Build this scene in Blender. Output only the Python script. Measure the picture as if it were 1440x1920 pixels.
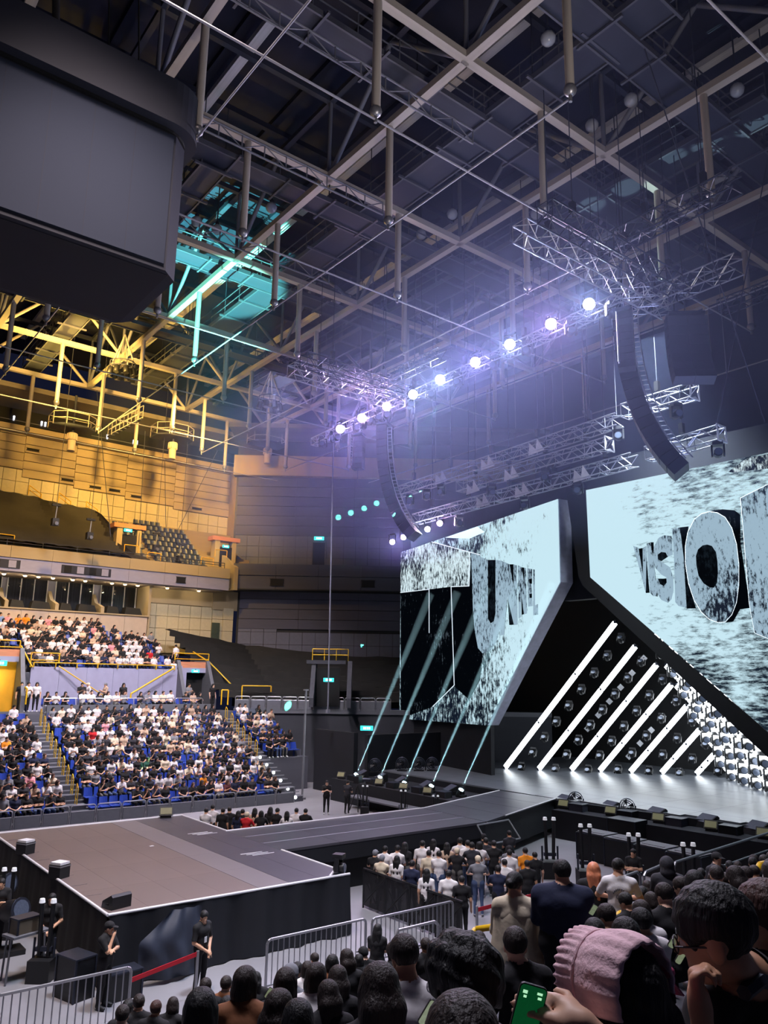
import bpy, math, random
import numpy as np
from mathutils import Matrix, Vector
from mathutils.geometry import tessellate_polygon

for _o in list(bpy.data.objects):
    bpy.data.objects.remove(_o)
SC = bpy.context.scene
COL = SC.collection
random.seed(11)
RNG = np.random.default_rng(11)

# ------------------------------------------------------------------ camera
# +X runs along the arena towards the stage, +Y across the hall, floor z = 0
F_PX, PITCH, ROLL, YAW, EYE = 1450.0, math.radians(12.2), math.radians(0.9), math.radians(38.0), 6.9
fw = Vector((math.sin(YAW) * math.cos(PITCH), math.cos(YAW) * math.cos(PITCH), math.sin(PITCH)))
rt0 = Vector((math.cos(YAW), -math.sin(YAW), 0))
up0 = rt0.cross(fw)
rt = rt0 * math.cos(ROLL) + up0 * math.sin(ROLL)
up = rt.cross(fw)
cam_d = bpy.data.cameras.new('camera')
cam = bpy.data.objects.new('camera', cam_d)
COL.objects.link(cam)
cam.matrix_world = Matrix(((rt.x, up.x, -fw.x, 0), (rt.y, up.y, -fw.y, 0), (rt.z, up.z, -fw.z, EYE), (0, 0, 0, 1)))
cam_d.sensor_fit = 'VERTICAL'
cam_d.sensor_height = 24.0
cam_d.lens = F_PX / 1920 * 24.0
cam_d.clip_start, cam_d.clip_end = 0.05, 400
SC.camera = cam

# ------------------------------------------------------------------ world, exposure
SC.view_settings.view_transform = 'Standard'
SC.view_settings.look = 'None'
SC.view_settings.gamma = 1.0
SC.view_settings.exposure = 0.0
SC.view_settings.use_curve_mapping = False
w = bpy.data.worlds.new('hall_ambient')
SC.world = w
w.use_nodes = True
w.node_tree.nodes['Background'].inputs[0].default_value = (0.2, 0.25, 0.66, 1)
w.node_tree.nodes['Background'].inputs[1].default_value = 0.03


def lamp(kind, name, loc, aim, energy, col, **kw):
    d = bpy.data.lights.new(name, kind)
    d.energy = energy
    d.color = col
    for k, v in kw.items():
        setattr(d, k, v)
    o = bpy.data.objects.new(name, d)
    COL.objects.link(o)
    o.location = loc
    if aim is not None:
        o.rotation_euler = (Vector(aim) - Vector(loc)).to_track_quat('-Z', 'Y').to_euler()
    return o


# unseen area lamps added as house fill (cool white), amber floods on the far gallery, one teal flood on the roof
lamp('AREA', 'house_fill', (13.1, 37.4, 24.2), (15, 46.5, 3), 2500, (1.0, 0.9, 0.95), size=2.0, spread=math.radians(105))
lamp('AREA', 'house_fill', (21.5, 37.4, 24.2), (20, 47, 3), 2300, (1.0, 0.88, 0.97), size=2.0, spread=math.radians(100))
lamp('AREA', 'house_fill', (11.0, 13.0, 28.4), (10, 18, 0), 1050, (0.78, 0.84, 1.0), size=3.0, spread=math.radians(62))
lamp('AREA', 'house_fill', (4.8, 16.0, 28.4), (9, 24, 0), 1500, (1.0, 0.8, 0.72), size=3.0, spread=math.radians(85))
lamp('AREA', 'house_fill', (4.8, 10.0, 28.4), (5.5, 4, 4), 900, (0.9, 0.86, 1.0), size=3.0, spread=math.radians(80))  # added fill to brighten the near spectators, no fixture there
lamp('AREA', 'stage_fill', (30.0, 19.0, 22.5), (36, 21, 1.5), 1500, (0.78, 0.9, 1.0), size=2.5, spread=math.radians(80))  # added lamp that brightens the stage deck, without a fixture
lamp('AREA', 'roof_fill', (14, 3, 10.0), (16, 20, 30), 520, (1.0, 0.9, 0.84), size=5.0, spread=math.radians(95))  # unseen lamp in mid-air, lifts the roof from below
lamp('AREA', 'roof_fill', (27, 14, 12.0), (20, 26, 30), 420, (0.45, 0.54, 1.0), size=5.0, spread=math.radians(120))  # second unseen lamp, bluish fill for the roof
lamp('SPOT', 'amber_flood', (13.1, 48.0, 26.9), (17, 66, 24), 13000, (1.0, 0.57, 0.12), spot_size=math.radians(150), spot_blend=0.7, shadow_soft_size=0.4)
lamp('SPOT', 'amber_flood', (23.0, 50.0, 26.9), (25, 66, 22), 19000, (1.0, 0.58, 0.14), spot_size=math.radians(90), spot_blend=0.8, shadow_soft_size=0.4)
lamp('SPOT', 'amber_flood', (14.0, 58.0, 23.0), (15, 52, 31), 8500, (1.0, 0.62, 0.09), spot_size=math.radians(140), spot_blend=0.6, shadow_soft_size=0.3)
lamp('SPOT', 'amber_flood', (12.0, 45.0, 20.0), (13, 56, 10), 2600, (1.0, 0.66, 0.22), spot_size=math.radians(50), spot_blend=0.9, shadow_soft_size=0.3)
lamp('SPOT', 'teal_flood', (12.5, 29.5, 2.2), (18.1, 40.2, 30), 420000, (0.2, 1.0, 0.8), spot_size=math.radians(17), spot_blend=0.3, shadow_soft_size=0.1)

# ------------------------------------------------------------------ helpers
WM = {}


def lin(c):
    return tuple(((v / 255) / 12.92 if v / 255 <= 0.04045 else ((v / 255 + 0.055) / 1.055) ** 2.4) for v in c) + (1.0,)


MATS = {}


def mat(name, col, rough=0.6, metal=0.0, es=0.0, ecol=None, noise=0.12, scale=4.0, bump=0.0, bscale=None, stretch=(1, 1, 1), trans=0.0, alpha=1.0):
    if name in MATS:
        return MATS[name]
    m = bpy.data.materials.new(name)
    m.use_nodes = True
    nt = m.node_tree
    b = nt.nodes['Principled BSDF']
    c = lin(col)
    b.inputs['Roughness'].default_value = rough
    b.inputs['Metallic'].default_value = metal
    b.inputs['Base Color'].default_value = c
    if trans:
        b.inputs['Transmission Weight'].default_value = trans
    if alpha < 1:
        b.inputs['Alpha'].default_value = alpha
    if noise or bump:
        tc = nt.nodes.new('ShaderNodeTexCoord')
        mp = nt.nodes.new('ShaderNodeMapping')
        mp.inputs['Scale'].default_value = stretch
        nz = nt.nodes.new('ShaderNodeTexNoise')
        nz.inputs['Scale'].default_value = scale
        nz.inputs['Detail'].default_value = 4
        nt.links.new(tc.outputs['Object'], mp.inputs[0])
        nt.links.new(mp.outputs[0], nz.inputs['Vector'])
        if noise:
            rp = nt.nodes.new('ShaderNodeValToRGB')
            rp.color_ramp.elements[0].position = 0.3
            rp.color_ramp.elements[1].position = 0.7
            rp.color_ramp.elements[0].color = tuple(v * (1 - noise) for v in c[:3]) + (1,)
            rp.color_ramp.elements[1].color = tuple(min(1, v * (1 + noise)) for v in c[:3]) + (1,)
            nt.links.new(nz.outputs[0], rp.inputs[0])
            nt.links.new(rp.outputs[0], b.inputs['Base Color'])
        if bump:
            nb = nz
            if bscale:
                nb = nt.nodes.new('ShaderNodeTexNoise')
                nb.inputs['Scale'].default_value = bscale
                nt.links.new(mp.outputs[0], nb.inputs['Vector'])
            bp = nt.nodes.new('ShaderNodeBump')
            bp.inputs['Strength'].default_value = bump
            bp.inputs['Distance'].default_value = 0.02
            nt.links.new(nb.outputs[0], bp.inputs['Height'])
            nt.links.new(bp.outputs[0], b.inputs['Normal'])
    if es:
        b.inputs['Emission Color'].default_value = lin(ecol or col)
        b.inputs['Emission Strength'].default_value = es
    MATS[name] = m
    return m


def link(name, data, M=None, parent=None):
    M = M if M is not None else Matrix.Identity(4)
    o = bpy.data.objects.new(name, data)
    COL.objects.link(o)
    if parent is not None:
        o.parent = parent
        o.matrix_basis = WM[parent.name].inverted() @ M
    else:
        o.matrix_basis = M
    WM[o.name] = M
    return o


def tag(o, label=None, cat=None, group=None, kind=None):
    if label: o['label'] = label
    if cat: o['category'] = cat
    if group: o['group'] = group
    if kind: o['kind'] = kind
    return o


def thing(name, label, cat, loc=(0, 0, 0), rz=0.0, group=None, kind=None):
    o = link(name, None, Matrix.Translation(Vector(loc)) @ Matrix.Rotation(rz, 4, 'Z'))
    o.empty_display_size = 0.2
    return tag(o, label, cat, group, kind)


def struct(name, label, loc=(0, 0, 0)):
    return thing(name, label, None, loc, kind='structure')


class MB:
    """collects boxes, tubes and prisms for ONE mesh object"""
    def __init__(s):
        s.v, s.f, s.m = [], [], []

    def add(s, vs, fs, mi=0):
        b = len(s.v)
        s.v += [tuple(p) for p in vs]
        s.f += [tuple(b + i for i in q) for q in fs]
        s.m += [mi] * len(fs)
        return s

    def box(s, c, d, R=None, mi=0):
        hx, hy, hz = d[0] / 2, d[1] / 2, d[2] / 2
        vs = [Vector((x, y, z)) for x in (-hx, hx) for y in (-hy, hy) for z in (-hz, hz)]
        if R is not None: vs = [R @ p for p in vs]
        c = Vector(c)
        return s.add([p + c for p in vs], [(0, 1, 3, 2), (4, 6, 7, 5), (0, 4, 5, 1), (2, 3, 7, 6), (0, 2, 6, 4), (1, 5, 7, 3)], mi)

    def tube(s, p0, p1, r0, r1=None, n=6, cap=True, mi=0):
        r1 = r0 if r1 is None else r1
        p0, p1 = Vector(p0), Vector(p1)
        d = p1 - p0
        if d.length < 1e-6: return s
        q = d.to_track_quat('Z', 'Y')
        vs = []
        for p, r in ((p0, r0), (p1, r1)):
            for i in range(n):
                a = 2 * math.pi * i / n
                vs.append(p + q @ Vector((r * math.cos(a), r * math.sin(a), 0)))
        fs = [(i, (i + 1) % n, n + (i + 1) % n, n + i) for i in range(n)]
        if cap: fs += [tuple(range(n - 1, -1, -1)), tuple(range(n, 2 * n))]
        return s.add(vs, fs, mi)

    def path(s, pts, r, n=6, mi=0):
        for a, b in zip(pts[:-1], pts[1:]): s.tube(a, b, r, n=n, mi=mi)
        return s

    def sphere(s, c, r, n=10, m=6, mi=0, sc=(1, 1, 1)):
        vs = [Vector((0, 0, r * sc[2]))]
        for j in range(1, m):
            t = math.pi * j / m
            for i in range(n):
                a = 2 * math.pi * i / n
                vs.append(Vector((r * sc[0] * math.sin(t) * math.cos(a), r * sc[1] * math.sin(t) * math.sin(a), r * sc[2] * math.cos(t))))
        vs.append(Vector((0, 0, -r * sc[2])))
        fs = [(0, 1 + i, 1 + (i + 1) % n) for i in range(n)]
        for j in range(m - 2):
            for i in range(n):
                a = 1 + j * n
                fs.append((a + i, a + n + i, a + n + (i + 1) % n, a + (i + 1) % n))
        l = len(vs) - 1
        a = 1 + (m - 2) * n
        fs += [(l, a + (i + 1) % n, a + i) for i in range(n)]
        c = Vector(c)
        return s.add([p + c for p in vs], fs, mi)

    def prism(s, pts, dz, axis=None, mi=0):
        """polygon given as 3D points, extruded by vector dz"""
        n = len(pts)
        a = [Vector(p) for p in pts]
        d = Vector(dz)
        tris = tessellate_polygon([a])
        vs = a + [p + d for p in a]
        fs = [tuple(t) for t in tris] + [tuple(n + i for i in reversed(t)) for t in tris]
        fs += [(i, (i + 1) % n, n + (i + 1) % n, n + i) for i in range(n)]
        return s.add(vs, fs, mi)

    def mesh(s, name, mats, smooth=False):
        me = bpy.data.meshes.new(name)
        me.from_pydata(s.v, [], s.f)
        for m in (mats if isinstance(mats, (list, tuple)) else [mats]): me.materials.append(m)
        if isinstance(mats, (list, tuple)) and len(mats) > 1: me.polygons.foreach_set('material_index', s.m)
        if smooth: me.polygons.foreach_set('use_smooth', [True] * len(s.f))
        me.update()
        return me

    def build(s, name, mats, parent=None, M=None, smooth=False):
        """vertices are in world space unless M is given (then local to M)"""
        if parent is not None and M is None: M = WM[parent.name]; inv = M.inverted(); s.v = [tuple(inv @ Vector(p)) for p in s.v]
        return link(name, s.mesh(name, mats, smooth), M, parent)


UM = {}


def umesh(kind, m):
    k = (kind, m.name)
    if k not in UM:
        b = MB()
        if kind == 'box': b.box((0, 0, 0), (1, 1, 1))
        elif kind == 'bar': b.box((0, 0, 0.5), (1, 1, 1))
        elif kind.startswith('cyl'): b.tube((0, 0, 0), (0, 0, 1), 1, n=int(kind[3:]))
        elif kind == 'ball': b.sphere((0, 0, 0), 1, 10, 6)
        UM[k] = b.mesh(kind, m, smooth=(kind[:3] in ('cyl', 'bal') and kind != 'cyl4'))
        if kind[:3] == 'cyl' and kind != 'cyl4':
            me = UM[k]
            me.polygons.foreach_set('use_smooth', [len(p.vertices) == 4 for p in me.polygons])
    return UM[k]


def bar(name, p0, p1, r, m, parent=None, kind='cyl8'):
    p0, p1 = Vector(p0), Vector(p1)
    d = p1 - p0
    M = Matrix.Translation(p0) @ d.to_track_quat('Z', 'Y').to_matrix().to_4x4() @ Matrix.Diagonal((r, r, d.length, 1))
    return link(name, umesh(kind, m), M, parent)


def beam(name, p0, p1, wd, ht, m, parent=None):
    p0, p1 = Vector(p0), Vector(p1)
    d = (p1 - p0)
    z = d.normalized()
    x = z.cross(Vector((0, 0, 1)))
    x = x.normalized() if x.length > 1e-4 else Vector((1, 0, 0))
    y = z.cross(x)
    R = Matrix((x, y, z)).transposed().to_4x4()
    return link(name, umesh('bar', m), Matrix.Translation(p0) @ R @ Matrix.Diagonal((wd, ht, d.length, 1)), parent)


def box(name, c, d, m, parent=None, rz=0.0, R=None):
    R = R if R is not None else Matrix.Rotation(rz, 4, 'Z')
    return link(name, umesh('box', m), Matrix.Translation(Vector(c)) @ R @ Matrix.Diagonal((d[0], d[1], d[2], 1)), parent)


def box2(name, lo, hi, m, parent=None):
    c = [(a + b) / 2 for a, b in zip(lo, hi)]
    return box(name, c, [abs(b - a) for a, b in zip(lo, hi)], m, parent)


def copy_tree(o, M, parent=None):
    """copy a thing with its parts; M is the new world matrix"""
    c = o.copy()
    COL.objects.link(c)
    c.parent = parent
    old = WM[o.name]
    c.matrix_basis = (WM[parent.name].inverted() @ M) if parent is not None else M
    WM[c.name] = M
    for ch in o.children:
        copy_tree(ch, M @ old.inverted() @ WM[ch.name], c)
    return c


ORD = ['first', 'second', 'third', 'fourth', 'fifth', 'sixth', 'seventh', 'eighth', 'ninth', 'tenth', 'eleventh', 'twelfth', 'thirteenth', 'fourteenth', 'fifteenth', 'sixteenth', 'seventeenth', 'eighteenth', 'nineteenth', 'twentieth', 'twenty-first', 'twenty-second', 'twenty-third', 'twenty-fourth', 'twenty-fifth', 'twenty-sixth', 'twenty-seventh', 'twenty-eighth']

# materials shared by many things
m_conc = mat('concrete_floor', (128, 128, 134), 0.55, noise=0.1, scale=0.6, bump=0.05)
m_black = mat('black_paint', (16, 17, 22), 0.5)
m_drape = mat('black_drape', (15, 18, 28), 0.85, noise=0.2, scale=1.5)
m_matte = mat('black_matte', (9, 10, 14), 0.8)
m_steel = mat('galvanised_steel', (150, 150, 156), 0.38, 0.7, noise=0.08)
m_alu = mat('truss_aluminium', (175, 178, 190), 0.35, 0.75, noise=0.06)
m_dalu = mat('dark_truss', (52, 56, 70), 0.45, 0.6)
m_roofsteel = mat('roof_steel_paint', (172, 164, 158), 0.6, noise=0.14, scale=1.2)
m_roofthin = mat('roof_grey_steel', (112, 114, 128), 0.55, noise=0.1)
m_deck = mat('roof_deck', (28, 32, 56), 0.8, noise=0.15, scale=0.4)
m_catwalk = mat('catwalk_dark', (46, 50, 68), 0.7)
m_yellow = mat('yellow_rail_paint', (214, 170, 24), 0.45)
m_tan = mat('tan_plaster', (168, 152, 122), 0.8, noise=0.06, scale=0.8)
m_tile = mat('cream_acoustic_tile', (196, 186, 158), 0.85, noise=0.05)
m_lav = mat('lavender_paint', (150, 150, 178), 0.7, noise=0.05)
m_cream = mat('cream_wall', (196, 178, 160), 0.75, noise=0.05)
m_grey = mat('grey_panel', (96, 98, 106), 0.6, noise=0.06)
m_step = mat('step_concrete', (84, 86, 96), 0.75, noise=0.12, scale=2)
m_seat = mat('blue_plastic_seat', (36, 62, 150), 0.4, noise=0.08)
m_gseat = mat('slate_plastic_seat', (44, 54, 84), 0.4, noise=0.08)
m_tarp = mat('black_tarpaulin', (30, 29, 28), 0.75, noise=0.25, scale=1.0, bump=0.4)
m_red = mat('red_belt', (190, 16, 40), 0.6)
m_exit = mat('exit_sign_glow', (40, 200, 205), 0.4, es=1.6, ecol=(60, 225, 225))
m_white = mat('white_plastic', (215, 216, 222), 0.45)
m_lampw = mat('lamp_white', (255, 255, 255), es=14, ecol=(236, 244, 255), noise=0)
m_down = mat('downlight_glow', (255, 220, 170), es=10, ecol=(255, 214, 160), noise=0)


def words(n):
    a = ['zero', 'one', 'two', 'three', 'four', 'five', 'six', 'seven', 'eight', 'nine', 'ten', 'eleven', 'twelve', 'thirteen', 'fourteen', 'fifteen', 'sixteen', 'seventeen', 'eighteen', 'nineteen']
    return a[n] if n < 20 else ['twenty', 'thirty', 'forty', 'fifty', 'sixty', 'seventy', 'eighty', 'ninety'][n // 10 - 2] + ('-' + a[n % 10] if n % 10 else '')

# ------------------------------------------------------------------ large structure
fl = tag(MB().box((16, 30, -0.1), (84, 96, 0.2)).build('floor', m_conc), 'grey concrete arena floor', kind='structure')


def near_z(y):
    return 5.55 - 0.385 * y


def stepped(name, label, rows, x0, x1, depth, m):
    t = struct(name, label, (x0, rows[0][0], 0))
    for (y, z) in rows:
        box2('step', (x0, y - depth / 2, 0.0 if z < 3 else z - 0.9), (x1, y + depth / 2, z), m, t)
    return t


NEAR_ROWS = [(1.25 + 0.85 * i, near_z(1.25 + 0.85 * i)) for i in range(-3, 15)]
m_nstep = mat('near_step', (52, 54, 62), 0.75)
stepped('near_terrace', 'grey stepped seating terrace under the nearest spectators', NEAR_ROWS, -8, 30, 0.85, m_nstep)

# --- far lower tier
LOW = [(40.05 + 0.85 * i, 0.15 + 0.365 * i) for i in range(11)]
stepped('far_lower_terrace', 'grey stepped terrace of the far lower stand', LOW[:5], 3, 25.4, 0.85, m_step)
stepped('far_lower_terrace', 'grey stepped terrace in the upper half of the far lower stand', LOW[5:], 3, 28.4, 0.85, m_step)
# aisle half steps with white nosings
def aisle(name, label, xc, wd, rows, glow=False):
    t = struct(name, label, (xc, rows[0][0], 0))
    nose = mat('step_nosing', (150, 152, 160), 0.6)
    for (y, z) in rows:
        box('aisle_step', (xc, y - 0.22, z + 0.09), (wd, 0.42, 0.18), m_step, t)
        box('nosing', (xc, y - 0.425, z + 0.165), (wd, 0.03, 0.05), nose, t)
        box('nosing', (xc, y - 0.015 - 0.0, z + 0.335), (wd, 0.03, 0.05), nose, t)
aisle('aisle_stairs', 'aisle stairs with pale nosings left of the main far block', 12.75, 1.25, LOW)
aisle('aisle_stairs', 'aisle stairs with pale nosings at the right end of the far block', 24.75, 1.2, LOW)
# step lamps on the right aisle
for i in range(0, 6):
    y, z = LOW[i]
    tag(MB().sphere((24.85, y - 0.47, z + 0.1), 0.09).build('step_lamp', mat('step_lamp_glow', (255, 255, 255), es=5, noise=0)),
        'small glowing step lamp, %s from the bottom of the right far aisle' % ORD[i], 'lamp', 'step lamps on the right far aisle')
for i in range(3, 10):
    y, z = LOW[i]
    tag(MB().sphere((12.3, y - 0.47, z + 0.12), 0.1).build('step_lamp', MATS['step_lamp_glow']),
        'small glowing step lamp, %s from the bottom of the left far aisle' % ORD[i - 3], 'lamp', 'step lamps on the left far aisle')

# --- walkway between the tiers, its parapet, the lavender wall
wk = struct('cross_walkway', 'concrete cross walkway above the far lower stand', (16, 50, 0))
box2('slab', (3, 49.4, 3.6), (26.2, 52.6, 4.6), m_step, wk)
box2('parapet', (3, 49.32, 3.7), (11.9, 49.42, 4.75), m_grey, wk)
box2('parapet', (13.5, 49.32, 3.7), (24.0, 49.42, 5.1), m_grey, wk)
lw = struct('wall_far_mid', 'lavender painted wall below the far upper block', (18, 52.6, 4.6))
for i in range(6):
    box2('panel', (13.2 + i * 1.735, 52.6, 4.6), (13.2 + i * 1.735 + 1.72, 52.75, 7.35), m_lav, lw)
T2 = [(53.15 + 0.85 * i, 7.0 + 0.44 * i) for i in range(7)]
stepped('far_middle_terrace', 'stepped terrace of the far middle stand', T2, 8, 22.8, 0.85, m_step)
box2('end_cheek', (22.8, 52.7, 4.6), (23.3, 59.0, 7.6), m_lav, lw)

# --- cream wall, boxes with curtained glazing, soffit
cw = struct('wall_far_box_front', 'cream panelled wall in front of the hospitality boxes', (16, 59, 9.6))
for i in range(8):
    box2('panel', (8.2 + i * 1.85, 59.0, 9.5), (8.2 + i * 1.85 + 1.83, 59.15, 11.35), m_cream, cw)
box2('sill', (8.2, 58.9, 11.35), (23.0, 59.25, 11.45), m_tan, cw)
bx = struct('wall_far_box_back', 'grey violet rear wall of the hospitality boxes', (16, 61.6, 11))
box2('wall_plate', (6, 61.7, 10.5), (24, 61.9, 14.2), m_lav, bx)
m_cur = mat('dark_curtain', (58, 58, 66), 0.9, noise=0.5, scale=3.0, stretch=(6, 1, 0.02))
m_glass = mat('window_glass', (40, 44, 54), 0.05, noise=0, alpha=0.25)
for k, x in enumerate((10.0, 13.2, 16.6, 20.0)):
    wdw = struct('window_%d' % (k + 1), 'tall curtained box window with white mullions', (x, 61.6, 11.2))
    for j in range(3):
        b = MB()
        for q in range(9):
            b.box((x + j * 0.93 + 0.1 * q + 0.05, 61.66 + (0.03 if q % 2 else 0), 12.55), (0.1, 0.05, 2.5))
        b.build('curtain', m_cur, wdw)
        box2('pane', (x + j * 0.93, 61.52, 11.3), (x + j * 0.93 + 0.88, 61.54, 13.75), m_glass, wdw)
        box2('mullion', (x + j * 0.93 - 0.05, 61.45, 11.2), (x + j * 0.93, 61.6, 13.8), m_white, wdw)
    box2('mullion', (x + 2.74, 61.45, 11.2), (x + 2.79, 61.6, 13.8), m_white, wdw)
# fins and black covers on the balcony ledge
m_cover = mat('black_cover', (14, 14, 18), 0.8)
for k, x in enumerate((12.6, 16.0, 19.3)):
    b = MB().prism([(x, 59.05, 11.3), (x, 61.4, 11.3), (x, 61.4, 13.0), (x, 60.6, 12.3), (x, 59.05, 11.9)], (0.25, 0, 0))
    tag(b.build('balcony_fin', m_tan), 'tan sloping partition fin, %s from the left on the box balcony' % ORD[k], 'partition', 'fins between the box balconies')
for k, (xa, xb) in enumerate(((10.3, 11.4), (11.6, 12.5), (13.0, 14.0), (14.4, 15.8), (16.4, 17.3), (17.7, 19.1), (19.8, 20.8), (21.2, 22.6))):
    b = MB().prism([(xa, 59.3, 11.45), (xb, 59.3, 11.45), (xb - 0.15, 59.5, 12.0), (xa + 0.15, 59.5, 12.05)], (0, 0.8, 0))
    tag(b.build('seat_cover', m_cover), 'black cloth cover over balcony seats, %s from the left' % ORD[k], 'cover', 'black covers on the box balcony')
box2('side_wall', (22.9, 59.0, 9.3), (23.1, 61.9, 14.0), m_tan, bx)
# soffit and fascia of the upper tier
fa = struct('wall_far_fascia', 'two-tone fascia of the far upper balcony', (18, 58.5, 14))
box2('soffit', (4, 58.6, 13.8), (29.0, 62, 13.95), mat('soffit_paint', (120, 108, 100), 0.8), fa)
for i in range(9):
    x0 = 4 + i * 2.83
    box2('fascia_panel', (x0, 58.5, 13.9), (x0 + 2.82, 58.72, 14.85), m_lav, fa)
    box2('parapet_panel', (x0, 58.42, 14.87), (x0 + 2.81, 58.75, 15.7), m_tan, fa)
for k, (xa, xb) in enumerate(((9.0, 13.2), (16.0, 19.6))):
    g = tag(MB().box(((xa + xb) / 2, 58.48, 14.4), (xb - xa, 0.05, 0.6)).build('vent_grille', mat('grille_dark', (26, 27, 40), 0.6)), 'wide dark grille in the lavender fascia, %s from the left' % ORD[k], 'grille')
    for j in range(4):
        box('grille_bar', (xa + (j + 0.5) * (xb - xa) / 4, 58.44, 14.4), (0.5, 0.03, 0.5), m_lav if j % 2 else m_matte, g)
tag(MB().box((25.2, 58.46, 14.4), (0.75, 0.06, 0.45)).box((25.2, 58.44, 14.62), (0.85, 0.05, 0.05)).box((25.2, 58.44, 14.18), (0.85, 0.05, 0.05)).build('vent_grille', m_matte), 'small black grille at the right end of the lavender fascia', 'grille')
for k, x in enumerate((12.3, 13.7, 14.6, 15.6, 17.0, 17.9, 19.9, 20.9, 21.9, 24.3, 27.0)):
    t = thing('downlight', 'glowing recessed downlight, %s from the left under the far soffit' % ORD[k], 'light', (x, 58.9, 13.8), group='downlights under the far soffit')
    bar('rim', (x, 58.9, 13.72), (x, 58.9, 13.8), 0.17, m_white, t)
    link('bulb', umesh('ball', m_down), Matrix.Translation((x, 58.9, 13.7)) @ Matrix.Diagonal((0.13, 0.13, 0.08, 1)), t)
    lamp('POINT', 'downlight_lamp', (x, 59.2, 13.45), None, 25, (1, 0.78, 0.45), shadow_soft_size=0.05)

# side wall right of the boxes (cream tile) and its return
sw = struct('wall_far_box_end', 'cream tiled wall at the right end of the boxes', (26, 60.2, 9))
box2('upper_band', (23.1, 60.2, 12.6), (28.9, 60.4, 13.9), m_tan, sw)
for i in range(6):
    for j in range(4):
        box2('tile', (23.1 + i * 0.97, 60.2, 8.7 + j * 0.97), (23.1 + i * 0.97 + 0.94, 60.38, 8.7 + j * 0.97 + 0.94), m_tile, sw)
box2('backing', (23.0, 60.36, 8.5), (29.0, 60.6, 13.9), m_tan, sw)
for j in range(4):
    for i in range(2):
        box('tile', (29.4 + i * 0.95, 60.25 - i * 0.08, 9.2 + j * 0.97), (0.93, 0.2, 0.94), m_tile, sw)
box('upper_band', (30.0, 60.2, 13.2), (2.3, 0.25, 1.6), m_tan, sw)
tag(MB().box((29.2, 59.98, 10.3), (0.7, 0.1, 2.0)).box((29.25, 59.9, 10.6), (0.2, 0.05, 0.5)).build('door_1', mat('dark_green_door', (62, 74, 64), 0.6)), 'dark green service door in the cream corner wall', kind='structure')

# --- far upper tier and back wall
UP = [(59.4 + 0.8 * i, 15.0 + 0.56 * i) for i in range(10)]
stepped('far_upper_terrace', 'stepped terrace of the far upper stand', UP, 4, 33.2, 0.8, mat('upper_step', (150, 134, 100), 0.8))
bw = struct('wall_far', 'tall tan back wall of striped panels over cream tiles', (18, 67.7, 20))
box2('backing', (2, 67.85, 14), (34.4, 68.1, 29.5), mat('joint_shadow', (96, 84, 58), 0.9), bw)
bounds = [(4, 14.6, 23.3), (14.6, 18.9, 22.72), (18.9, 23.2, 22.25), (23.2, 27.9, 22.05), (27.9, 34.0, 22.05)]
bounds = [(4, 14.6, 23.5), (14.6, 18.8, 22.85), (18.8, 23.3, 22.6), (23.3, 27.9, 22.35), (27.9, 33.9, 22.1)]
for (xa, xb, zb) in bounds:
    z = zb
    r = 0
    while z < 26.8:
        z1 = min(z + 0.72, 26.9)
        n = max(2, int((xb - xa) / 2.2))
        for i in range(n):
            wx = (xb - xa) / n
            box2('wall_panel', (xa + i * wx, 67.62 if r else 67.55, z + 0.02), (xa + (i + 1) * wx - (0.0 if i < n - 1 else 0.03), 67.85, z1 - 0.035), m_tan, bw)
        z = z1
        r += 1
x = 4.0
while x < 33.8:
    zt = [b for b in bounds if b[0] <= x + 0.4 < b[1]]
    zt = zt[0][2] if zt else 22.1
    z = zt - 1.02
    while z > 18.2:
        box2('tile', (x, 67.72, z), (x + 0.98, 67.86, z + 0.98), m_tile, bw)
        z -= 1.02
    x += 1.02
for k, (x, z) in enumerate(((15.2, 25.3), (18.2, 23.2), (20.6, 22.95), (24.3, 22.7), (22.3, 22.95), (30.2, 22.45))):
    t = tag(MB().box((x, 67.5, z), (0.95, 0.06, 0.14)).box((x, 67.53, z + 0.1), (1.05, 0.05, 0.03)).box((x, 67.53, z - 0.1), (1.05, 0.05, 0.03)).build('air_slot', m_matte), 'dark air slot in the tan wall, %s listed from upper left to right' % ORD[k], 'vent', 'air slots in the far back wall')
box2('end_return', (33.2, 58.6, 14.2), (33.9, 67.9, 16.2), m_tan, bw)
bw2 = struct('trim_1', 'tan end fin closing the far upper tier', (33.8, 67, 16))
MB().prism([(33.6, 67.8, 15.5), (33.6, 67.8, 26.9), (33.2, 62.9, 25.0), (32.4, 62.9, 16.0)], (0.3, 0, 0)).build('fin', m_tan, bw2)
MB().prism([(29.9, 58.5, 14.0), (29.9, 58.5, 15.9), (29.6, 62.5, 18.2), (29.6, 62.5, 14.0)], (0.35, 0, 0)).build('cheek', m_tan, bw2)
# ring slab, dark slot with small windows, roof edge
ring = struct('trim_2', 'tan ring ledge and dark clerestory slot under the far roof edge', (18, 66, 27))
box2('ledge', (2, 66.6, 26.5), (34.5, 67.9, 26.95), m_tan, ring)
box2('slot', (2, 67.7, 26.9), (36, 67.9, 29.4), m_matte, ring)
box2('eave', (2, 62.5, 28.6), (36, 68, 29.0), mat('eave_grey', (110, 104, 96), 0.8), ring)
bar('ledge_rail', (2, 66.7, 27.3), (34.5, 66.7, 27.3), 0.03, m_roofthin, ring)
for k, x in enumerate((13.4, 15.6, 15.9, 21.2, 23.6, 23.9)):
    box2('slot_light', (x, 67.6, 27.55), (x + 0.13, 67.7, 27.95), mat('slot_glow', (230, 235, 255), es=2.5, noise=0), ring)

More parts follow.
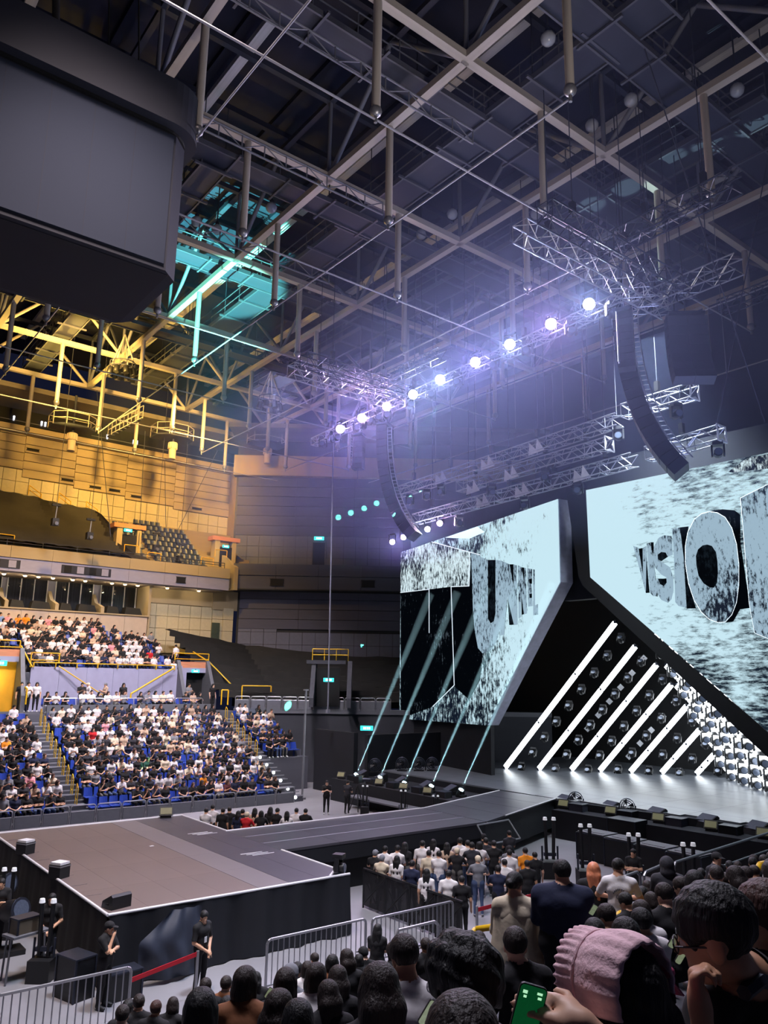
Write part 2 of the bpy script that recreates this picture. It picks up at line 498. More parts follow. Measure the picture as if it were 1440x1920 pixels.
# --- chamfered corner beside the stage
E_, N_ = Vector((0.8, -0.6, 0)), Vector((0.6, 0.8, 0))
RZC = math.atan2(-0.6, 0.8)
PW, AW = Vector((31.3, 60.0, 0)), Vector((25.8, 49.5, 0))


def cbox(name, base, s0, s1, t0, t1, z0, z1, m, parent):
    c = base + E_ * ((s0 + s1) / 2) + N_ * ((t0 + t1) / 2)
    return box(name, (c.x, c.y, (z0 + z1) / 2), (s1 - s0, t1 - t0, z1 - z0), m, parent, RZC)


m_dimpan = mat('corner_panel_shade', (80, 82, 104), 0.75, noise=0.05)  # tan wall in dim blue light, the dimness put into its colour
m_dimtile = mat('corner_tile_shade', (104, 108, 130), 0.8, noise=0.05)  # tiles darkened and blued the same way to stand for dim light
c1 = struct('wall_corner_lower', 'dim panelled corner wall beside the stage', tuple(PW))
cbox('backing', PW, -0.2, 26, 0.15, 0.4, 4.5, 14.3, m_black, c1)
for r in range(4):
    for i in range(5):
        cbox('wall_panel', PW, i * 5.1, i * 5.1 + 5.08, 0, 0.2, 10.95 + r * 0.85 + (0 if i else 0.0), 10.95 + r * 0.85 + 0.81, m_dimpan, c1)
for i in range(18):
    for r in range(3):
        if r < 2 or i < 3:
            cbox('tile', PW, i * 1.1, i * 1.1 + 1.07, 0.04, 0.2, 8.6 + r * 1.05, 8.6 + r * 1.05 + 1.02, m_dimtile, c1)
c2 = struct('wall_corner_fascia', 'dim grey violet balcony fascia across the corner', tuple(PW))
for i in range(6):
    cbox('fascia_panel', PW, i * 3.6 - 0.4, i * 3.6 + 3.17, -1.5, -1.2, 14.2, 15.3, m_dimpan, c2)
    cbox('parapet_panel', PW, i * 3.6 - 0.4, i * 3.6 + 3.17, -1.6, -1.1, 15.33, 16.3, m_dimpan, c2)
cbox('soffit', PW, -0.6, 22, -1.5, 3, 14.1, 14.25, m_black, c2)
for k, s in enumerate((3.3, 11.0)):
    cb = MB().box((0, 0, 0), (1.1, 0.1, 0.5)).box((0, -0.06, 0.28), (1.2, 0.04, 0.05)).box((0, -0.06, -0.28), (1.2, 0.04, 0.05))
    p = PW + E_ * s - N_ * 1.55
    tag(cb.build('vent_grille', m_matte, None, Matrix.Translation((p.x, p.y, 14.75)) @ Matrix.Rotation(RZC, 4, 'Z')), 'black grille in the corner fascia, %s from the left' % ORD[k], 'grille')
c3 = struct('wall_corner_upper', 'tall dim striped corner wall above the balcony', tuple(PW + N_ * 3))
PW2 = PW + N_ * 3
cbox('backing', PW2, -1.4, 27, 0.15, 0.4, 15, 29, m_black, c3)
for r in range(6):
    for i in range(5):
        cbox('wall_panel', PW2, -1.2 + i * 5.4, -1.2 + i * 5.4 + 5.37, 0, 0.2, 19.6 + r * 0.92, 19.6 + r * 0.92 + 0.88, m_dimpan, c3)
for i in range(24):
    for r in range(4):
        cbox('tile', PW2, -1.2 + i * 1.1, -1.2 + i * 1.1 + 1.07, 0.04, 0.2, 15.6 + r * 1.0, 15.6 + r * 1.0 + 0.97, m_dimtile, c3)
cbox('header', PW2, -1.6, 27, -0.6, 0.3, 25.1, 27.0, m_tan, c3)
cbox('eave', PW2, -1.6, 27, -4, 0.3, 28.6, 29.0, MATS['eave_grey'], c3)
d2 = struct('door_2', 'dark doorway on the upper corner balcony', tuple(PW2 + E_ * 6.4))
cbox('leaf', PW2, 5.9, 7.0, -0.08, 0.05, 16.4, 19.0, m_matte, d2)
cbox('frame', PW2, 5.8, 5.9, -0.1, 0.05, 16.4, 19.1, m_grey, d2)
cbox('frame', PW2, 7.0, 7.1, -0.1, 0.05, 16.4, 19.1, m_grey, d2)
# corner walkway, tarpaulined rake
c4 = struct('corner_walkway', 'dark concrete walkway and wall under the corner stand', tuple(AW))
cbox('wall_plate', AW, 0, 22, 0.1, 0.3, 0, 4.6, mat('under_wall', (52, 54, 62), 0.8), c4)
cbox('slab', AW, 0, 22, 0, 1.0, 4.5, 4.8, m_grey, c4)
fr = [Vector((25.6, 50.4, 5.0)), Vector((28.6, 48.2, 5.0)), Vector((33.5, 44.5, 5.0)), Vector((40, 39.7, 5.0))]
bk = [Vector((24.2, 58.6, 10.4)), Vector((31.4, 59.2, 9.5)), Vector((38.6, 53.6, 8.7)), Vector((45.5, 48.4, 8.7))]
b = MB()
NS, NC = 11, 24
grid = []
for i in range(NS * 2):
    row = []
    t = (i // 2 + (i % 2)) / NS
    tz = (i // 2 + 1) / NS
    for j in range(NC + 1):
        u = j / NC * 3
        k = min(int(u), 2)
        f = u - k
        p0, p1 = fr[k].lerp(fr[k + 1], f), bk[k].lerp(bk[k + 1], f)
        p = p0.lerp(p1, t)
        p.z = p0.z + (p1.z - p0.z) * tz + 0.06 * math.sin(j * 2.1 + i) * math.cos(j * 0.7)
        row.append(p)
    grid.append(row)
vs = [p for r_ in grid for p in r_]
fs = [(i * (NC + 1) + j, i * (NC + 1) + j + 1, (i + 1) * (NC + 1) + j + 1, (i + 1) * (NC + 1) + j) for i in range(NS * 2 - 1) for j in range(NC)]
tag(b.add(vs, fs).build('tarpaulin', m_tarp), 'huge black tarpaulin draped over the corner seat rows', 'tarpaulin')
# upper black tarpaulin
b = MB()
rowsN = 12
grid = []
prof = [(9.0, 1.0), (13.6, 1.0), (15.9, 0.97), (16.4, 0.93), (20.2, 0.88), (20.7, 0.78), (21.0, 0.55), (21.1, 0.3), (21.6, 0.12), (23.2, 0.0)]
for i in range(rowsN * 2):
    t = (i // 2 + (i % 2)) / rowsN
    tz = (i // 2 + 1) / rowsN
    row = []
    for j in range(41):
        x = 8.0 + 14.8 * j / 40
        lim = np.interp(x, [p[0] for p in prof], [p[1] for p in prof])
        tt, tzz = t * lim, tz * lim
        row.append(Vector((x, 59.0 + 8.2 * tt, 15.72 + 5.5 * tzz + 0.05 * math.sin(j * 1.7 + i * 0.8))))
    grid.append(row)
vs = [p for r_ in grid for p in r_]
fs = [(i * 41 + j, i * 41 + j + 1, (i + 1) * 41 + j + 1, (i + 1) * 41 + j) for i in range(rowsN * 2 - 1) for j in range(40)]
tag(b.add(vs, fs).build('tarpaulin', mat('brown_black_tarpaulin', (34, 30, 24), 0.7, noise=0.3, scale=0.8, bump=0.5)), 'brown black tarpaulin covering the upper left seat rows', 'tarpaulin')
# roof deck above everything, walls behind the stage
ce = tag(MB().box((20, 30, 35.2), (84, 84, 0.3)).build('ceiling', m_deck), 'dark ribbed roof deck high above the trusses', kind='structure')
for i in range(16):
    box('deck_rib', (-4 + i * 4.15, 30, 34.9), (0.35, 84, 0.3), m_deck, ce)
tag(MB().box((54, 25, 14), (0.4, 80, 42)).build('wall_stage_end', m_black), 'dark end wall behind the stage', kind='structure')

# ------------------------------------------------------------------ roof
XC = [0.7, 9.0, 17.3, 25.65, 33.6, 41.8]
YC = [8.4, 17.6, 26.7, 35.8, 45.0, 53.4, 61.0]
m_rod = mat('rod_grey', (150, 150, 165), 0.6, 0.0)
ZB, ZT, ZP = 29.5, 33.6, 25.05


def roof_truss(along, c, nodes, label):
    P = (lambda s, z: Vector((s, c, z))) if along == 'x' else (lambda s, z: Vector((c, s, z)))
    t = thing('roof_truss', label, 'truss', tuple(P(nodes[0], ZB)), group='roof trusses')
    for a, b_ in zip(nodes[:-1], nodes[1:]):
        m_ = (a + b_) / 2
        beam('bottom_chord', P(a, ZB), P(b_, ZB), 0.34, 0.3, m_roofsteel, t)
        beam('top_chord', P(a, ZT), P(b_, ZT), 0.26, 0.26, m_catwalk, t)
        if along == 'y' or c > 50:
            wm = m_roofsteel if c > 50 else m_roofthin
            bar('web_member', P(a, ZB), P(m_, ZT), 0.12, wm, t, 'cyl6')
            bar('web_member', P(b_, ZB), P(m_, ZT), 0.12, wm, t, 'cyl6')
        pst = bar('hanger_post', P(m_, ZP), P(m_, ZB), 0.15, m_roofsteel, t, 'cyl10')
        link('ball_end', umesh('ball', m_steel), Matrix.Translation(P(m_, ZP)) @ Matrix.Scale(0.21, 4), t)
        bar('end_pin', P(m_, ZP - 0.42), P(m_, ZP), 0.06, m_steel, t, 'cyl6')
    ms = [(a + b_) / 2 for a, b_ in zip(nodes[:-1], nodes[1:])]
    for a, b_ in zip(ms[:-1], ms[1:]):
        bar('tension_rod', P(a, ZP - 0.3), P(b_, ZP - 0.3), 0.04, m_rod, t, 'cyl6')
    for s in nodes:
        if along == 'y': bar('node_post', P(s, ZB), P(s, ZT), 0.1, m_roofthin, t, 'cyl6')
    return t


WHERE_X = ['over the near end of the hall, leftmost', 'behind the hanging scoreboard', 'over the middle of the hall', 'just before the stage rigging', 'over the stage front', 'deep over the stage']
WHERE_Y = ['nearest the camera', 'above the near edge of the small stage', 'over the runway', 'just beyond the runway', 'above the far floor edge', 'over the far stand, lit amber', 'along the far wall']
for i, x in enumerate(XC):
    roof_truss('y', x, YC, 'pale steel roof truss crossing the hall %s' % WHERE_X[i])
for i, y in enumerate(YC):
    roof_truss('x', y, XC, 'pale steel roof truss running lengthwise %s' % WHERE_Y[i])
# purlins under the deck
for k, x in enumerate((4.8, 13.1, 21.5, 29.6, 37.7)):
    beam('purlin', (x, 0, 34.3), (x, 66, 34.3), 0.42, 0.3, mat('purlin_pale', (214, 212, 220), 0.7), ce)
for k, y in enumerate((4, 13, 22.1, 31.2, 40.4, 49.2, 57.2)):
    beam('purlin', (-8, y, 34.5), (46, y, 34.5), 0.25, 0.3, m_deck, ce)


m_cwrail = mat('catwalk_rail', (78, 80, 94), 0.6)


def catwalk(p0, p1, z, wd, label):
    p0, p1 = Vector(p0 + (z,)), Vector(p1 + (z,))
    d = (p1 - p0).normalized()
    n = Vector((-d.y, d.x, 0))
    L = (p1 - p0).length
    t = thing('catwalk', label, 'catwalk', tuple(p0), group='roof catwalks')
    beam('deck', p0, p1, wd, 0.08, m_catwalk, t)
    for s in (-1, 1):
        o = n * (wd / 2 * s)
        beam('side_channel', p0 + o, p1 + o, 0.08, 0.25, m_cwrail, t)
        for hgt in (0.55, 1.1):
            bar('handrail', p0 + o + Vector((0, 0, hgt)), p1 + o + Vector((0, 0, hgt)), 0.035, m_cwrail, t, 'cyl6')
        k = int(L / 2.0)
        for i in range(k + 1):
            q = p0 + d * (L * i / k) + o
            bar('rail_post', q, q + Vector((0, 0, 1.1)), 0.03, m_cwrail, t, 'cyl6')
    k = int(L / 2.6)
    for i in range(k + 1):
        q = p0 + d * (L * i / k)
        beam('bearer', q - n * (wd / 2 + 0.35) - Vector((0, 0, 0.12)), q + n * (wd / 2 + 0.35) - Vector((0, 0, 0.12)), 0.1, 0.1, m_cwrail, t)
        if i % 2 == 0:
            bar('hanger', q + n * (wd / 2), q + n * (wd / 2) + Vector((0, 0, ZT - z)), 0.025, m_catwalk, t, 'cyl6')
    return t


catwalk((-4, 14.2), (40, 14.2), 30.3, 1.3, 'grey catwalk with handrails nearest the camera in the roof')
catwalk((-4, 20.6), (40, 20.6), 30.2, 1.3, 'grey catwalk above the scoreboard in the roof')
catwalk((-2, 29.6), (40, 29.6), 30.2, 1.3, 'grey catwalk beyond the scoreboard in the roof')
catwalk((-2, 38.5), (38, 38.5), 30.2, 1.2, 'grey catwalk catching teal light in the roof')
catwalk((4, 48.5), (34, 48.5), 29.9, 1.2, 'grey catwalk behind the teal patch in the roof')
catwalk((21.5, 12), (21.5, 60), 30.4, 1.6, 'dark wide catwalk crossing the roof before the stage')
catwalk((29.6, 12), (29.6, 56), 30.4, 1.6, 'dark wide catwalk crossing the roof over the stage edge')
catwalk((13.1, 30), (13.1, 62), 30.0, 1.2, 'narrow cross catwalk ending over the amber corner')


def service_truss(x0, x1, y, z, label):
    t = thing('service_truss', label, 'truss', (x0, y, z), group='light service trusses')
    for dz in (0, 0.62):
        bar('chord', (x0, y, z + dz), (x1, y, z + dz), 0.045, m_roofthin, t, 'cyl6')
    b = MB()
    k = int((x1 - x0) / 1.05)
    for i in range(k):
        a, c = x0 + (x1 - x0) * i / k, x0 + (x1 - x0) * (i + 1) / k
        b.tube((a, y, z), (a, y, z + 0.62), 0.03)
        b.tube((a, y, z + (0.62 if i % 2 else 0)), (c, y, z + (0 if i % 2 else 0.62)), 0.025)
    b.tube((x1, y, z), (x1, y, z + 0.62), 0.03)
    b.build('lacing', m_roofthin, t)


service_truss(4, 19.8, 25.8, 28.2, 'slim lattice truss ending beside the second cross beam')
service_truss(6, 19.6, 19.6, 28.2, 'slim lattice truss ending high at the upper middle')
service_truss(5, 21.5, 32.8, 28.2, 'slim lattice truss right of the scoreboard edge')

# globe lamps under the deck
GL = [(28.3, 12.9), (28.3, 15.1), (25.5, 14.9), (25.4, 16.0), (25.4, 18.0), (20.2, 16.1), (25.2, 26.8), (25.2, 29.3), (20.1, 30.9), (17.5, 32.4), (16.2, 36.1), (15.0, 36.1), (22.5, 21.5), (28.6, 24.0)]
for k, (x, y) in enumerate(GL):
    t = thing('globe_lamp', 'unlit glass globe lamp under the roof, %s counted from the upper right cluster' % ORD[k], 'lamp', (x, y, 31), group='unlit globe lamps in the roof')
    link('globe', umesh('ball', mat('globe_glass', (168, 172, 186), 0.2, noise=0.05)), Matrix.Translation((x, y, 31)) @ Matrix.Scale(0.3, 4), t)
    bar('stem', (x, y, 31.25), (x, y, 34.0), 0.035, m_catwalk, t, 'cyl6')
    bar('collar', (x, y, 31.22), (x, y, 31.42), 0.12, m_catwalk, t)


# platforms with cylinder lamps along the far ring
def platform_lamp(x, y, z, label):
    t = thing('platform_lamp', label, 'lamp', (x, y, z), group='cylinder lamps on the far ring')
    bar('drum', (x, y, z - 1.3), (x, y, z - 0.35), 0.3, m_cream, t, 'cyl12')
    bar('collar', (x, y, z - 0.45), (x, y, z + 0.1), 0.36, m_cream, t, 'cyl12')
    b = MB()
    for i in range(12):
        a = 2 * math.pi * i / 12
        b.box((x + 0.37 * math.cos(a), y + 0.37 * math.sin(a), z - 0.2), (0.06, 0.06, 0.5), Matrix.Rotation(a, 3, 'Z'))
    b.build('fluting', m_cream, t)
    pts = [(x + dx, y + dy) for dx, dy in ((-1.6, -0.4), (-0.8, -1.1), (0.8, -1.1), (1.6, -0.4), (1.6, 1.0), (-1.6, 1.0))]
    MB().prism([(a, c, z + 0.45) for a, c in pts], (0, 0, 0.12)).build('deck', m_catwalk, t)
    for (a, c), (a2, c2) in zip(pts, pts[1:] + pts[:1]):
        for hgt in (1.0, 1.5):
            bar('handrail', (a, c, z + hgt), (a2, c2, z + hgt), 0.035, m_roofsteel, t, 'cyl6')
        bar('rail_post', (a, c, z + 0.5), (a, c, z + 1.5), 0.035, m_roofsteel, t, 'cyl6')
    bar('mast', (x, y, z), (x, y, z + 3.2), 0.1, m_catwalk, t)


platform_lamp(16.2, 60, 25.0, 'fluted cylinder lamp under a railed platform, left in the amber light')
platform_lamp(24.3, 60, 25.9, 'fluted cylinder lamp under a railed platform, middle in the amber light')
platform_lamp(33.3, 60, 27.2, 'fluted cylinder lamp under a railed platform, right near the dim corner')
t = thing('stair_flight', 'short railed steel stair between the ring platforms', 'stairs', (20, 60.3, 25), 0)
for i in range(8):
    box('tread', (19.2 + i * 0.3, 60.3, 25.6 + i * 0.25), (0.3, 0.9, 0.06), m_catwalk, t)
for s in (-0.45, 0.45):
    for hgt in (0.1, 0.6, 1.1):
        bar('handrail', (19.1, 60.3 + s, 25.6 + hgt), (21.5, 60.3 + s, 27.5 + hgt), 0.035, m_roofsteel, t, 'cyl6')
    for i in range(5):
        bar('rail_post', (19.1 + i * 0.6, 60.3 + s, 25.6 + i * 0.475), (19.1 + i * 0.6, 60.3 + s, 26.7 + i * 0.475), 0.03, m_roofsteel, t, 'cyl6')
# clustered flood fixture lit from within (amber) under the roof and its dark twin
for (x, y, z, lb) in ((16.6, 51.0, 27.6, 'dark ring of floods hanging in the amber trusses'), (26.6, 48.0, 26.6, 'dark ring of floods hanging right of the amber trusses')):
    t = thing('flood_cluster', lb, 'light', (x, y, z))
    for k in range(8):
        a = 2 * math.pi * k / 8
        q = Vector((x + 0.75 * math.cos(a), y + 0.75 * math.sin(a), z))
        bar('flood_can', q, q + Vector((0.12 * math.cos(a), 0.12 * math.sin(a), -0.5)), 0.2, m_black, t)
    b = MB()
    for k in range(12):
        a, c = 2 * math.pi * k / 12, 2 * math.pi * (k + 1) / 12
        for zz in (0.1, 0.5):
            b.tube((x + 0.85 * math.cos(a), y + 0.85 * math.sin(a), z + zz), (x + 0.85 * math.cos(c), y + 0.85 * math.sin(c), z + zz), 0.035)
        b.tube((x + 0.85 * math.cos(a), y + 0.85 * math.sin(a), z + 0.1), (x + 0.85 * math.cos(a), y + 0.85 * math.sin(a), z + 0.5), 0.025)
    b.build('ring_frame', m_catwalk, t)
    for k in range(4):
        a = 2 * math.pi * (k + 0.5) / 4
        bar('strut', (x + 0.8 * math.cos(a), y + 0.8 * math.sin(a), z + 0.5), (x, y, z + 2.6), 0.05, m_roofsteel, t, 'cyl6')

# ------------------------------------------------------------------ centre-hung scoreboard
sbx0, sbx1, sby0, sby1, zb, zf, zt = -8.0, 8.75, 21.9, 27.0, 19.5, 24.4, 26.1
m_sb = mat('scoreboard_shell', (32, 35, 50), 0.8, noise=0.08, scale=0.5)
m_sbs = mat('scoreboard_screen_off', (36, 44, 64), 0.9, noise=0.03, scale=0.3)
m_sbu = mat('scoreboard_underside', (26, 26, 38), 0.85, noise=0.2, scale=0.7)
t = thing('scoreboard', 'huge dark switched-off centre-hung video scoreboard at upper left', 'scoreboard', (0, 24.4, zb))


def oct_(x0, x1, y0, y1, c, n=1):
    if n == 1:
        return [(x0 + c, y0), (x1 - c, y0), (x1, y0 + c), (x1, y1 - c), (x1 - c, y1), (x0 + c, y1), (x0, y1 - c), (x0, y0 + c)]
    out = []
    for cx, cy, a0 in ((x1 - c, y0 + c, -90), (x1 - c, y1 - c, 0), (x0 + c, y1 - c, 90), (x0 + c, y0 + c, 180)):
        for k in range(n + 1):
            a = math.radians(a0 + 90 * k / n)
            out.append((cx + c * math.cos(a), cy + c * math.sin(a)))
    return out


MB().prism([(x, y, zb) for x, y in oct_(sbx0, sbx1, sby0 + 0.15, sby1 - 0.15, 0.5)], (0, 0, zf - zb + 0.1)).build('shell', m_sb, t)
MB().prism([(x, y, zf + 0.08) for x, y in oct_(sbx0 - 0.35, sbx1 + 0.42, sby0 - 0.3, sby1 + 0.3, 1.2, 8)], (0, 0, zt - zf - 0.08)).build('header_ring', m_sb, t)
MB().prism([(x, y, zf - 0.02) for x, y in oct_(sbx0 - 0.1, sbx1 + 0.1, sby0 + 0.05, sby1 - 0.05, 1.0, 6)], (0, 0, 0.12)).build('shadow_gap', m_matte, t)
box2('screen', (sbx0 + 0.8, sby0 + 0.08, zb + 0.18), (sbx1 - 0.6, sby0 + 0.2, zf - 0.12), m_sbs, t)
for i in range(1, 12):
    box2('module_joint', (sbx0 + 0.8 + i * 1.28, sby0 + 0.075, zb + 0.18), (sbx0 + 0.81 + i * 1.28, sby0 + 0.085, zf - 0.12), m_sb, t)
box2('underside', (sbx0 + 0.4, sby0 + 0.35, zb - 0.03), (sbx1 - 0.35, sby1 - 0.4, zb + 0.05), m_sbu, t)
for (x, y) in ((7.2, 23), (7.2, 26), (0.5, 23), (0.5, 26)):
    bar('hoist_rope', (x, y, zt), (x - 0.6, y, 33), 0.03, m_matte, t, 'cyl6')
bar('hoist_strut', (4.6, 23.4, zt), (3.6, 21.4, 31), 0.12, m_matte, t)
# letter outlines in screen metres (x to the right from the inner edge, z above the floor)
LET_L = {
    'Tbar': [(-17.85,16.05),(-13.29,16.22),(-8.55,14.84),(-8.66,12.7),(-10.79,12.86),(-13.63,12.96),(-17.78,13.11)],
    'Tstem': [(-13.63,12.96),(-10.79,12.86),(-10.59,6.59),(-13.32,5.14),(-13.65,9.58)],
    'U': [(-8.4,14.78),(-6.58,14.08),(-6.66,10.54),(-6.39,10.25),(-6.04,10.35),(-5.87,10.8),(-5.78,13.98),(-5.2,13.86),(-5.29,10.77),(-5.45,9.85),(-5.87,9.09),(-6.5,8.61),(-7.27,8.51),(-7.76,8.84),(-8.1,9.98),(-8.26,11.13)],
    'Uslot': [(-6.58,14.08),(-5.78,13.98),(-5.87,10.8),(-6.04,10.35),(-6.39,10.25),(-6.66,10.54)],
    'N1': [(-5.2,13.86),(-4.39,13.54),(-4.01,12.2),(-4.03,13.5),(-3.71,13.4),(-3.74,10.03),(-4.08,10.02),(-4.67,11.72),(-5.04,9.51),(-5.46,9.5)],
    'N1d': [(-4.39,13.54),(-4.03,13.5),(-4.03,12.28)],
    'N1e': [(-4.68,11.49),(-5.04,9.51),(-5.48,9.5),(-5.06,11.76)],
    'N1f': [(-4.66,11.88),(-4.06,10.04),(-4.53,10.05)],
    'N2': [(-3.59,13.38),(-3.22,13.23),(-3.01,12.11),(-3.01,13.18),(-2.85,13.14),(-2.86,10.6),(-3.13,10.56),(-3.33,11.76),(-3.44,10.42),(-3.63,10.36)],
    'N2d': [(-3.22,13.23),(-3.01,13.18),(-3.02,12.18)],
    'N2f': [(-3.34,11.61),(-3.11,10.58),(-3.35,10.55)],
    'E': [(-2.73,13.11),(-2.31,13.02),(-2.33,12.48),(-2.6,12.5),(-2.58,12.25),(-2.37,12.21),(-2.37,11.67),(-2.61,11.66),(-2.59,11.43),(-2.35,11.45),(-2.34,10.97),(-2.75,10.97)],
    'E1': [(-2.6,12.5),(-2.33,12.48),(-2.35,12.2),(-2.58,12.25)],
    'E2': [(-2.61,11.66),(-2.37,11.67),(-2.38,11.42),(-2.59,11.43)],
    'Lf': [(-2.22,12.99),(-2.08,12.96),(-2.13,10.99),(-1.86,11.04),(-1.88,10.47),(-2.3,10.46)],
    'dark1': [(-17.78,13.11),(-13.63,12.96),(-13.65,9.58),(-13.32,5.14),(-17.58,4.2)],
    'dark2': [(-10.79,12.86),(-8.66,12.7),(-8.4,14.78),(-8.26,11.13),(-8.1,9.98),(-7.76,8.84),(-7.27,8.51),(-7.58,6.94),(-8.76,5.74),(-10.59,6.59)],
    'flashA': [(-11.53,16.23),(-7.7,16.33),(-6.9,15.86),(-8.62,15.71)],
}
LET_R = {
    'O': [(6.46,14.57),(6.82,14.47),(7.16,14.21),(7.42,13.69),(7.57,12.95),(7.6,12.06),(7.52,11.13),(7.36,10.39),(7.12,9.88),(6.8,9.58),(6.47,9.57),(6.09,9.73),(5.75,10.07),(5.45,10.63),(5.25,11.37),(5.16,12.3),(5.21,13.11),(5.38,13.77),(5.74,14.32),(6.08,14.52)],
    'Oh': [(6.25,13.08),(6.46,12.99),(6.62,12.7),(6.66,12.27),(6.64,11.74),(6.57,11.33),(6.41,11.11),(6.2,11.15),(5.94,11.35),(5.74,11.7),(5.67,12.19),(5.68,12.62),(5.8,12.91),(6.03,13.07)],
    'Osh': [(6.52,14.6),(7.07,14.59),(7.6,14.46),(7.83,14.23),(7.74,12.93),(7.82,11.75),(7.91,10.13),(7.48,10.09),(7.15,9.59),(6.8,9.55),(7.12,9.88),(7.36,10.39),(7.52,11.13),(7.6,12.06),(7.57,12.95),(7.42,13.69),(7.16,14.21),(6.82,14.47)],
    'I2': [(4.61,14.0),(5.01,14.04),(5.09,12.62),(5.07,10.29),(4.69,10.4),(4.54,10.59),(4.62,12.67)],
    'I2s': [(5.01,14.04),(5.43,14.03),(5.22,13.11),(5.16,12.3),(5.25,11.37),(5.51,10.25),(5.07,10.26),(5.09,12.62)],
    'S': [(4.19,13.77),(4.56,13.69),(4.58,13.37),(4.56,12.8),(4.32,12.73),(4.22,12.94),(4.0,12.99),(3.81,12.88),(3.81,12.66),(4.04,12.48),(4.39,12.22),(4.52,11.74),(4.49,11.12),(4.36,10.73),(4.18,10.58),(3.86,10.73),(3.61,11.12),(3.54,11.63),(3.75,11.74),(3.84,11.48),(4.03,11.37),(4.18,11.52),(4.18,11.77),(3.93,11.92),(3.65,12.26),(3.54,12.78),(3.65,13.29),(3.91,13.68)],
    'Sd': [(3.81,12.88),(4.0,12.99),(4.22,12.94),(4.32,12.73),(4.12,12.63),(3.97,12.55),(3.81,12.66)],
    'Sd2': [(3.75,11.74),(4.18,11.71),(4.18,11.52),(4.03,11.37),(3.84,11.48)],
    'I1': [(3.28,13.49),(3.49,13.51),(3.61,12.14),(3.63,10.93),(3.46,10.94),(3.3,11.11),(3.3,12.17)],
    'I1s': [(3.46,13.52),(3.64,13.5),(3.54,12.78),(3.63,12.01),(3.52,10.94),(3.68,10.9),(3.61,12.14)],
    'V': [(2.56,13.45),(2.84,13.32),(2.97,11.87),(3.05,13.29),(3.25,13.37),(3.27,11.12),(3.09,11.11)],
    'Vd': [(2.84,13.28),(3.05,13.29),(2.99,11.94)],
    'Ve': [(3.22,12.82),(3.28,11.11),(3.09,11.11)],
    'N': [(7.91,14.97),(12.5,16.5),(12.5,6.95),(8.02,9.06),(7.9,10.3)],
    'wedge': [(8.32,16.7),(11.5,16.75),(11.5,15.9),(7.68,16.18),(7.44,16.25)],
    'glow': [(0.1,13.42),(2.1,13.67),(2.18,10.58),(1.97,10.69),(0.04,12.13)],
}

# ------------------------------------------------------------------ main stage, runway, small stage
m_stage = mat('stage_vinyl', (104, 108, 116), 0.32, noise=0.18, scale=1.5, bump=0.12, bscale=3.0, stretch=(1, 0.25, 1))
m_run = mat('runway_vinyl', (70, 70, 78), 0.32, noise=0.2, scale=1.2, bump=0.08, bscale=5)
m_bst = mat('small_stage_vinyl', (98, 86, 84), 0.5, noise=0.12, scale=0.5, bump=0.03)
m_bst2 = mat('small_stage_strip', (104, 98, 102), 0.45, noise=0.1, scale=0.6)
m_bst3 = mat('small_stage_dark', (66, 64, 74), 0.4, noise=0.15, scale=0.6)
m_edge = mat('white_edge_tape', (208, 208, 214), 0.5)
ZS = 1.55
st = thing('main_stage', 'wide glossy main stage floor reflecting the white light tubes', 'stage', (36, 26, 0))
MB().prism([(30.05, 38.5, 0), (30.05, 24.6, 0), (31.4, 15.5, 0), (32.4, 7, 0), (50, 7, 0), (50, 38.5, 0)], (0, 0, ZS - 0.06)).build('substructure', m_drape, st)
for i in range(8):
    for j in range(13):
        x0, y0 = 30.1 + i * 2.44, 7.2 + j * 2.4
        if x0 < 30.05 + max(0, (24.6 - y0)) * 0.16: x0 = 30.05 + max(0, (24.6 - y0)) * 0.16
        box2('deck_panel', (x0, y0, ZS - 0.06), (30.1 + (i + 1) * 2.44 - 0.012, y0 + 2.388, ZS), m_stage, st)
rw = thing('runway', 'dark glossy runway linking the main stage and the small stage', 'runway', (18, 24.4, 0))
for i in range(4):
    for j in range(3):
        x0, x1 = 13.72 + i * 2.3, 13.72 + (i + 1) * 2.3 - 0.012
        box2('deck_panel', (x0, 22.6 + j * 1.25, ZS - 0.08), (x1, 22.6 + (j + 1) * 1.25 - 0.012, ZS), m_run, rw)
for j in range(1, 3):
    box2('seam_line', (13.8, 22.57 + j * 1.25, ZS), (22.9, 22.61 + j * 1.25, ZS + 0.004), mat('pale_seam', (150, 150, 164), 0.5), rw)
for i in range(4):
    a, c = i / 4, (i + 1) / 4 - 0.003
    nr = [Vector((22.95, 22.6, ZS - 0.08)), Vector((30.05, 25.1, ZS - 0.08))]
    fr_ = [Vector((22.95, 26.35, ZS - 0.08)), Vector((29.8, 28.4, ZS - 0.08))]
    MB().prism([nr[0].lerp(nr[1], a), nr[0].lerp(nr[1], c), fr_[0].lerp(fr_[1], c), fr_[0].lerp(fr_[1], a)], (0, 0, 0.08)).build('deck_panel', m_run, rw)
bar('edge_trim', (13.7, 26.36, ZS), (22.95, 26.36, ZS), 0.035, m_edge, rw)
bar('edge_trim', (22.95, 26.36, ZS), (29.8, 28.42, ZS), 0.03, m_edge, rw)
bar('edge_trim', (24.6, 23.15, ZS), (30.05, 25.08, ZS), 0.03, m_edge, rw)
b = MB().box((18.3, 22.66, 1.22), (9.2, 0.1, 0.5)).box((18.3, 26.3, 0.72), (9.2, 0.1, 1.44))
b.prism([(22.95, 22.66, 0.3), (30.05, 25.16, 0.3), (30.05, 25.16, 1.46), (22.95, 22.66, 1.46)], (0.04, 0.12, 0)).build('skirt', m_drape, rw)
MB().box((18.3, 22.9, 0.5), (9.2, 0.08, 1.0)).build('inner_skirt', m_matte, rw)
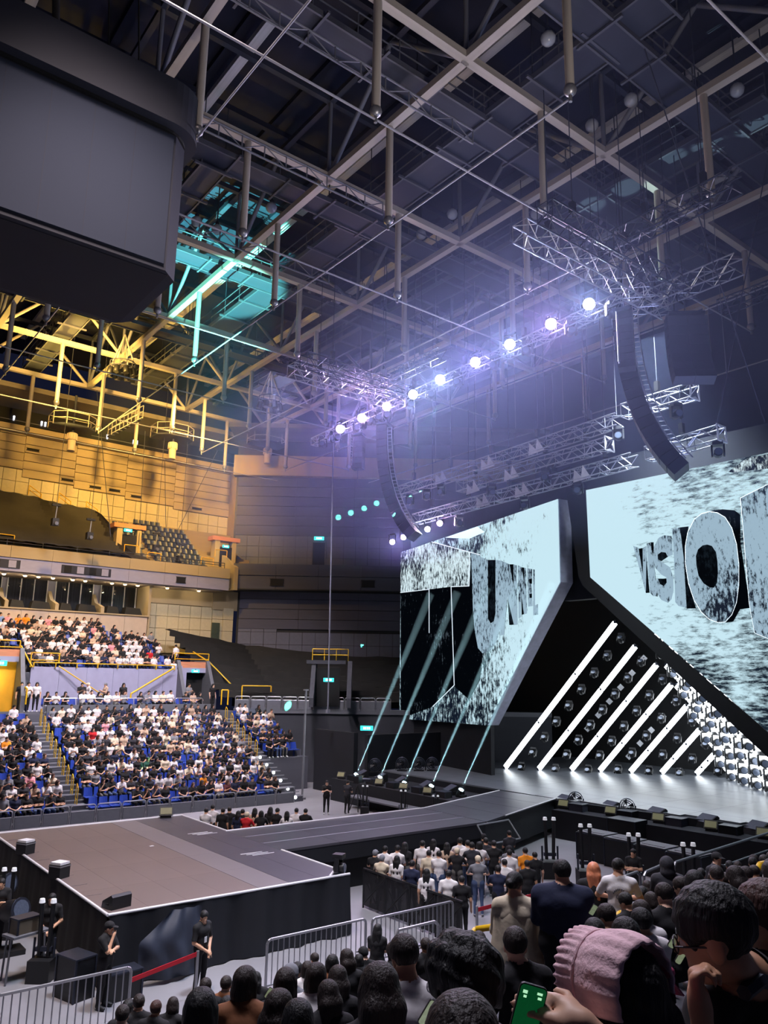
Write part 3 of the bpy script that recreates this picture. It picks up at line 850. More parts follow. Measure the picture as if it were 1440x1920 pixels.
MB().tube((22.3, 22.45, 1.5), (22.3, 21.9, 0.9), 0.03).tube((22.3, 22.45, 1.5), (24.2, 22.6, 1.5), 0.03).tube((24.2, 22.6, 1.5), (24.2, 22.0, 0.9), 0.03).tube((22.3, 21.9, 0.9), (24.2, 22.0, 0.9), 0.03).build('step_frame', m_steel, rw)

bs = thing('small_stage', 'low brown grey small stage with black skirts and white edge', 'stage', (10.3, 24.5, 0))
for i in range(4):
    for j in range(5):
        box2('deck_panel', (7.0 + i * 0.98, 18.95 + j * 2.24, ZS - 0.08), (7.0 + (i + 1) * 0.98 - 0.004, 18.95 + (j + 1) * 2.24 - 0.004, ZS), m_bst, bs)
for j in range(5):
    box2('deck_strip', (10.93, 18.95 + j * 2.24, ZS - 0.08), (11.85, 18.95 + (j + 1) * 2.24 - 0.004, ZS), m_bst2, bs)
for j in range(5):
    for i in range(2):
        box2('deck_panel', (11.86 + i * 0.93, 18.95 + j * 2.24, ZS - 0.08), (11.86 + (i + 1) * 0.93 - 0.01, 18.95 + (j + 1) * 2.24 - 0.004, ZS), m_bst3, bs)
for a, c in (((6.97, 18.9), (13.75, 18.9)), ((6.97, 18.9), (6.97, 30.2)), ((6.97, 30.2), (13.75, 30.2)), ((13.75, 26.4), (13.75, 30.2)), ((13.75, 19.6), (13.75, 22.6)), ((13.1, 18.95), (13.75, 19.6))):
    bar('edge_trim', a + (ZS,), c + (ZS,), 0.035, m_edge, bs)
for k in range(3):
    for (x, y) in ((12.75 + 0.1 * k, 26.6 - 0.16 * k), (12.75 + 0.12 * k, 22.75 - 0.16 * k)):
        box('tape_mark', (x, y, ZS + 0.004), (0.75, 0.05, 0.006), m_edge, bs)
for k in range(9):
    box('tape_mark', (7.25, 19.6 + k * 1.15, ZS + 0.004), (0.4, 0.03, 0.006), m_bst2, bs)


def skirt(name, p0, p1, z0, z1, m, parent, amp=0.05, step=0.09, seed=0):
    p0, p1 = Vector(p0 + (0,)), Vector(p1 + (0,))
    d = (p1 - p0)
    L = d.length
    d.normalize()
    n = Vector((d.y, -d.x, 0))
    k = max(4, int(L / step))
    r_ = random.Random(seed)
    ph = [r_.uniform(0, 6) for _ in range(4)]
    vs, fs = [], []
    for i in range(k + 1):
        s = L * i / k
        o = amp * (0.5 * math.sin(s * 5.1 + ph[0]) + 0.35 * math.sin(s * 11.7 + ph[1]) + 0.3 * math.sin(s * 2.3 + ph[2]))
        for j, t in enumerate((0, 0.15, 0.5, 1.0)):
            q = p0 + d * s + n * (o * (0.15 + 1.1 * t) + 0.12 * t * t * amp * 6)
            vs.append((q.x, q.y, z1 + (z0 - z1) * t))
    for i in range(k):
        for j in range(3):
            fs.append((i * 4 + j, i * 4 + j + 1, i * 4 + 4 + j + 1, i * 4 + 4 + j))
    return MB().add(vs, fs).build(name, m, parent, smooth=True)


MB().box((10.36, 24.55, 0.73), (6.6, 11.1, 1.45)).build('substructure', m_matte, bs)
skirt('skirt', (7.0, 18.88), (13.75, 18.88), 0.02, ZS - 0.02, m_drape, bs, 0.09, seed=1)
skirt('skirt', (6.95, 30.2), (6.95, 18.9), 0.02, ZS - 0.02, mat('brown_black_drape', (24, 21, 22), 0.85), bs, 0.05, seed=2)
skirt('skirt', (13.76, 18.9), (13.76, 22.6), 0.02, ZS - 0.02, m_drape, bs, 0.06, seed=3)
# loose tarpaulin bulging in front of the skirt
vs, fs = [], []
for i in range(25):
    for j in range(21):
        u, v = i / 24, j / 20
        x = 7.75 + u * 1.75 - 0.25 * (1 - v) * (1 - u) * 0 + 0.45 * (1 - u) * v * 0
        left = 7.55 + 0.55 * (1 - math.sqrt(max(0, 1 - (1.0 - v) ** 2))) if v < 1 else 7.55
        left = 7.62 + 0.75 * max(0, (0.42 - v)) / 0.42 * (1 if v < 0.42 else 0)
        x = left + u * (9.15 - left)
        z = 1.5 - v * (1.35 + 0.14 * u)
        y = 18.6 - 0.25 * math.sin(v * 2.6) * math.sin(u * 3.0 + 0.2) + 0.05 * math.sin(u * 9 + v * 7) * v + 0.04 * math.sin((u * 2 - v) * 8)
        vs.append((x, y, z))
for i in range(24):
    for j in range(20):
        fs.append((i * 21 + j, i * 21 + j + 1, i * 21 + 22 + j, i * 21 + 21 + j))
tag(MB().add(vs, fs).build('loose_tarpaulin', mat('slate_tarpaulin', (44, 50, 66), 0.55, noise=0.12, scale=2), smooth=True), 'slate blue tarpaulin bulging over the small stage skirt', 'tarpaulin')

# ------------------------------------------------------------------ LED screens with lettering
a_l, a_r = math.radians(11.2), math.radians(-3.6)
DL, DR = Vector((math.sin(a_l), math.cos(a_l), 0)), Vector((math.sin(a_r), math.cos(a_r), 0))
PL, PR = Vector((32.38, 26.29, 0)), Vector((32.38, 24.38, 0))


def frame_of(P, D):
    x, y = -D, Vector((0, 0, 1))
    z = x.cross(y)
    M = Matrix((x, y, z)).transposed().to_4x4()
    M.translation = P
    return M


ML, MR = frame_of(PL, DL), frame_of(PR, DR)


def grunge(name, white, black, sx, sy, thr, soft, strength, glow=None, big=0.35, mixlow=0.0):
    """LED picture content: scratched plaster in the screen's own metres"""
    m = bpy.data.materials.new(name)
    m.use_nodes = True
    nt = m.node_tree
    for n in list(nt.nodes): nt.nodes.remove(n)
    out = nt.nodes.new('ShaderNodeOutputMaterial')
    em = nt.nodes.new('ShaderNodeEmission')
    tc = nt.nodes.new('ShaderNodeTexCoord')
    mp = nt.nodes.new('ShaderNodeMapping')
    mp.inputs['Scale'].default_value = (sx, sy, 1)
    n1 = nt.nodes.new('ShaderNodeTexNoise')
    n1.inputs['Scale'].default_value = 1.0
    n1.inputs['Detail'].default_value = 12
    n1.inputs['Roughness'].default_value = 0.72
    n2 = nt.nodes.new('ShaderNodeTexNoise')
    n2.inputs['Scale'].default_value = big
    n2.inputs['Detail'].default_value = 3
    nt.links.new(tc.outputs['Object'], mp.inputs[0])
    nt.links.new(mp.outputs[0], n1.inputs['Vector'])
    nt.links.new(tc.outputs['Object'], n2.inputs['Vector'])
    ad = nt.nodes.new('ShaderNodeMath')
    ad.operation = 'MULTIPLY_ADD'
    ad.inputs[1].default_value = 0.55
    nt.links.new(n2.outputs[0], ad.inputs[0])
    nt.links.new(n1.outputs[0], ad.inputs[2])
    fac = ad.outputs[0]
    if glow:
        u0, u1, amt, v0, v1, amv = glow
        sp = nt.nodes.new('ShaderNodeSeparateXYZ')
        nt.links.new(tc.outputs['Object'], sp.inputs[0])
        for outp, (p, q, am) in ((sp.outputs[0], (u0, u1, amt)), (sp.outputs[1], (v0, v1, amv))):
            mr = nt.nodes.new('ShaderNodeMapRange')
            mr.inputs[1].default_value, mr.inputs[2].default_value = p, q
            mr.inputs[3].default_value, mr.inputs[4].default_value = 0, am
            nt.links.new(outp, mr.inputs[0])
            sm = nt.nodes.new('ShaderNodeMath')
            nt.links.new(fac, sm.inputs[0])
            nt.links.new(mr.outputs[0], sm.inputs[1])
            fac = sm.outputs[0]
    rp = nt.nodes.new('ShaderNodeValToRGB')
    rp.color_ramp.elements[0].position = thr
    rp.color_ramp.elements[1].position = thr + soft
    rp.color_ramp.elements[0].color = lin(black)
    rp.color_ramp.elements[1].color = lin(white)
    nt.links.new(fac, rp.inputs[0])
    nt.links.new(rp.outputs[0], em.inputs[0])
    em.inputs[1].default_value = strength
    nt.links.new(em.outputs[0], out.inputs[0])
    MATS[name] = m
    return m


g_bgL = grunge('led_plaster_left', (205, 238, 250), (18, 26, 40), 5.0, 2.0, 0.775, 0.13, 0.95, glow=(-8, -1, 0.22, 4, 9, 0.06), big=0.5)
g_bgR = grunge('led_plaster_right', (205, 238, 250), (26, 36, 50), 1.6, 5.5, 0.74, 0.2, 0.95, glow=(6, 0.5, 0.3, 4, 10, 0.08), big=0.5)
g_face = grunge('led_letter_face', (176, 206, 226), (30, 38, 54), 7.0, 2.4, 0.66, 0.1, 0.76)
g_bright = grunge('led_letter_bright', (222, 244, 252), (20, 26, 38), 6.0, 2.2, 0.70, 0.12, 0.95)
g_dark = grunge('led_letter_dark', (120, 136, 150), (7, 11, 18), 5.0, 2.0, 0.89, 0.14, 0.5)
g_shade = grunge('led_letter_shadow', (40, 52, 64), (8, 12, 18), 5.0, 2.0, 0.75, 0.3, 0.6)
g_glow = mat('led_tunnel_glow', (225, 250, 255), es=1.05, ecol=(222, 250, 255), noise=0)
g_line = mat('led_white_line', (235, 248, 255), es=1.0, ecol=(225, 240, 250), noise=0)
m_rev = mat('screen_reveal', (176, 178, 198), 0.6)


def flat_poly(name, pts, z, m, parent, M, holes=()):
    loops = [[Vector((u, v, 0)) for u, v in pts]] + [[Vector((u, v, 0)) for u, v in h] for h in holes]
    flat = [p for l in loops for p in l]
    tris = tessellate_polygon(loops)
    vs = [(p.x, p.y, z) for p in flat] + [(p.x, p.y, z - 0.012) for p in flat]
    n = len(flat)
    fs = []
    for t_ in tris:
        a, c, d = [flat[i] for i in t_]
        up_ = (c - a).cross(d - a).z > 0
        fs.append(tuple(t_) if up_ else tuple(reversed(t_)))
    o = 0
    for l in loops:
        k = len(l)
        fs += [(o + i, o + (i + 1) % k, n + o + (i + 1) % k, n + o + i) for i in range(k)]
        o += k
    return MB().add(vs, fs).build(name, m, parent, M)


sl = thing('led_screen', 'left LED screen showing the word TUNNEL in scratched concrete letters', 'screen', tuple(PL))
WM[sl.name] = ML
sl.matrix_basis = ML
outl = [(-17.8, 16.1), (0.05, 16.55), (0.0, 12.06), (-6.94, 4.35), (-17.8, 4.2)]
MB().prism([(u, v, -0.03) for u, v in outl], (0, 0, 0.02)).build('picture', g_bgL, sl, ML)
MB().prism([(u * 1.0 + (0.04 if u > -1 else 0), v, -0.86) for u, v in outl], (0, 0, 0.8)).build('screen_body', m_rev, sl, ML)
for nm, mt, z in (('dark1', g_dark, 0.002), ('dark2', g_dark, 0.002), ('Tstem', g_dark, 0.006), ('Tbar', g_bright, 0.008), ('Uslot', g_shade, 0.006), ('U', g_face, 0.01), ('N1', g_face, 0.008), ('N1d', g_shade, 0.01), ('N1e', g_shade, 0.006), ('N1f', g_shade, 0.006),
                  ('N2', g_face, 0.008), ('N2d', g_shade, 0.01), ('N2f', g_shade, 0.006), ('E', g_face, 0.006), ('E1', g_shade, 0.008), ('E2', g_shade, 0.008), ('Lf', g_face, 0.006), ('flashA', g_glow, 0.012)):
    flat_poly('letter' if nm in ('Tbar', 'Tstem', 'U', 'N1', 'N2', 'E', 'Lf') else 'letter_shading', LET_L[nm], z, mt, sl, ML)
for seg in (((-8.55, 14.84), (-8.66, 12.7)), ((-10.79, 12.86), (-10.45, 6.6)), ((-10.45, 6.6), (-13.1, 5.2)), ((-13.63, 12.96), (-13.6, 10.0)), ((-17.78, 13.11), (-13.63, 12.96)), ((-10.79, 12.86), (-8.66, 12.7)), ((-13.29, 16.2), (-7.4, 14.5))):
    MB().tube(seg[0] + (0.02,), seg[1] + (0.02,), 0.025).build('letter_edge', g_line, sl, ML)

sr = thing('led_screen', 'right LED screen showing the word VISION in scratched concrete letters', 'screen', tuple(PR))
WM[sr.name] = MR
sr.matrix_basis = MR
outr = [(0, 16.7), (17.8, 16.85), (17.8, 4.2), (9.15, 4.2), (0.04, 12.13)]
MB().prism([(u, v, -0.03) for u, v in outr], (0, 0, 0.02)).build('picture', g_bgR, sr, MR)
MB().prism([(u, v, -0.7) for u, v in outr], (0, 0, 0.65)).build('screen_body', m_matte, sr, MR)
flat_poly('letter', LET_R['O'], 0.012, g_face, sr, MR, [list(reversed(LET_R['Oh']))])
for nm, mt, z in (('Oh', g_shade, 0.004), ('Osh', g_dark, 0.006), ('I2', g_face, 0.01), ('I2s', g_shade, 0.006), ('S', g_face, 0.008), ('Sd', g_shade, 0.01), ('Sd2', g_shade, 0.01), ('I1', g_face, 0.01), ('I1s', g_shade, 0.006),
                  ('V', g_face, 0.008), ('Vd', g_shade, 0.01), ('Ve', g_shade, 0.01), ('N', g_face, 0.014), ('wedge', g_bright, 0.01)):
    flat_poly('letter' if nm in ('I2', 'S', 'I1', 'V', 'N') else 'letter_shading', LET_R[nm], z, mt, sr, MR)
for q in (LET_R['N'], LET_R['O']):
    for a, c in list(zip(q, q[1:] + q[:1])):
        if a[0] < 9.2 or c[0] < 9.2: MB().tube(a + (0.02,), c + (0.02,), 0.012).build('letter_edge', g_line, sr, MR)
flat_poly('border', [(-1.2, 17.0), (-0.02, 16.7), (0.02, 12.13), (9.15, 4.2), (9.15, 3.1), (-0.35, 11.7), (-0.6, 12.2)], 0.06, m_matte, sr, MR)
# black set pieces: post between the screens, headers and skirts
fx = thing('set_wall', 'black set wall and header around the two LED screens', 'set', (34, 25, 0))
MB().prism([(33.6, 24.3, 11.2), (33.6, 27.0, 11.2), (33.6, 27.0, 17.2), (33.6, 24.3, 17.2)], (0.5, 0, 0)).build('post', m_drape, fx)
MB().prism([(33.2, 25.9, 1.5), (33.2, 25.9, 12), (36.2, 44, 1.5)], (0.05, 0, 0)).build('gusset', m_matte, fx) if False else None
b = MB()
q0, q1 = PL - DL * -6.9, PL - DL * -17.8
b.prism([(q0.x + 0.3, q0.y, 1.5), (q1.x + 0.3, q1.y, 1.5), (q1.x + 0.3, q1.y, 4.3), (q0.x + 0.3, q0.y, 4.45)], (0.3, 0, 0)).build('lower_wall', m_drape, fx)
b = MB()
q0, q1 = PL, PL + DL * 18.2
b.prism([(q0.x + 1.2, q0.y, 16.4), (q1.x + 1.2, q1.y, 16.0), (q1.x + 1.2, q1.y, 18.4), (q0.x + 1.2, q0.y, 18.6)], (0.2, 0, 0)).build('header', m_drape, fx)
q0, q1 = PR + DR * 0.6, PR - DR * 18
b = MB()
b.prism([(q0.x + 0.9, q0.y, 16.4), (q1.x + 0.9, q1.y, 16.4), (q1.x + 0.9, q1.y, 18.4), (q0.x + 0.9, q0.y, 18.4)], (0.2, 0, 0)).build('header', m_drape, fx)
box2('back_wall', (47.5, 6, 1.5), (47.8, 44, 20), m_matte, fx)
box2('side_flat', (29.2, 38.6, 0), (38, 38.9, 3.6), m_drape, fx)
box2('side_flat', (28.6, 39.2, 0), (28.9, 43.5, 3.7), m_drape, fx)

# ------------------------------------------------------------------ light battens of the triangular tunnel
m_bat = mat('batten_glow', (255, 255, 255), es=7, ecol=(240, 248, 255), noise=0)
CY = 25.4
BX = [37.26, 38.5, 40.0, 41.15, 42.35, 43.55, 44.95]
BW = [9.6, 7.95, 6.65, 5.4, 4.05, 2.7, 1.25]
BE = [1.0, 0.62, 0.3, 0.15, 0.0, 0.0, 0.0]


def moving_light_proto():
    t = thing('moving_light', 'black moving light', 'light')
    box('base', (0, 0, 0.0), (0.3, 0.3, 0.12), m_black, t)
    for s in (-1, 1): box('yoke_arm', (0.17 * s, 0, -0.22), (0.05, 0.12, 0.36), m_black, t)
    bar('head', (0, 0.12, -0.3), (0, -0.18, -0.3), 0.13, m_black, t, 'cyl12')
    bar('lens', (0, -0.18, -0.3), (0, -0.2, -0.3), 0.11, mat('lens_glass', (90, 100, 120), 0.15, 0.2), t, 'cyl12')
    return t


ml_proto = moving_light_proto()
ml_used = [False]


def moving_light(M, label, group='moving lights'):
    if not ml_used[0]:
        ml_used[0] = True
        t = ml_proto
        inv = WM[t.name].inverted()
        for ch in t.children: WM[ch.name] = M @ inv @ WM[ch.name]
        t.matrix_basis = M
        WM[t.name] = M
    else:
        t = copy_tree(ml_proto, M)
    t['label'] = label
    t['group'] = group
    return t


for i, (x, wd) in enumerate(zip(BX, BW)):
    for side in (1, -1):
        p0 = Vector((x, CY + side * wd, ZS + 0.08))
        p1 = Vector((x, CY + side * BE[i] , ZS + 0.08 + wd - BE[i]))
        d = (p1 - p0).normalized()
        L = (p1 - p0).length
        nrm = Vector((0, -side * 0.707, -0.707))
        if side == 1:
            t = thing('light_batten', 'glowing white diagonal light batten, %s from the left on stage' % ORD[i], 'light', tuple(p0), group='light battens of the stage tunnel')
        else:
            t = thing('light_batten', 'glowing white light batten on the right leg of the tunnel, %s from the front' % ORD[i], 'light', tuple(p0), group='light battens of the right tunnel leg')
        ns = 3 if side == 1 else max(2, int(L / 0.95))
        for k in range(ns):
            a, c = p0 + d * (L * k / ns + 0.03), p0 + d * (L * (k + 1) / ns - 0.05)
            tb = beam('tube_light', a, c, 0.16, 0.26 if side == 1 else 0.4, m_bat, t)
        rail = Vector((0.22, 0, 0)) - nrm * 0.16
        beam('back_rail', p0 + rail, p1 + rail, 0.2, 0.12, m_black, t)
        for k in range(ns + 1):
            q = p0 + d * (L * k / ns)
            box('clip', q, (0.2, 0.12, 0.12), m_dalu, t)
        if side == 1:
            nm = max(1, int(L / 1.25))
            for k in range(nm):
                q = p0 + d * (L * (k + 0.6) / nm) + Vector((0.55, -0.35, -0.35))
                R = Matrix.Rotation(-math.pi / 4 * side, 4, 'X')
                moving_light(Matrix.Translation(q) @ Matrix.Rotation(-1.2, 4, 'Z') @ R @ Matrix.Scale(1.15, 4), 'dark moving light, %s up the frame behind the %s diagonal batten' % (ORD[k], ORD[i]), 'moving lights on the tunnel frames')
        else:
            for k in range(ns):
                q = p0 + d * (L * (k + 0.35) / ns) + Vector((-0.35, -0.1, 0.05))
                moving_light(Matrix.Translation(q + Vector((0, 0, 0.3))) @ Matrix.Rotation(-0.9, 4, 'Z') @ Matrix.Scale(1.5, 4), 'black moving light, %s up the right leg of the %s tunnel frame' % (ORD[k], ORD[i]), 'moving lights on the right tunnel leg')
    if i % 2 == 1:
        for k in range(int(wd * 1.2)):
            q = Vector((x + 0.5, CY + wd, ZS)) + Vector((0, -0.707, 0.707)) * (0.6 + k * 1.15) + Vector((0, -0.55, -0.2))
            tt = thing('blinder', 'pale square blinder, %s up beside the %s batten' % (ORD[k], ORD[i]), 'light', tuple(q), group='square blinders in the tunnel')
            R = Matrix.Rotation(-0.9, 4, 'Z') @ Matrix.Rotation(math.pi / 4, 4, 'Y')
            box('panel', q, (0.28, 0.08, 0.28), m_white, tt, R=R)
            box('casing', q + Vector((0.08, 0.06, 0)), (0.32, 0.1, 0.32), m_black, tt, R=R)

# ------------------------------------------------------------------ rigging
def box_truss(p0, p1, sz, label, m=None, endplate=False, chains=2, seglen=0.6, lbl_group='stage lighting trusses', ztop=33):
    m = m or m_alu
    p0, p1 = Vector(p0), Vector(p1)
    d = (p1 - p0)
    L = d.length
    d.normalize()
    n = Vector((0, 0, 1)).cross(d).normalized()
    u = d.cross(n)
    t = thing('box_truss', label, 'truss', tuple(p0), group=lbl_group)
    cs = [n * (sz / 2 * a) + u * (sz / 2 * c) for a, c in ((-1, -1), (1, -1), (1, 1), (-1, 1))]
    for c in cs: bar('chord', p0 + c, p1 + c, 0.035, m, t, 'cyl6')
    b = MB()
    k = max(2, int(L / seglen))
    for i in range(k):
        a, e = L * i / k, L * (i + 1) / k
        for f in range(4):
            c0, c1 = cs[f], cs[(f + 1) % 4]
            if i % 2: c0, c1 = c1, c0
            b.tube(p0 + d * a + c0, p0 + d * e + c1, 0.02, n=4, cap=False)
            if i % 3 == 0: b.tube(p0 + d * a + c0, p0 + d * a + c1, 0.02, n=4, cap=False)
    b.build('lacing', m, t)
    if endplate:
        b = MB()
        h = sz / 2 + 0.07
        for (a0, c0, a1, c1) in ((-1, -1, 1, -1), (1, -1, 1, 1), (1, 1, -1, 1), (-1, 1, -1, -1)):
            q = [p1 + n * (h * a0) + u * (h * c0), p1 + n * (h * a1) + u * (h * c1), p1 + n * (h * 0.62 * (a0 + a1) / 2) + u * (h * 0.62 * (c0 + c1) / 2)]
            b.prism(q, d * 0.05)
        b.build('end_plate', m_white, t)
    for i in range(chains):
        q = p0 + d * (L * (i + 0.5) / chains)
        bar('hoist_chain', q + u * sz / 2, Vector((q.x, q.y, ztop)), 0.02, m_catwalk, t, 'cyl6')
        box('hoist_motor', q + u * (sz / 2 + 0.45), (0.2, 0.2, 0.45), m_black, t)
    return t


FZ = 23.4
box_truss((28, 43.9, FZ - 0.4), (28, 18.0, FZ + 0.4), 0.5, 'long front lighting truss carrying the row of bright spotlights', m_alu, chains=6)
box_truss((31, 38.3, 18.85), (31, 21.2, 19.4), 0.6, 'silver box truss, uppermost of the three above the left screen', chains=5)
box_truss((31.2, 32.6, 18.2), (31.2, 22.0, 18.4), 0.6, 'silver box truss with white end plate, middle of the three above the left screen', endplate=True, chains=4)
box_truss((31.5, 37.0, 16.95), (31.5, 20.8, 17.4), 0.6, 'silver box truss, lowest of the three just above the left screen', chains=5)
box_truss((30, 20.2, 19.3), (30, 16.7, 19.3), 0.62, 'short silver truss with white end plate, upper right', endplate=True, chains=1)
box_truss((30.5, 19.4, 17.15), (30.5, 15.9, 17.3), 0.62, 'short silver truss with white end plate, lower right', endplate=True, chains=1)
# ladder grids
box_truss((19.8, 17.4, 23.3), (29.6, 17.4, 23.3), 0.7, 'ladder grid truss running towards the stage, lower of the right pair', chains=3)
box_truss((19.8, 16.2, 23.5), (29.4, 16.2, 23.5), 0.7, 'ladder grid truss running towards the stage, upper of the right pair', m_dalu, chains=3)
box_truss((28.6, 18.8, 23.5), (28.6, 13.6, 23.5), 0.7, 'short ladder truss crossing at the right speaker array', chains=2)
box_truss((24.6, 16.4, 24.3), (24.6, 11.5, 24.3), 0.7, 'short dark ladder truss at the upper right', m_dalu, chains=2)
box_truss((20.4, 34.6, 23.4), (28, 34.9, 23.4), 0.7, 'ladder grid truss above the left speaker array, nearer one', m_alu, chains=2)
box_truss((20.4, 33.3, 23.6), (28, 33.6, 23.6), 0.7, 'ladder grid truss above the left speaker array, farther one', m_dalu, chains=2)
box_truss((26.5, 36, 24.2), (26.5, 29, 24.2), 0.6, 'dark cross truss above the left front truss', m_dalu, chains=2)
box_truss((33.5, 17, 24.5), (33.5, 6, 24.5), 0.6, 'dark truss at the right edge above the stage', m_dalu, chains=2)

# nine bright front spotlights
SP = [(40.3, 23.02, 'v'), (37.9, 23.15, 'p'), (35.35, 23.23, 'p'), (32.85, 23.27, 'w'), (30.5, 23.48, 'w'), (27.7, 23.62, 'v'), (25.2, 23.77, 'w'), (22.5, 23.9, 'p'), (20.25, 24.06, 'w')]
GC = {'w': (236, 246, 255), 'v': (226, 190, 255), 'p': (255, 196, 250)}
for k in GC: mat('spot_glow_' + k, GC[k], es=60, ecol=GC[k], noise=0)
LC = {'w': (0.8, 0.86, 1.0), 'v': (0.66, 0.5, 1.0), 'p': (1.0, 0.58, 0.95)}
CAM = Vector((0, 0, EYE))


def spotlight(p, col, label, r, group, energy):
    p = Vector(p)
    d = (CAM + Vector((3, 8, 2)) - p).normalized()
    t = thing('spotlight', label, 'light', tuple(p), group=group)
    bar('can', p - d * 0.45, p, r * 1.15, m_black, t, 'cyl12')
    bar('lens', p, p + d * 0.03, r, MATS['spot_glow_' + col], t, 'cyl12')
    s = Vector((0, 0, 1)).cross(d).normalized()
    for a in (-1, 1):
        beam('yoke_arm', p - d * 0.2 + s * (r * 1.3 * a), p - d * 0.2 + s * (r * 1.3 * a) + Vector((0, 0, 0.5)), 0.05, 0.08, m_black, t)
    box('clamp', p - d * 0.2 + Vector((0, 0, 0.52)), (0.12, r * 2.7, 0.08), m_black, t)
    lamp('SPOT', 'spot_lamp', tuple(p + d * 0.1), tuple(CAM + Vector((3, 12, -2))), energy, LC[col], spot_size=math.radians(150), spot_blend=1.0, shadow_soft_size=0.15)


for k, (y, z, c) in enumerate(SP):
    spotlight((27.7, y, z), c, 'blazing %s front spotlight, %s from the left on the long truss' % ({'w': 'white', 'v': 'violet white', 'p': 'pinkish'}[c], ORD[k]), 0.27, 'front spotlights on the long truss', 2300)
for k, (y, z, c) in enumerate(((39.5, 15.81, 'v'), (38.34, 15.97, 'p'), (37.16, 16.1, 'w'), (35.97, 16.17, 'w'), (34.83, 16.38, 'p'))):
    spotlight((31.6, y, z), c, 'small blazing spotlight, %s from the left at the top of the left screen' % ORD[k], 0.17, 'small spotlights above the left screen', 700)
# moving lights hung under trusses
R180 = Matrix.Identity(4)
for k, y in enumerate((42.6, 41.4, 40.9, 38.6, 38.1, 36.9, 36.2, 35.6, 33.4, 31.5, 29.2, 26.4, 24.2, 21.5, 19.2)):
    moving_light(Matrix.Translation((27.9, y, FZ - 0.45 + (43.9 - y) * 0.03)) @ Matrix.Rotation(-0.9 + 0.5 * math.sin(k), 4, 'Z') @ Matrix.Scale(1.5, 4), 'moving light hanging below the long front truss, %s from the left' % ORD[k], 'moving lights under the front truss')
for k, (x, y, z) in enumerate(((31, 37, 18.4), (31, 35.4, 18.45), (31, 34, 18.5), (31, 21.3, 19.0), (31.5, 33, 16.5), (31.5, 27.8, 16.7), (31.5, 24.2, 16.9), (30, 17.6, 18.9), (30.5, 16.1, 16.9), (31.2, 26, 17.9), (31.2, 30, 17.8))):
    moving_light(Matrix.Translation((x, y, z)) @ Matrix.Rotation(-0.9 + 0.4 * math.sin(k * 2), 4, 'Z') @ Matrix.Scale(1.4, 4), 'moving light under the trusses above the screens, %s in the count from the left screen' % ORD[k], 'moving lights above the screens')
# pale reflector flaps on the trusses
for k, (x, y, z) in enumerate(((30.7, 33.5, 19.0), (30.7, 29.6, 19.1), (30.7, 26.0, 19.2), (30.9, 31.0, 17.95), (30.9, 28.0, 18.2), (31.2, 30.5, 17.1), (31.2, 27.5, 17.2), (31.2, 23.5, 17.3))):
    b = MB().prism([(x, y - 0.35, z - 0.35), (x, y + 0.3, z - 0.4), (x - 0.1, y + 0.05, z + 0.35)], (0.02, 0.02, 0)).prism([(x, y + 0.05, z - 0.38), (x, y + 0.75, z - 0.42), (x - 0.15, y + 0.55, z + 0.2)], (0.02, 0.02, 0))
    tag(b.build('reflector_flap', m_white), 'pale pointed reflector flap, %s on the trusses above the left screen' % ORD[k], 'reflector', 'reflector flaps on the screen trusses')


# line arrays
def line_array(top, n, h, wd, dp, curve, rz, label, m, drop=0.0, ladder=True, cols=1):
    t = thing('line_array', label, 'speaker', tuple(top), group='hanging line array speakers')
    p = Vector(top)
    R0 = Matrix.Rotation(rz, 4, 'Z')
    ang = 0.0
    left = []
    for i in range(n):
        R = R0 @ Matrix.Rotation(ang, 4, 'X')
        c = p + (R @ Vector((0, 0, -h / 2)))
        for q in range(cols):
            box('cabinet', c + (R @ Vector(((q - (cols - 1) / 2) * wd, 0, 0))), (wd * 0.985, dp, h * 0.95), m, t, R=R)
        left.append(c + (R @ Vector((-wd * cols / 2 + 0.05, -dp / 2 - 0.05, 0))))
        p = p + (R @ Vector((0, 0, -h)))
        ang -= curve * (0.4 + 1.2 * i / n)
    box('bumper_frame', Vector(top) + Vector((0, 0, 0.12)), (wd * cols * 0.9, dp * 1.1, 0.14), m_dalu, t, rz)
    bar('hoist_chain', Vector(top) + Vector((0, 0, 0.1)), Vector((top[0], top[1], 33)), 0.025, m_catwalk, t, 'cyl6')
    if ladder:
        b = MB()
        for a, c in zip(left[:-1], left[1:]):
            o = (R0 @ Vector((0.0, -0.28, 0)))
            b.tube(a, c, 0.03)
            b.tube(a + o, c + o, 0.03)
            b.tube(a, a + o, 0.02)
            b.tube((a + c) / 2, (a + c) / 2 + o, 0.02)
        b.build('rigging_ladder', m_alu, t)
    return t


m_spk = mat('speaker_black', (12, 13, 20), 0.6)
m_spk2 = mat('speaker_grille', (52, 54, 70), 0.7, noise=0.2, scale=30)
RA = math.radians(-52)
line_array((28.4, 36.4, 22.3), 16, 0.47, 1.2, 0.7, 0.05, math.radians(30), 'long curved black line array hanging left of the screens', m_spk)
line_array((28.4, 19.0, 23.2), 17, 0.47, 1.3, 0.75, 0.045, math.radians(30), 'long curved black line array hanging between the screens at right', m_spk)
line_array((29.2, 16.4, 22.4), 7, 0.46, 0.85, 0.5, 0.09, math.radians(-42), 'twin grey curved speaker columns at the far right', m_spk2, ladder=False, cols=2)
line_array((27.6, 38.0, 21.9), 6, 0.36, 0.7, 0.5, 0.02, math.radians(-60), 'short speaker column beside the left line array', m_spk, ladder=True)
line_array((27.7, 18.4, 22.9), 8, 0.34, 0.7, 0.5, 0.02, math.radians(-60), 'short speaker column beside the right line array', m_spk, ladder=True)
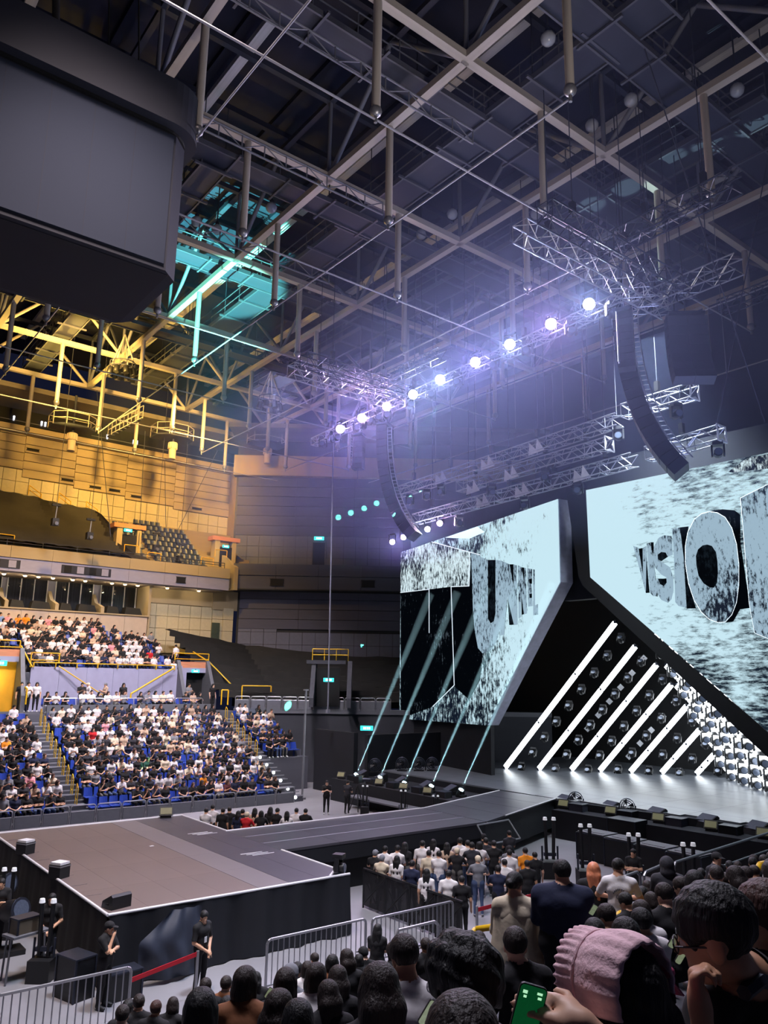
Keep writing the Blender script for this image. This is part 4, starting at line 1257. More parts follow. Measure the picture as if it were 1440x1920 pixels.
tag(MB().tube((28.0, 41.2, 4.9), (28.0, 41.5, 23.0), 0.05).box((28, 41.2, 4.9), (0.2, 0.2, 0.2)).build('drop_pole', m_roofthin), 'thin grey drop pole hanging from the left end of the front truss', 'pole')
# hanging ropes in the air over the hall
for k, (a, c) in enumerate((((17.7, 60, 29), (17.2, 52, 16.0)), ((24.5, 62, 25), (25.0, 61.5, 17.5)), ((22.4, 61.5, 27), (22.3, 60.5, 17)), ((28.4, 60, 26.2), (25.6, 61, 18.6)), ((31, 12, 33), (30.2, 15.9, 17.6)), ((21, 13.5, 33), (30.4, 14, 17.3)))):
    tag(bar('hanging_rope', a, c, 0.025, m_catwalk, None, 'cyl6'), 'thin dark hanging rope, %s counted from the left of the hall' % ORD[k], 'rope', 'hanging ropes')
for k, (x, y) in enumerate(((29, 40), (29.6, 33), (30, 30), (30, 27), (30.3, 24), (30.5, 21), (29.6, 15), (32, 12))):
    tag(bar('hanging_rope', (x, y, 33.5), (x, y, 19.5), 0.016, m_roofthin, None, 'cyl6'), 'thin vertical rigging line over the stage, %s from the left' % ORD[k], 'rope', 'vertical rigging lines over the stage')
# two suspended camera rigs in front of the upper stand
for k, (x, y, z) in enumerate(((14.3, 55, 17.1), (17.0, 56, 16.6), (23.6, 60.2, 17.0), (25.6, 60.0, 16.3))):
    t = thing('hanging_camera', 'small black hanging camera rig before the upper stand, %s from the left' % ORD[k], 'camera', (x, y, z), group='hanging camera rigs')
    box('body', (x, y, z), (0.42, 0.5, 0.5), m_black, t)
    bar('lens', (x, y - 0.25, z - 0.1), (x, y - 0.5, z - 0.15), 0.12, m_steel, t)
    bar('pole', (x, y, z + 0.2), (x + 0.05, y, z + 1.3), 0.05, m_steel, t)
    box('bracket', (x, y, z + 1.2), (0.6, 0.2, 0.15), m_black, t)
    bar('hanger', (x, y, z + 1.2), (x, y, 35.06), 0.02, m_catwalk, t, 'cyl6')

# ------------------------------------------------------------------ far stand furniture
def guard_panel(name, label, x, y, z, wd, ht, group, rz=0.0, rail=0.28, mrail=None, mpan=None):
    """round-cornered tube frame over a solid panel"""
    mrail, mpan = mrail or m_steel, mpan or m_grey
    t = thing(name, label, 'guardrail', (x, y, z), rz, group)
    M = WM[t.name]
    w2, r = wd / 2, 0.1
    pts = [Vector((-w2, 0, 0)), Vector((-w2, 0, ht - r)), Vector((-w2 + 0.03, 0, ht - 0.03)), Vector((-w2 + r, 0, ht)), Vector((w2 - r, 0, ht)), Vector((w2 - 0.03, 0, ht - 0.03)), Vector((w2, 0, ht - r)), Vector((w2, 0, 0))]
    MB().path(pts, 0.03).tube((-w2, 0, ht - rail), (w2, 0, ht - rail), 0.02).build('tube_frame', mrail, t, M)
    link('panel', umesh('box', mpan), M @ Matrix.Translation((0, 0, (ht - rail) / 2)) @ Matrix.Diagonal((wd - 0.08, 0.05, ht - rail - 0.02, 1)), t)
    return t


for k in range(13):
    x = 9.2 + k * 1.24
    if 12.0 < x < 13.4 and False: continue
    guard_panel('guard_panel', 'grey tube-framed guard panel below the far stand, %s from left' % ORD[k], x, 39.45, 0, 1.16, 0.82, 'guard panels at the foot of the far stand')
for k in range(5):
    x = 14.3 + k * 2.05
    guard_panel('guard_panel', 'grey guard panel on the cross walkway parapet, %s from the left' % ORD[k], x, 49.5, 4.72, 1.95, 0.75, 'guard panels on the cross walkway', rail=0.4)
for k in range(10):
    p = AW + E_ * (0.6 + k * 1.08)
    guard_panel('guard_panel', 'dim guard panel on the corner walkway, %s from the left' % ORD[k], p.x, p.y, 4.75, 1.0, 0.85, 'guard panels on the corner walkway', RZC, rail=0.22)
tag(MB().tube((25.7, 40.2, 0), (25.7, 40.2, 6.2), 0.07).box((25.7, 40.2, 6.2), (0.3, 0.12, 0.08)).box((25.7, 40.2, 0.05), (0.3, 0.3, 0.1)).build('steel_pole', m_steel), 'tall thin steel pole at the right end of the far stand', 'pole')


def hoop_rail(x, y, z, label, group, d=0.35, h=0.85, ln=0.3):
    t = thing('handrail', label, 'handrail', (x, y, z), 0, group)
    pts = [Vector((0, -ln / 2, -0.2)), Vector((0, -ln / 2, h - 0.1)), Vector((0, -ln / 2 + 0.08, h)), Vector((0, ln / 2 - 0.08, h + 0.1)), Vector((0, ln / 2, h)), Vector((0, ln / 2, 0.25)), Vector((0, -ln / 2, 0.18))]
    MB().path(pts, 0.024).build('hoop', m_yellow, t, WM[t.name])
    MB().tube((0, ln / 2, 0.3), (0, ln / 2, -0.05), 0.02).tube((-0.05, -ln / 2, -0.2), (0.05, -ln / 2, -0.2), 0.03).build('foot', m_yellow, t, WM[t.name])


for i in range(1, 11):
    y, z = LOW[i]
    hoop_rail(12.95, y - 0.2, z + 0.18, 'yellow hoop handrail on the left far aisle, %s from the bottom' % ORD[i - 1], 'yellow hoop rails on the left far aisle')
for i in range(5, 11):
    y, z = LOW[i]
    hoop_rail(24.7, y - 0.2, z + 0.18, 'yellow hoop handrail on the right far aisle, %s from the bottom' % ORD[i - 5], 'yellow hoop rails on the right far aisle')


def rail_run(name, label, pts, r=0.04, m=None, posts=(), cat='handrail', group=None, mid=None):
    m = m or m_yellow
    t = thing(name, label, cat, pts[0], 0, group)
    for a, c in zip(pts[:-1], pts[1:]): bar('rail', a, c, r, m, t, 'cyl6')
    if mid:
        for a, c in zip(pts[:-1], pts[1:]): bar('mid_rail', Vector(a) - Vector((0, 0, mid)), Vector(c) - Vector((0, 0, mid)), r * 0.8, m, t, 'cyl6')
    for p, h in posts: bar('post', p, (p[0], p[1], p[2] - h), r, m, t, 'cyl6')
    return t


rail_run('handrail', 'long yellow rail along the top of the lavender wall', [(13.3, 52.5, 7.6), (22.6, 52.5, 7.6)], posts=[((13.3 + i * 1.33, 52.5, 7.6), 0.3) for i in range(8)])
rail_run('handrail', 'yellow rail box above the lavender wall left end', [(13.1, 52.5, 8.2), (14.8, 52.5, 8.2)], posts=[((13.1, 52.5, 8.2), 0.9), ((14.8, 52.5, 8.2), 0.6)], mid=0.45)
rail_run('handrail', 'yellow diagonal stair rail on the lavender wall, left', [(14.8, 52.4, 7.4), (17.6, 51.9, 5.6)], posts=[((17.6, 51.9, 5.6), 0.9)])
rail_run('handrail', 'yellow diagonal stair rail on the lavender wall, right', [(22.4, 52.2, 7.4), (19.4, 51.8, 5.7)], posts=[((19.4, 51.8, 5.7), 0.9)], r=0.06)
rail_run('handrail', 'yellow stair rail sloping down the right vomitory', [(25.3, 55.5, 8.7), (25.5, 53.0, 7.9), (27.0, 51.3, 5.9), (27.0, 51.3, 5.0)], r=0.05, posts=[((25.5, 53, 7.9), 0.8)])
rail_run('handrail', 'yellow rail box over the right vomitory roof', [(22.9, 53.2, 8.5), (25.5, 53.2, 8.5)], posts=[((22.9, 53.2, 8.5), 0.8), ((25.5, 53.2, 8.5), 0.8)], mid=0.4)
rail_run('handrail', 'yellow rail box over the left vomitory roof', [(9.6, 52.6, 8.9), (12.4, 52.6, 8.9)], posts=[((9.6, 52.6, 8.9), 0.8), ((12.4, 52.6, 8.9), 0.8), ((11, 52.6, 8.9), 0.8)], mid=0.4)
rail_run('handrail', 'yellow rail sloping down the left vomitory', [(12.4, 52.4, 8.6), (13.1, 52.0, 7.3)], r=0.06)
rail_run('handrail', 'yellow gate rail at the top of the left far aisle', [(12.6, 50.6, 5.1), (12.6, 50.6, 6.0), (12.6, 51.1, 6.1), (12.6, 51.1, 5.1)], r=0.05)
rail_run('handrail', 'yellow gate rail at the top of the right far aisle', [(25.2, 50.2, 5.0), (25.2, 50.2, 6.0), (25.6, 50.0, 6.0), (25.6, 50.0, 5.0)], r=0.05)
rail_run('handrail', 'yellow rail above the tarpaulin edge', [(26.6, 49.9, 5.0), (26.6, 49.9, 6.3), (28.4, 49.0, 6.3), (28.4, 49.0, 5.9)], r=0.05)
for k, (x, z) in enumerate(((15.6, 21.35), (18.0, 21.1), (20.3, 20.7), (21.9, 19.2))):
    rail_run('handrail', 'small yellow landing rail above the upper tarpaulin, %s from the left' % ORD[k], [(x - 0.5, 66.9, z + 0.75), (x + 0.5, 66.9, z + 0.15)], mid=0.35, posts=[((x - 0.5, 66.9, z + 0.75), 0.8), ((x + 0.5, 66.9, z + 0.15), 0.7)], group='landing rails on the upper tier')
for k, (x, z) in enumerate(((12.3, 16.6), (21.4, 16.9), (23.3, 16.5), (29.1, 17.4), (27.9, 16.6))):
    rail_run('handrail', 'yellow guard rail at the upper tier entrances, %s from the left' % ORD[k], [(x - 0.55, 59.6, z - 0.6), (x - 0.55, 59.6, z), (x + 0.55, 59.6, z), (x + 0.55, 59.6, z - 0.6)], group='guard rails on the upper tier')
bar_ = rail_run('handrail', 'dark twin rail along the upper balcony edge', [(5, 58.6, 16.15), (29, 58.6, 16.15)], r=0.03, m=m_catwalk, mid=0.2, posts=[((5 + i * 2.4, 58.6, 16.15), 0.45) for i in range(11)])

# vomitories
m_orange = mat('orange_lintel', (196, 130, 96), 0.7)


def vomitory(x0, x1, y, z0, z1, label, lit=None):
    t = thing('vomitory', label, 'entrance', ((x0 + x1) / 2, y, z0))
    box2('opening', (x0 + 0.25, y + 0.3, z0), (x1 - 0.25, y + 0.4, z1 - 0.5), lit or m_matte, t)
    box2('roof_slab', (x0, y - 0.1, z1 - 0.45), (x1, y + 2.5, z1), m_orange, t)
    box2('lintel', (x0, y - 0.15, z1 - 0.75), (x1, y + 0.3, z1 - 0.42), m_lav, t)
    for s, xx in ((0, x0), (1, x1 - 0.25)):
        MB().prism([(xx, y - 1.6, z0), (xx, y + 2.0, z0), (xx, y + 2.0, z1 + 0.1), (xx, y - 0.2, z1 + 0.1), (xx, y - 1.6, z0 + 1.0)], (0.25, 0, 0)).build('cheek_wall', m_grey, t)
    return t


vomitory(8.8, 12.6, 52.4, 4.6, 8.35, 'lit vomitory with orange lintel at the left edge', mat('amber_glow_wall', (230, 170, 40), 0.7))
lamp('POINT', 'vomitory_lamp', (10.8, 52.0, 6.6), None, 60, (1.0, 0.75, 0.25), shadow_soft_size=0.1)
vomitory(22.9, 25.4, 53.0, 4.6, 7.9, 'vomitory with orange lintel right of the lavender wall')
m_dgrey = mat('dark_concrete', (60, 62, 70), 0.8)
t = thing('vomitory', 'dim grey vomitory in the corner tarpaulin', 'entrance', (30.6, 44.6, 5))
RV = Matrix.Rotation(RZC, 4, 'Z')
box('opening', (30.9, 45.6, 6.3), (1.7, 0.2, 2.6), m_matte, t, RZC)
box('roof_slab', (31.1, 46.1, 8.0), (2.7, 1.6, 0.25), m_dgrey, t, RZC)
for s in (-1, 1):
    q = Vector((30.9, 45.4, 0)) + E_ * (1.25 * s)
    MB().prism([(q - N_ * 1.6) + Vector((0, 0, 5.0)), (q + N_ * 1.5) + Vector((0, 0, 5.0)), (q + N_ * 1.5) + Vector((0, 0, 8.1)), (q + N_ * 0.2) + Vector((0, 0, 8.1)), (q - N_ * 1.6) + Vector((0, 0, 5.6))], E_ * 0.3).build('cheek_wall', m_dgrey, t)
for a, c in (((-1.2, 8.1), (1.2, 8.1)),):
    for zz in (8.5, 8.9):
        bar('rail', Vector((31, 45.5, zz)) - E_ * 1.25, Vector((31, 45.5, zz)) + E_ * 1.25, 0.035, m_yellow, t, 'cyl6')
    for k in range(4):
        q = Vector((31, 45.5, 8.1)) + E_ * (-1.25 + k * 0.83)
        bar('rail_post', q, q + Vector((0, 0, 0.8)), 0.03, m_yellow, t, 'cyl6')


def exit_sign(c, wd, rz, label):
    t = thing('exit_sign', label, 'sign', c, rz, 'green exit signs')
    M = WM[t.name]
    link('light_box', umesh('box', m_exit), M @ Matrix.Diagonal((wd, 0.08, wd * 0.36, 1)), t)
    b = MB()
    for k in range(4): b.box((-wd * 0.22 + k * wd * 0.15, -0.05, 0), (wd * 0.09, 0.02, wd * 0.18))
    b.build('pictogram', mat('sign_white', (240, 255, 255), es=2.2, noise=0), t, M)
    box('bracket', Vector(c) + Vector((0, 0, wd * 0.2)), (0.05, 0.05, 0.08), m_black, t)


exit_sign((11.2, 52.0, 7.5), 0.85, 0, 'glowing teal exit sign over the lit left vomitory')
exit_sign((24.3, 52.7, 7.25), 0.55, 0, 'glowing teal exit sign over the right vomitory')
exit_sign((21.3, 60.4, 18.2), 0.65, 0, 'glowing teal exit sign at the left upper entrance')
exit_sign((29.9, 60.4, 17.9), 0.6, 0, 'glowing teal exit sign at the right upper entrance')
q = PW2 + E_ * 6.45 - N_ * 0.3
exit_sign((q.x, q.y, 19.35), 0.9, RZC, 'glowing teal exit sign over the upper corner doorway')
exit_sign((30.3, 44.6, 6.8), 0.7, RZC, 'glowing teal exit sign in the corner vomitory')
exit_sign((30.6, 40.6, 3.85), 0.8, RZC, 'glowing teal exit sign above the black flat beside the stage')
# upper entrances (dark doorways in tan blocks)
for k, (x, nm) in enumerate(((21.5, 'left'), (30.0, 'right'))):
    t = struct('door_%d' % (3 + k), 'dark upper tier doorway with orange lintel, %s' % nm, (x, 60.6, 16))
    box2('leaf', (x - 0.55, 60.7, 15.7), (x + 0.65, 60.8, 17.9), m_matte, t)
    box2('lintel', (x - 1.3, 60.5, 18.4), (x + 1.3, 61.5, 18.75), m_orange, t)
    box2('jamb', (x - 1.0, 60.6, 15.6), (x - 0.55, 61.4, 18.4), m_tan, t)
    box2('jamb', (x + 0.65, 60.6, 15.6), (x + 1.0, 61.4, 18.4), m_tan, t)
lamp('POINT', 'entrance_lamp', (28.4, 59.9, 17.2), None, 20, (0.85, 1.0, 0.7), shadow_soft_size=0.05)

# seats
def seat_mesh(m):
    b = MB()
    b.box((0, 0, 0.42), (0.44, 0.42, 0.05))
    vs = []
    for i in range(5):
        for j in range(4):
            u, v = (i / 4 - 0.5), j / 3
            vs.append((u * 0.44 * (1 - 0.12 * v * v), 0.2 + 0.1 * v - 0.05 * (1 - 4 * u * u) * -1, 0.45 + 0.4 * v))
    fs = [(i * 4 + j, i * 4 + j + 1, i * 4 + 5 + j, i * 4 + 4 + j) for i in range(4) for j in range(3)]
    b.add(vs, fs)
    b.add([(x, y + 0.03, z) for x, y, z in vs], [tuple(reversed(f)) for f in fs])
    b.box((0, 0.16, 0.22), (0.06, 0.1, 0.44))
    return b.mesh('seat', m)


seat_blue, seat_grey = seat_mesh(m_seat), seat_mesh(m_gseat)
SEATS = []   # (x, y, z, row, col, block) of the lower tier
for r_, (y, z) in enumerate(LOW):
    for c_ in range(21): SEATS.append((13.65 + 0.505 * c_, y + 0.02, z, r_, c_, 'main'))
    for c_ in range(7):
        xx = 12.0 - 0.505 * c_
        if xx > 8.2 + (y - 40) * 0.24: SEATS.append((xx, y + 0.02, z, r_, c_, 'left'))
    if r_ >= 5:
        for c_ in range(5): SEATS.append((25.65 + 0.505 * c_, y + 0.02, z, r_, c_, 'right'))
T2SEATS = []
for r_, (y, z) in enumerate(T2):
    for c_ in range(19):
        xx = 13.4 + 0.495 * c_
        if r_ > 4 and xx > 19.5 + (6 - r_): continue
        T2SEATS.append((xx, y, z, r_, c_, 't2'))
    if r_ >= 3:
        for c_ in range(7): T2SEATS.append((12.75 - 0.495 * c_, y, z, r_, 0, 't2'))
WSEATS = [(13.6 + 0.52 * i, 50.0, 4.6, 0, i, 'walk') for i in range(20)]


def joined(name, mesh, mats_list, label, cat):
    v = np.concatenate([m_[0] for m_ in mats_list])
    return v


def stuff_mesh(name, src, places, mats_):
    """one mesh from many placed copies of a source mesh"""
    nv, nf = len(src.vertices), len(src.polygons)
    co = np.empty(nv * 3)
    src.vertices.foreach_get('co', co)
    co = co.reshape(-1, 3)
    polys = [tuple(p.vertices) for p in src.polygons]
    vs, fs = [], []
    for i, (x, y, z) in enumerate(places):
        vs.append(co + np.array([x, y, z]))
        fs += [tuple(a + i * nv for a in p) for p in polys]
    me = bpy.data.meshes.new(name)
    me.from_pydata(np.concatenate(vs).tolist(), [], fs)
    for m_ in mats_: me.materials.append(m_)
    return me


BLK = {'main': 'main far block', 'left': 'far block left of the aisle', 'right': 'small far block right of the aisle'}
near_seats = [s for s in SEATS if s[3] < 6]
rest = [s for s in SEATS if s[3] >= 6]
for s in near_seats:
    o = link('stadium_seat', seat_blue, Matrix.Translation(s[:3]))
    tag(o, 'blue plastic stadium seat, %s, row %s, seat %s' % (BLK[s[5]], words(s[3] + 1), words(s[4] + 1)), 'seat', 'blue stadium seats')
tag(link('more_stadium_seats', stuff_mesh('more_seats', seat_blue, [s[:3] for s in rest + T2SEATS + WSEATS], [m_seat])), 'upper rows of blue stadium seats behind the far crowd', 'seats', kind='stuff')
# slate seats of the upper tier
GS = []
for r_ in range(9):
    y, z = UP[r_]
    for c_ in range(9 if r_ < 8 else 5):
        GS.append((23.9 + 0.5 * c_, y, z, r_, c_, 'right'))
    for c_ in range(4 if r_ in (0,) else 3):
        if r_ < 8: GS.append((21.4 + 0.5 * c_ + 0.15 * (7 - r_) * 0.4 + (0.4 if r_ > 2 else 0.0), y, z, r_, c_, 'left'))
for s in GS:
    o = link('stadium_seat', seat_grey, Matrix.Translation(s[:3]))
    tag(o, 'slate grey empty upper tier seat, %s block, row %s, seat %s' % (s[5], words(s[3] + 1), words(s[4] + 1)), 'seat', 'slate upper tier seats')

# spectators: x, y, floor height, scale, hair, top
FG = [
    (6.21, 12.3, 0.81, 1.06, 'short', 'black'),
    (6.52, 12.3, 0.81, 1.04, 'short', 'brown'),
    (3.55, 6.35, 3.11, 1.04, 'bob', 'brown'),
    (7.61, 13.15, 0.49, 0.99, 'long', 'black'),
    (2.3, 4.65, 3.76, 0.99, 'bob', 'black'),
    (4.32, 8.05, 2.45, 0.87, 'long', 'black'),
    (3.94, 6.35, 3.11, 0.98, 'bob', 'black'),
    (5.07, 8.05, 2.45, 1.0, 'cap', 'grey'),
    (2.83, 4.65, 3.76, 0.9, 'long', 'black'),
    (2.44, 3.8, 4.09, 0.85, 'bob', 'black'),
    (4.26, 6.35, 3.11, 0.96, 'bob', 'white'),
    (4.5, 6.35, 3.11, 0.9, 'long', 'black'),
    (3.83, 5.5, 3.43, 0.85, 'long', 'black'),
    (7.89, 12.3, 0.81, 1.0, 'short', 'black'),
    (9.79, 14.58, 0.0, 1.0, 'short', 'black'),
    (7.53, 11.45, 1.14, 0.98, 'bob', 'white'),
    (7.45, 10.6, 1.47, 0.98, 'bob', 'brown'),
    (7.09, 9.75, 1.8, 0.99, 'long', 'black'),
    (9.83, 13.15, 0.49, 0.9, 'bob', 'black'),
    (10.0, 13.15, 0.49, 0.97, 'cap', 'black'),
    (2.31, 2.95, 4.41, 0.93, 'long', 'black'),
    (7.3, 8.9, 2.12, 0.95, 'bob', 'black'),
    (3.19, 3.8, 4.09, 0.99, 'short', 'white'),
    (8.58, 9.75, 1.8, 0.92, 'short', 'black'),
    (7.57, 8.05, 2.45, 0.97, 'bob', 'black'),
    (1.21, 1.25, 5.07, 0.9, 'short', 'black'),
    (4.18, 3.8, 4.09, 0.91, 'short', 'black'),
    (7.23, 7.2, 2.78, 0.88, 'bob', 'black'),
    (9.66, 10.6, 1.47, 0.87, 'short', 'black'),
    (11.17, 11.45, 1.14, 0.84, 'long', 'black'),
    (6.31, 4.65, 3.76, 0.88, 'short', 'black'),
    (4.96, 3.8, 4.09, 0.86, 'short', 'black'),
    (4.2, 2.95, 4.41, 0.86, 'short', 'black'),
    (5.59, 3.8, 4.09, 0.84, 'short', 'white'),
    (9.02, 6.35, 3.11, 0.89, 'short', 'black'),
    (6.8, 4.65, 3.76, 0.85, 'bob', 'white'),
    (11.77, 8.05, 2.45, 0.91, 'short', 'grey'),
    (7.22, 4.65, 3.76, 0.92, 'short', 'black'),
    (9.53, 6.35, 3.11, 0.84, 'bob', 'black'),
    (7.79, 4.65, 3.76, 0.96, 'bob', 'black'),
    (8.94, 5.5, 3.43, 0.92, 'short', 'black'),
    (11.04, 6.35, 3.11, 0.88, 'short', 'black'),
    (11.38, 6.35, 3.11, 0.85, 'short', 'black'),
    (13.36, 7.2, 2.78, 0.86, 'short', 'black'),
    (12.19, 6.35, 3.11, 0.84, 'short', 'black'),
    (14.61, 8.05, 2.45, 0.85, 'cap', 'black'),
    (3.98, 7.2, 2.78, 0.92, 'bob', 'brown'),
    (5.47, 13.15, 0.49, 1.06, 'short', 'black'),
    (5.36, 12.3, 0.81, 0.96, 'short', 'black'),
    (6.01, 13.15, 0.49, 0.93, 'bob', 'black'),
    (5.58, 13.94, 0.0, 1.18, 'short', 'black'),
    (4.2, 10.6, 1.47, 0.99, 'short', 'black'),
    (11.90, 7.20, 2.78, 0.88, 'short', 'black'),
    (12.55, 7.20, 2.78, 0.89, 'short', 'charcoal'),
    (14.20, 7.20, 2.78, 0.92, 'short', 'black'),
    (14.90, 7.20, 2.78, 0.86, 'long', 'white'),
    (15.60, 7.20, 2.78, 0.91, 'short', 'grey'),
    (12.50, 8.05, 2.45, 0.90, 'short', 'charcoal'),
    (13.20, 8.05, 2.45, 0.90, 'short', 'black'),
    (15.40, 8.05, 2.45, 0.92, 'short', 'charcoal'),
    (16.10, 8.05, 2.45, 0.93, 'short', 'black'),
    (16.80, 8.05, 2.45, 0.93, 'short', 'black'),
    (12.85, 6.35, 3.11, 0.89, 'short', 'white'),
    (13.50, 6.35, 3.11, 0.90, 'long', 'grey'),
    (14.10, 6.35, 3.11, 0.93, 'long', 'charcoal'),
    (14.80, 6.35, 3.11, 0.93, 'short', 'charcoal'),
    (9.70, 5.50, 3.43, 0.95, 'short', 'white'),
    (10.40, 5.50, 3.43, 0.87, 'short', 'charcoal'),
    (11.10, 5.50, 3.43, 0.88, 'long', 'grey'),
    (11.80, 5.50, 3.43, 0.94, 'long', 'black'),
    (12.60, 5.50, 3.43, 0.94, 'short', 'white'),
    (8.60, 4.65, 3.76, 0.91, 'long', 'black'),
    (9.30, 4.65, 3.76, 0.88, 'bob', 'grey'),
    (10.00, 4.65, 3.76, 0.94, 'short', 'white'),
    (14.20, 8.90, 2.12, 0.95, 'short', 'grey'),
    (15.00, 8.90, 2.12, 0.94, 'short', 'black'),
    (16.40, 8.90, 2.12, 0.91, 'short', 'grey'),
    (17.20, 8.90, 2.12, 0.93, 'short', 'white'),
    (13.00, 9.75, 1.80, 0.89, 'short', 'charcoal'),
    (14.50, 9.75, 1.80, 0.94, 'long', 'black'),
    (16.00, 9.75, 1.80, 0.89, 'short', 'charcoal'),
    (17.60, 9.75, 1.80, 0.94, 'short', 'white'),
]
PEN = [
    (15.98, 20.64, 'cap', 'black'),
    (15.73, 19.97, 'cap', 'cream'),
    (16.49, 20.78, 'short', 'white'),
    (16.82, 20.56, 'short', 'white'),
    (17.18, 20.62, 'long', 'black'),
    (15.97, 19.54, 'long', 'white'),
    (15.80, 18.63, 'short', 'navy'),
    (17.77, 20.43, 'short', 'white'),
    (17.35, 19.63, 'short', 'cream'),
    (18.48, 20.69, 'long', 'white'),
    (17.46, 19.28, 'short', 'white'),
    (18.39, 19.92, 'long', 'beige'),
    (19.11, 20.06, 'short', 'white'),
    (18.38, 19.43, 'cap', 'black'),
    (19.09, 19.66, 'short', 'white'),
    (18.90, 19.28, 'short', 'charcoal'),
    (19.41, 19.44, 'bob', 'white'),
    (20.04, 19.77, 'short', 'charcoal'),
    (19.88, 19.24, 'short', 'black'),
    (17.89, 17.99, 'cap', 'grey'),
    (19.93, 18.59, 'cap', 'grey'),
    (19.32, 18.03, 'short', 'white'),
    (19.99, 17.96, 'short', 'orange'),
    (18.25, 17.23, 'short', 'white'),
    (17.38, 16.67, 'short', 'navy'),
    (18.66, 16.70, 'short', 'black'),
    (20.00, 17.57, 'short', 'black'),
    (15.77, 17.01, 'short', 'white'),
    (15.86, 16.58, 'short', 'black'),
    (15.63, 17.78, 'long', 'white'),
    (21.94, 20.46, 'short', 'charcoal'),
    (20.45, 20.27, 'cap', 'black'),
]
REAR = [
    (14.88, 30.41, 'short', 'white'),
    (15.46, 31.01, 'short', 'white'),
    (15.44, 30.05, 'short', 'black'),
    (15.79, 30.15, 'short', 'black'),
    (15.65, 29.14, 'long', 'navy'),
    (15.98, 29.40, 'short', 'black'),
    (15.82, 28.74, 'cap', 'red'),
    (16.52, 29.37, 'long', 'beige'),
    (16.42, 28.66, 'bob', 'black'),
    (17.18, 29.26, 'long', 'black'),
    (17.28, 28.88, 'short', 'black'),
    (17.21, 28.00, 'long', 'white'),
    (17.94, 28.46, 'short', 'white'),
    (18.18, 28.15, 'short', 'black'),
]

# ------------------------------------------------------------------ people
def V3(*a): return np.array(a, float)


def cap(a, b, r0, r1, lab, k=0.03): return ('c', np.array(a, float), np.array(b, float), r0, r1, lab, k)
def ell(c, r, lab, R=None, k=0.02): return ('e', np.array(c, float), np.array(r, float), np.eye(3) if R is None else R, None, lab, k)


def pdist(pr, P):
    if pr[0] == 'c':
        _, a, b, r0, r1, _, _ = pr
        ba = b - a
        t = np.clip(((P - a) @ ba) / max(ba @ ba, 1e-9), 0, 1)
        return np.linalg.norm(P - a - t[..., None] * ba, axis=-1) - (r0 + (r1 - r0) * t)
    _, c, r, R, _, _, _ = pr
    q = ((P - c) @ R) / r
    l = np.linalg.norm(q, axis=-1)
    return (l - 1) * r.min() * np.clip(l, 0.6, 1.0) if False else (l - 1) * np.min(r)


def pbounds(pr):
    if pr[0] == 'c':
        r = max(pr[3], pr[4])
        return np.minimum(pr[1], pr[2]) - r, np.maximum(pr[1], pr[2]) + r
    r = pr[2].max()
    return pr[1] - r, pr[1] + r


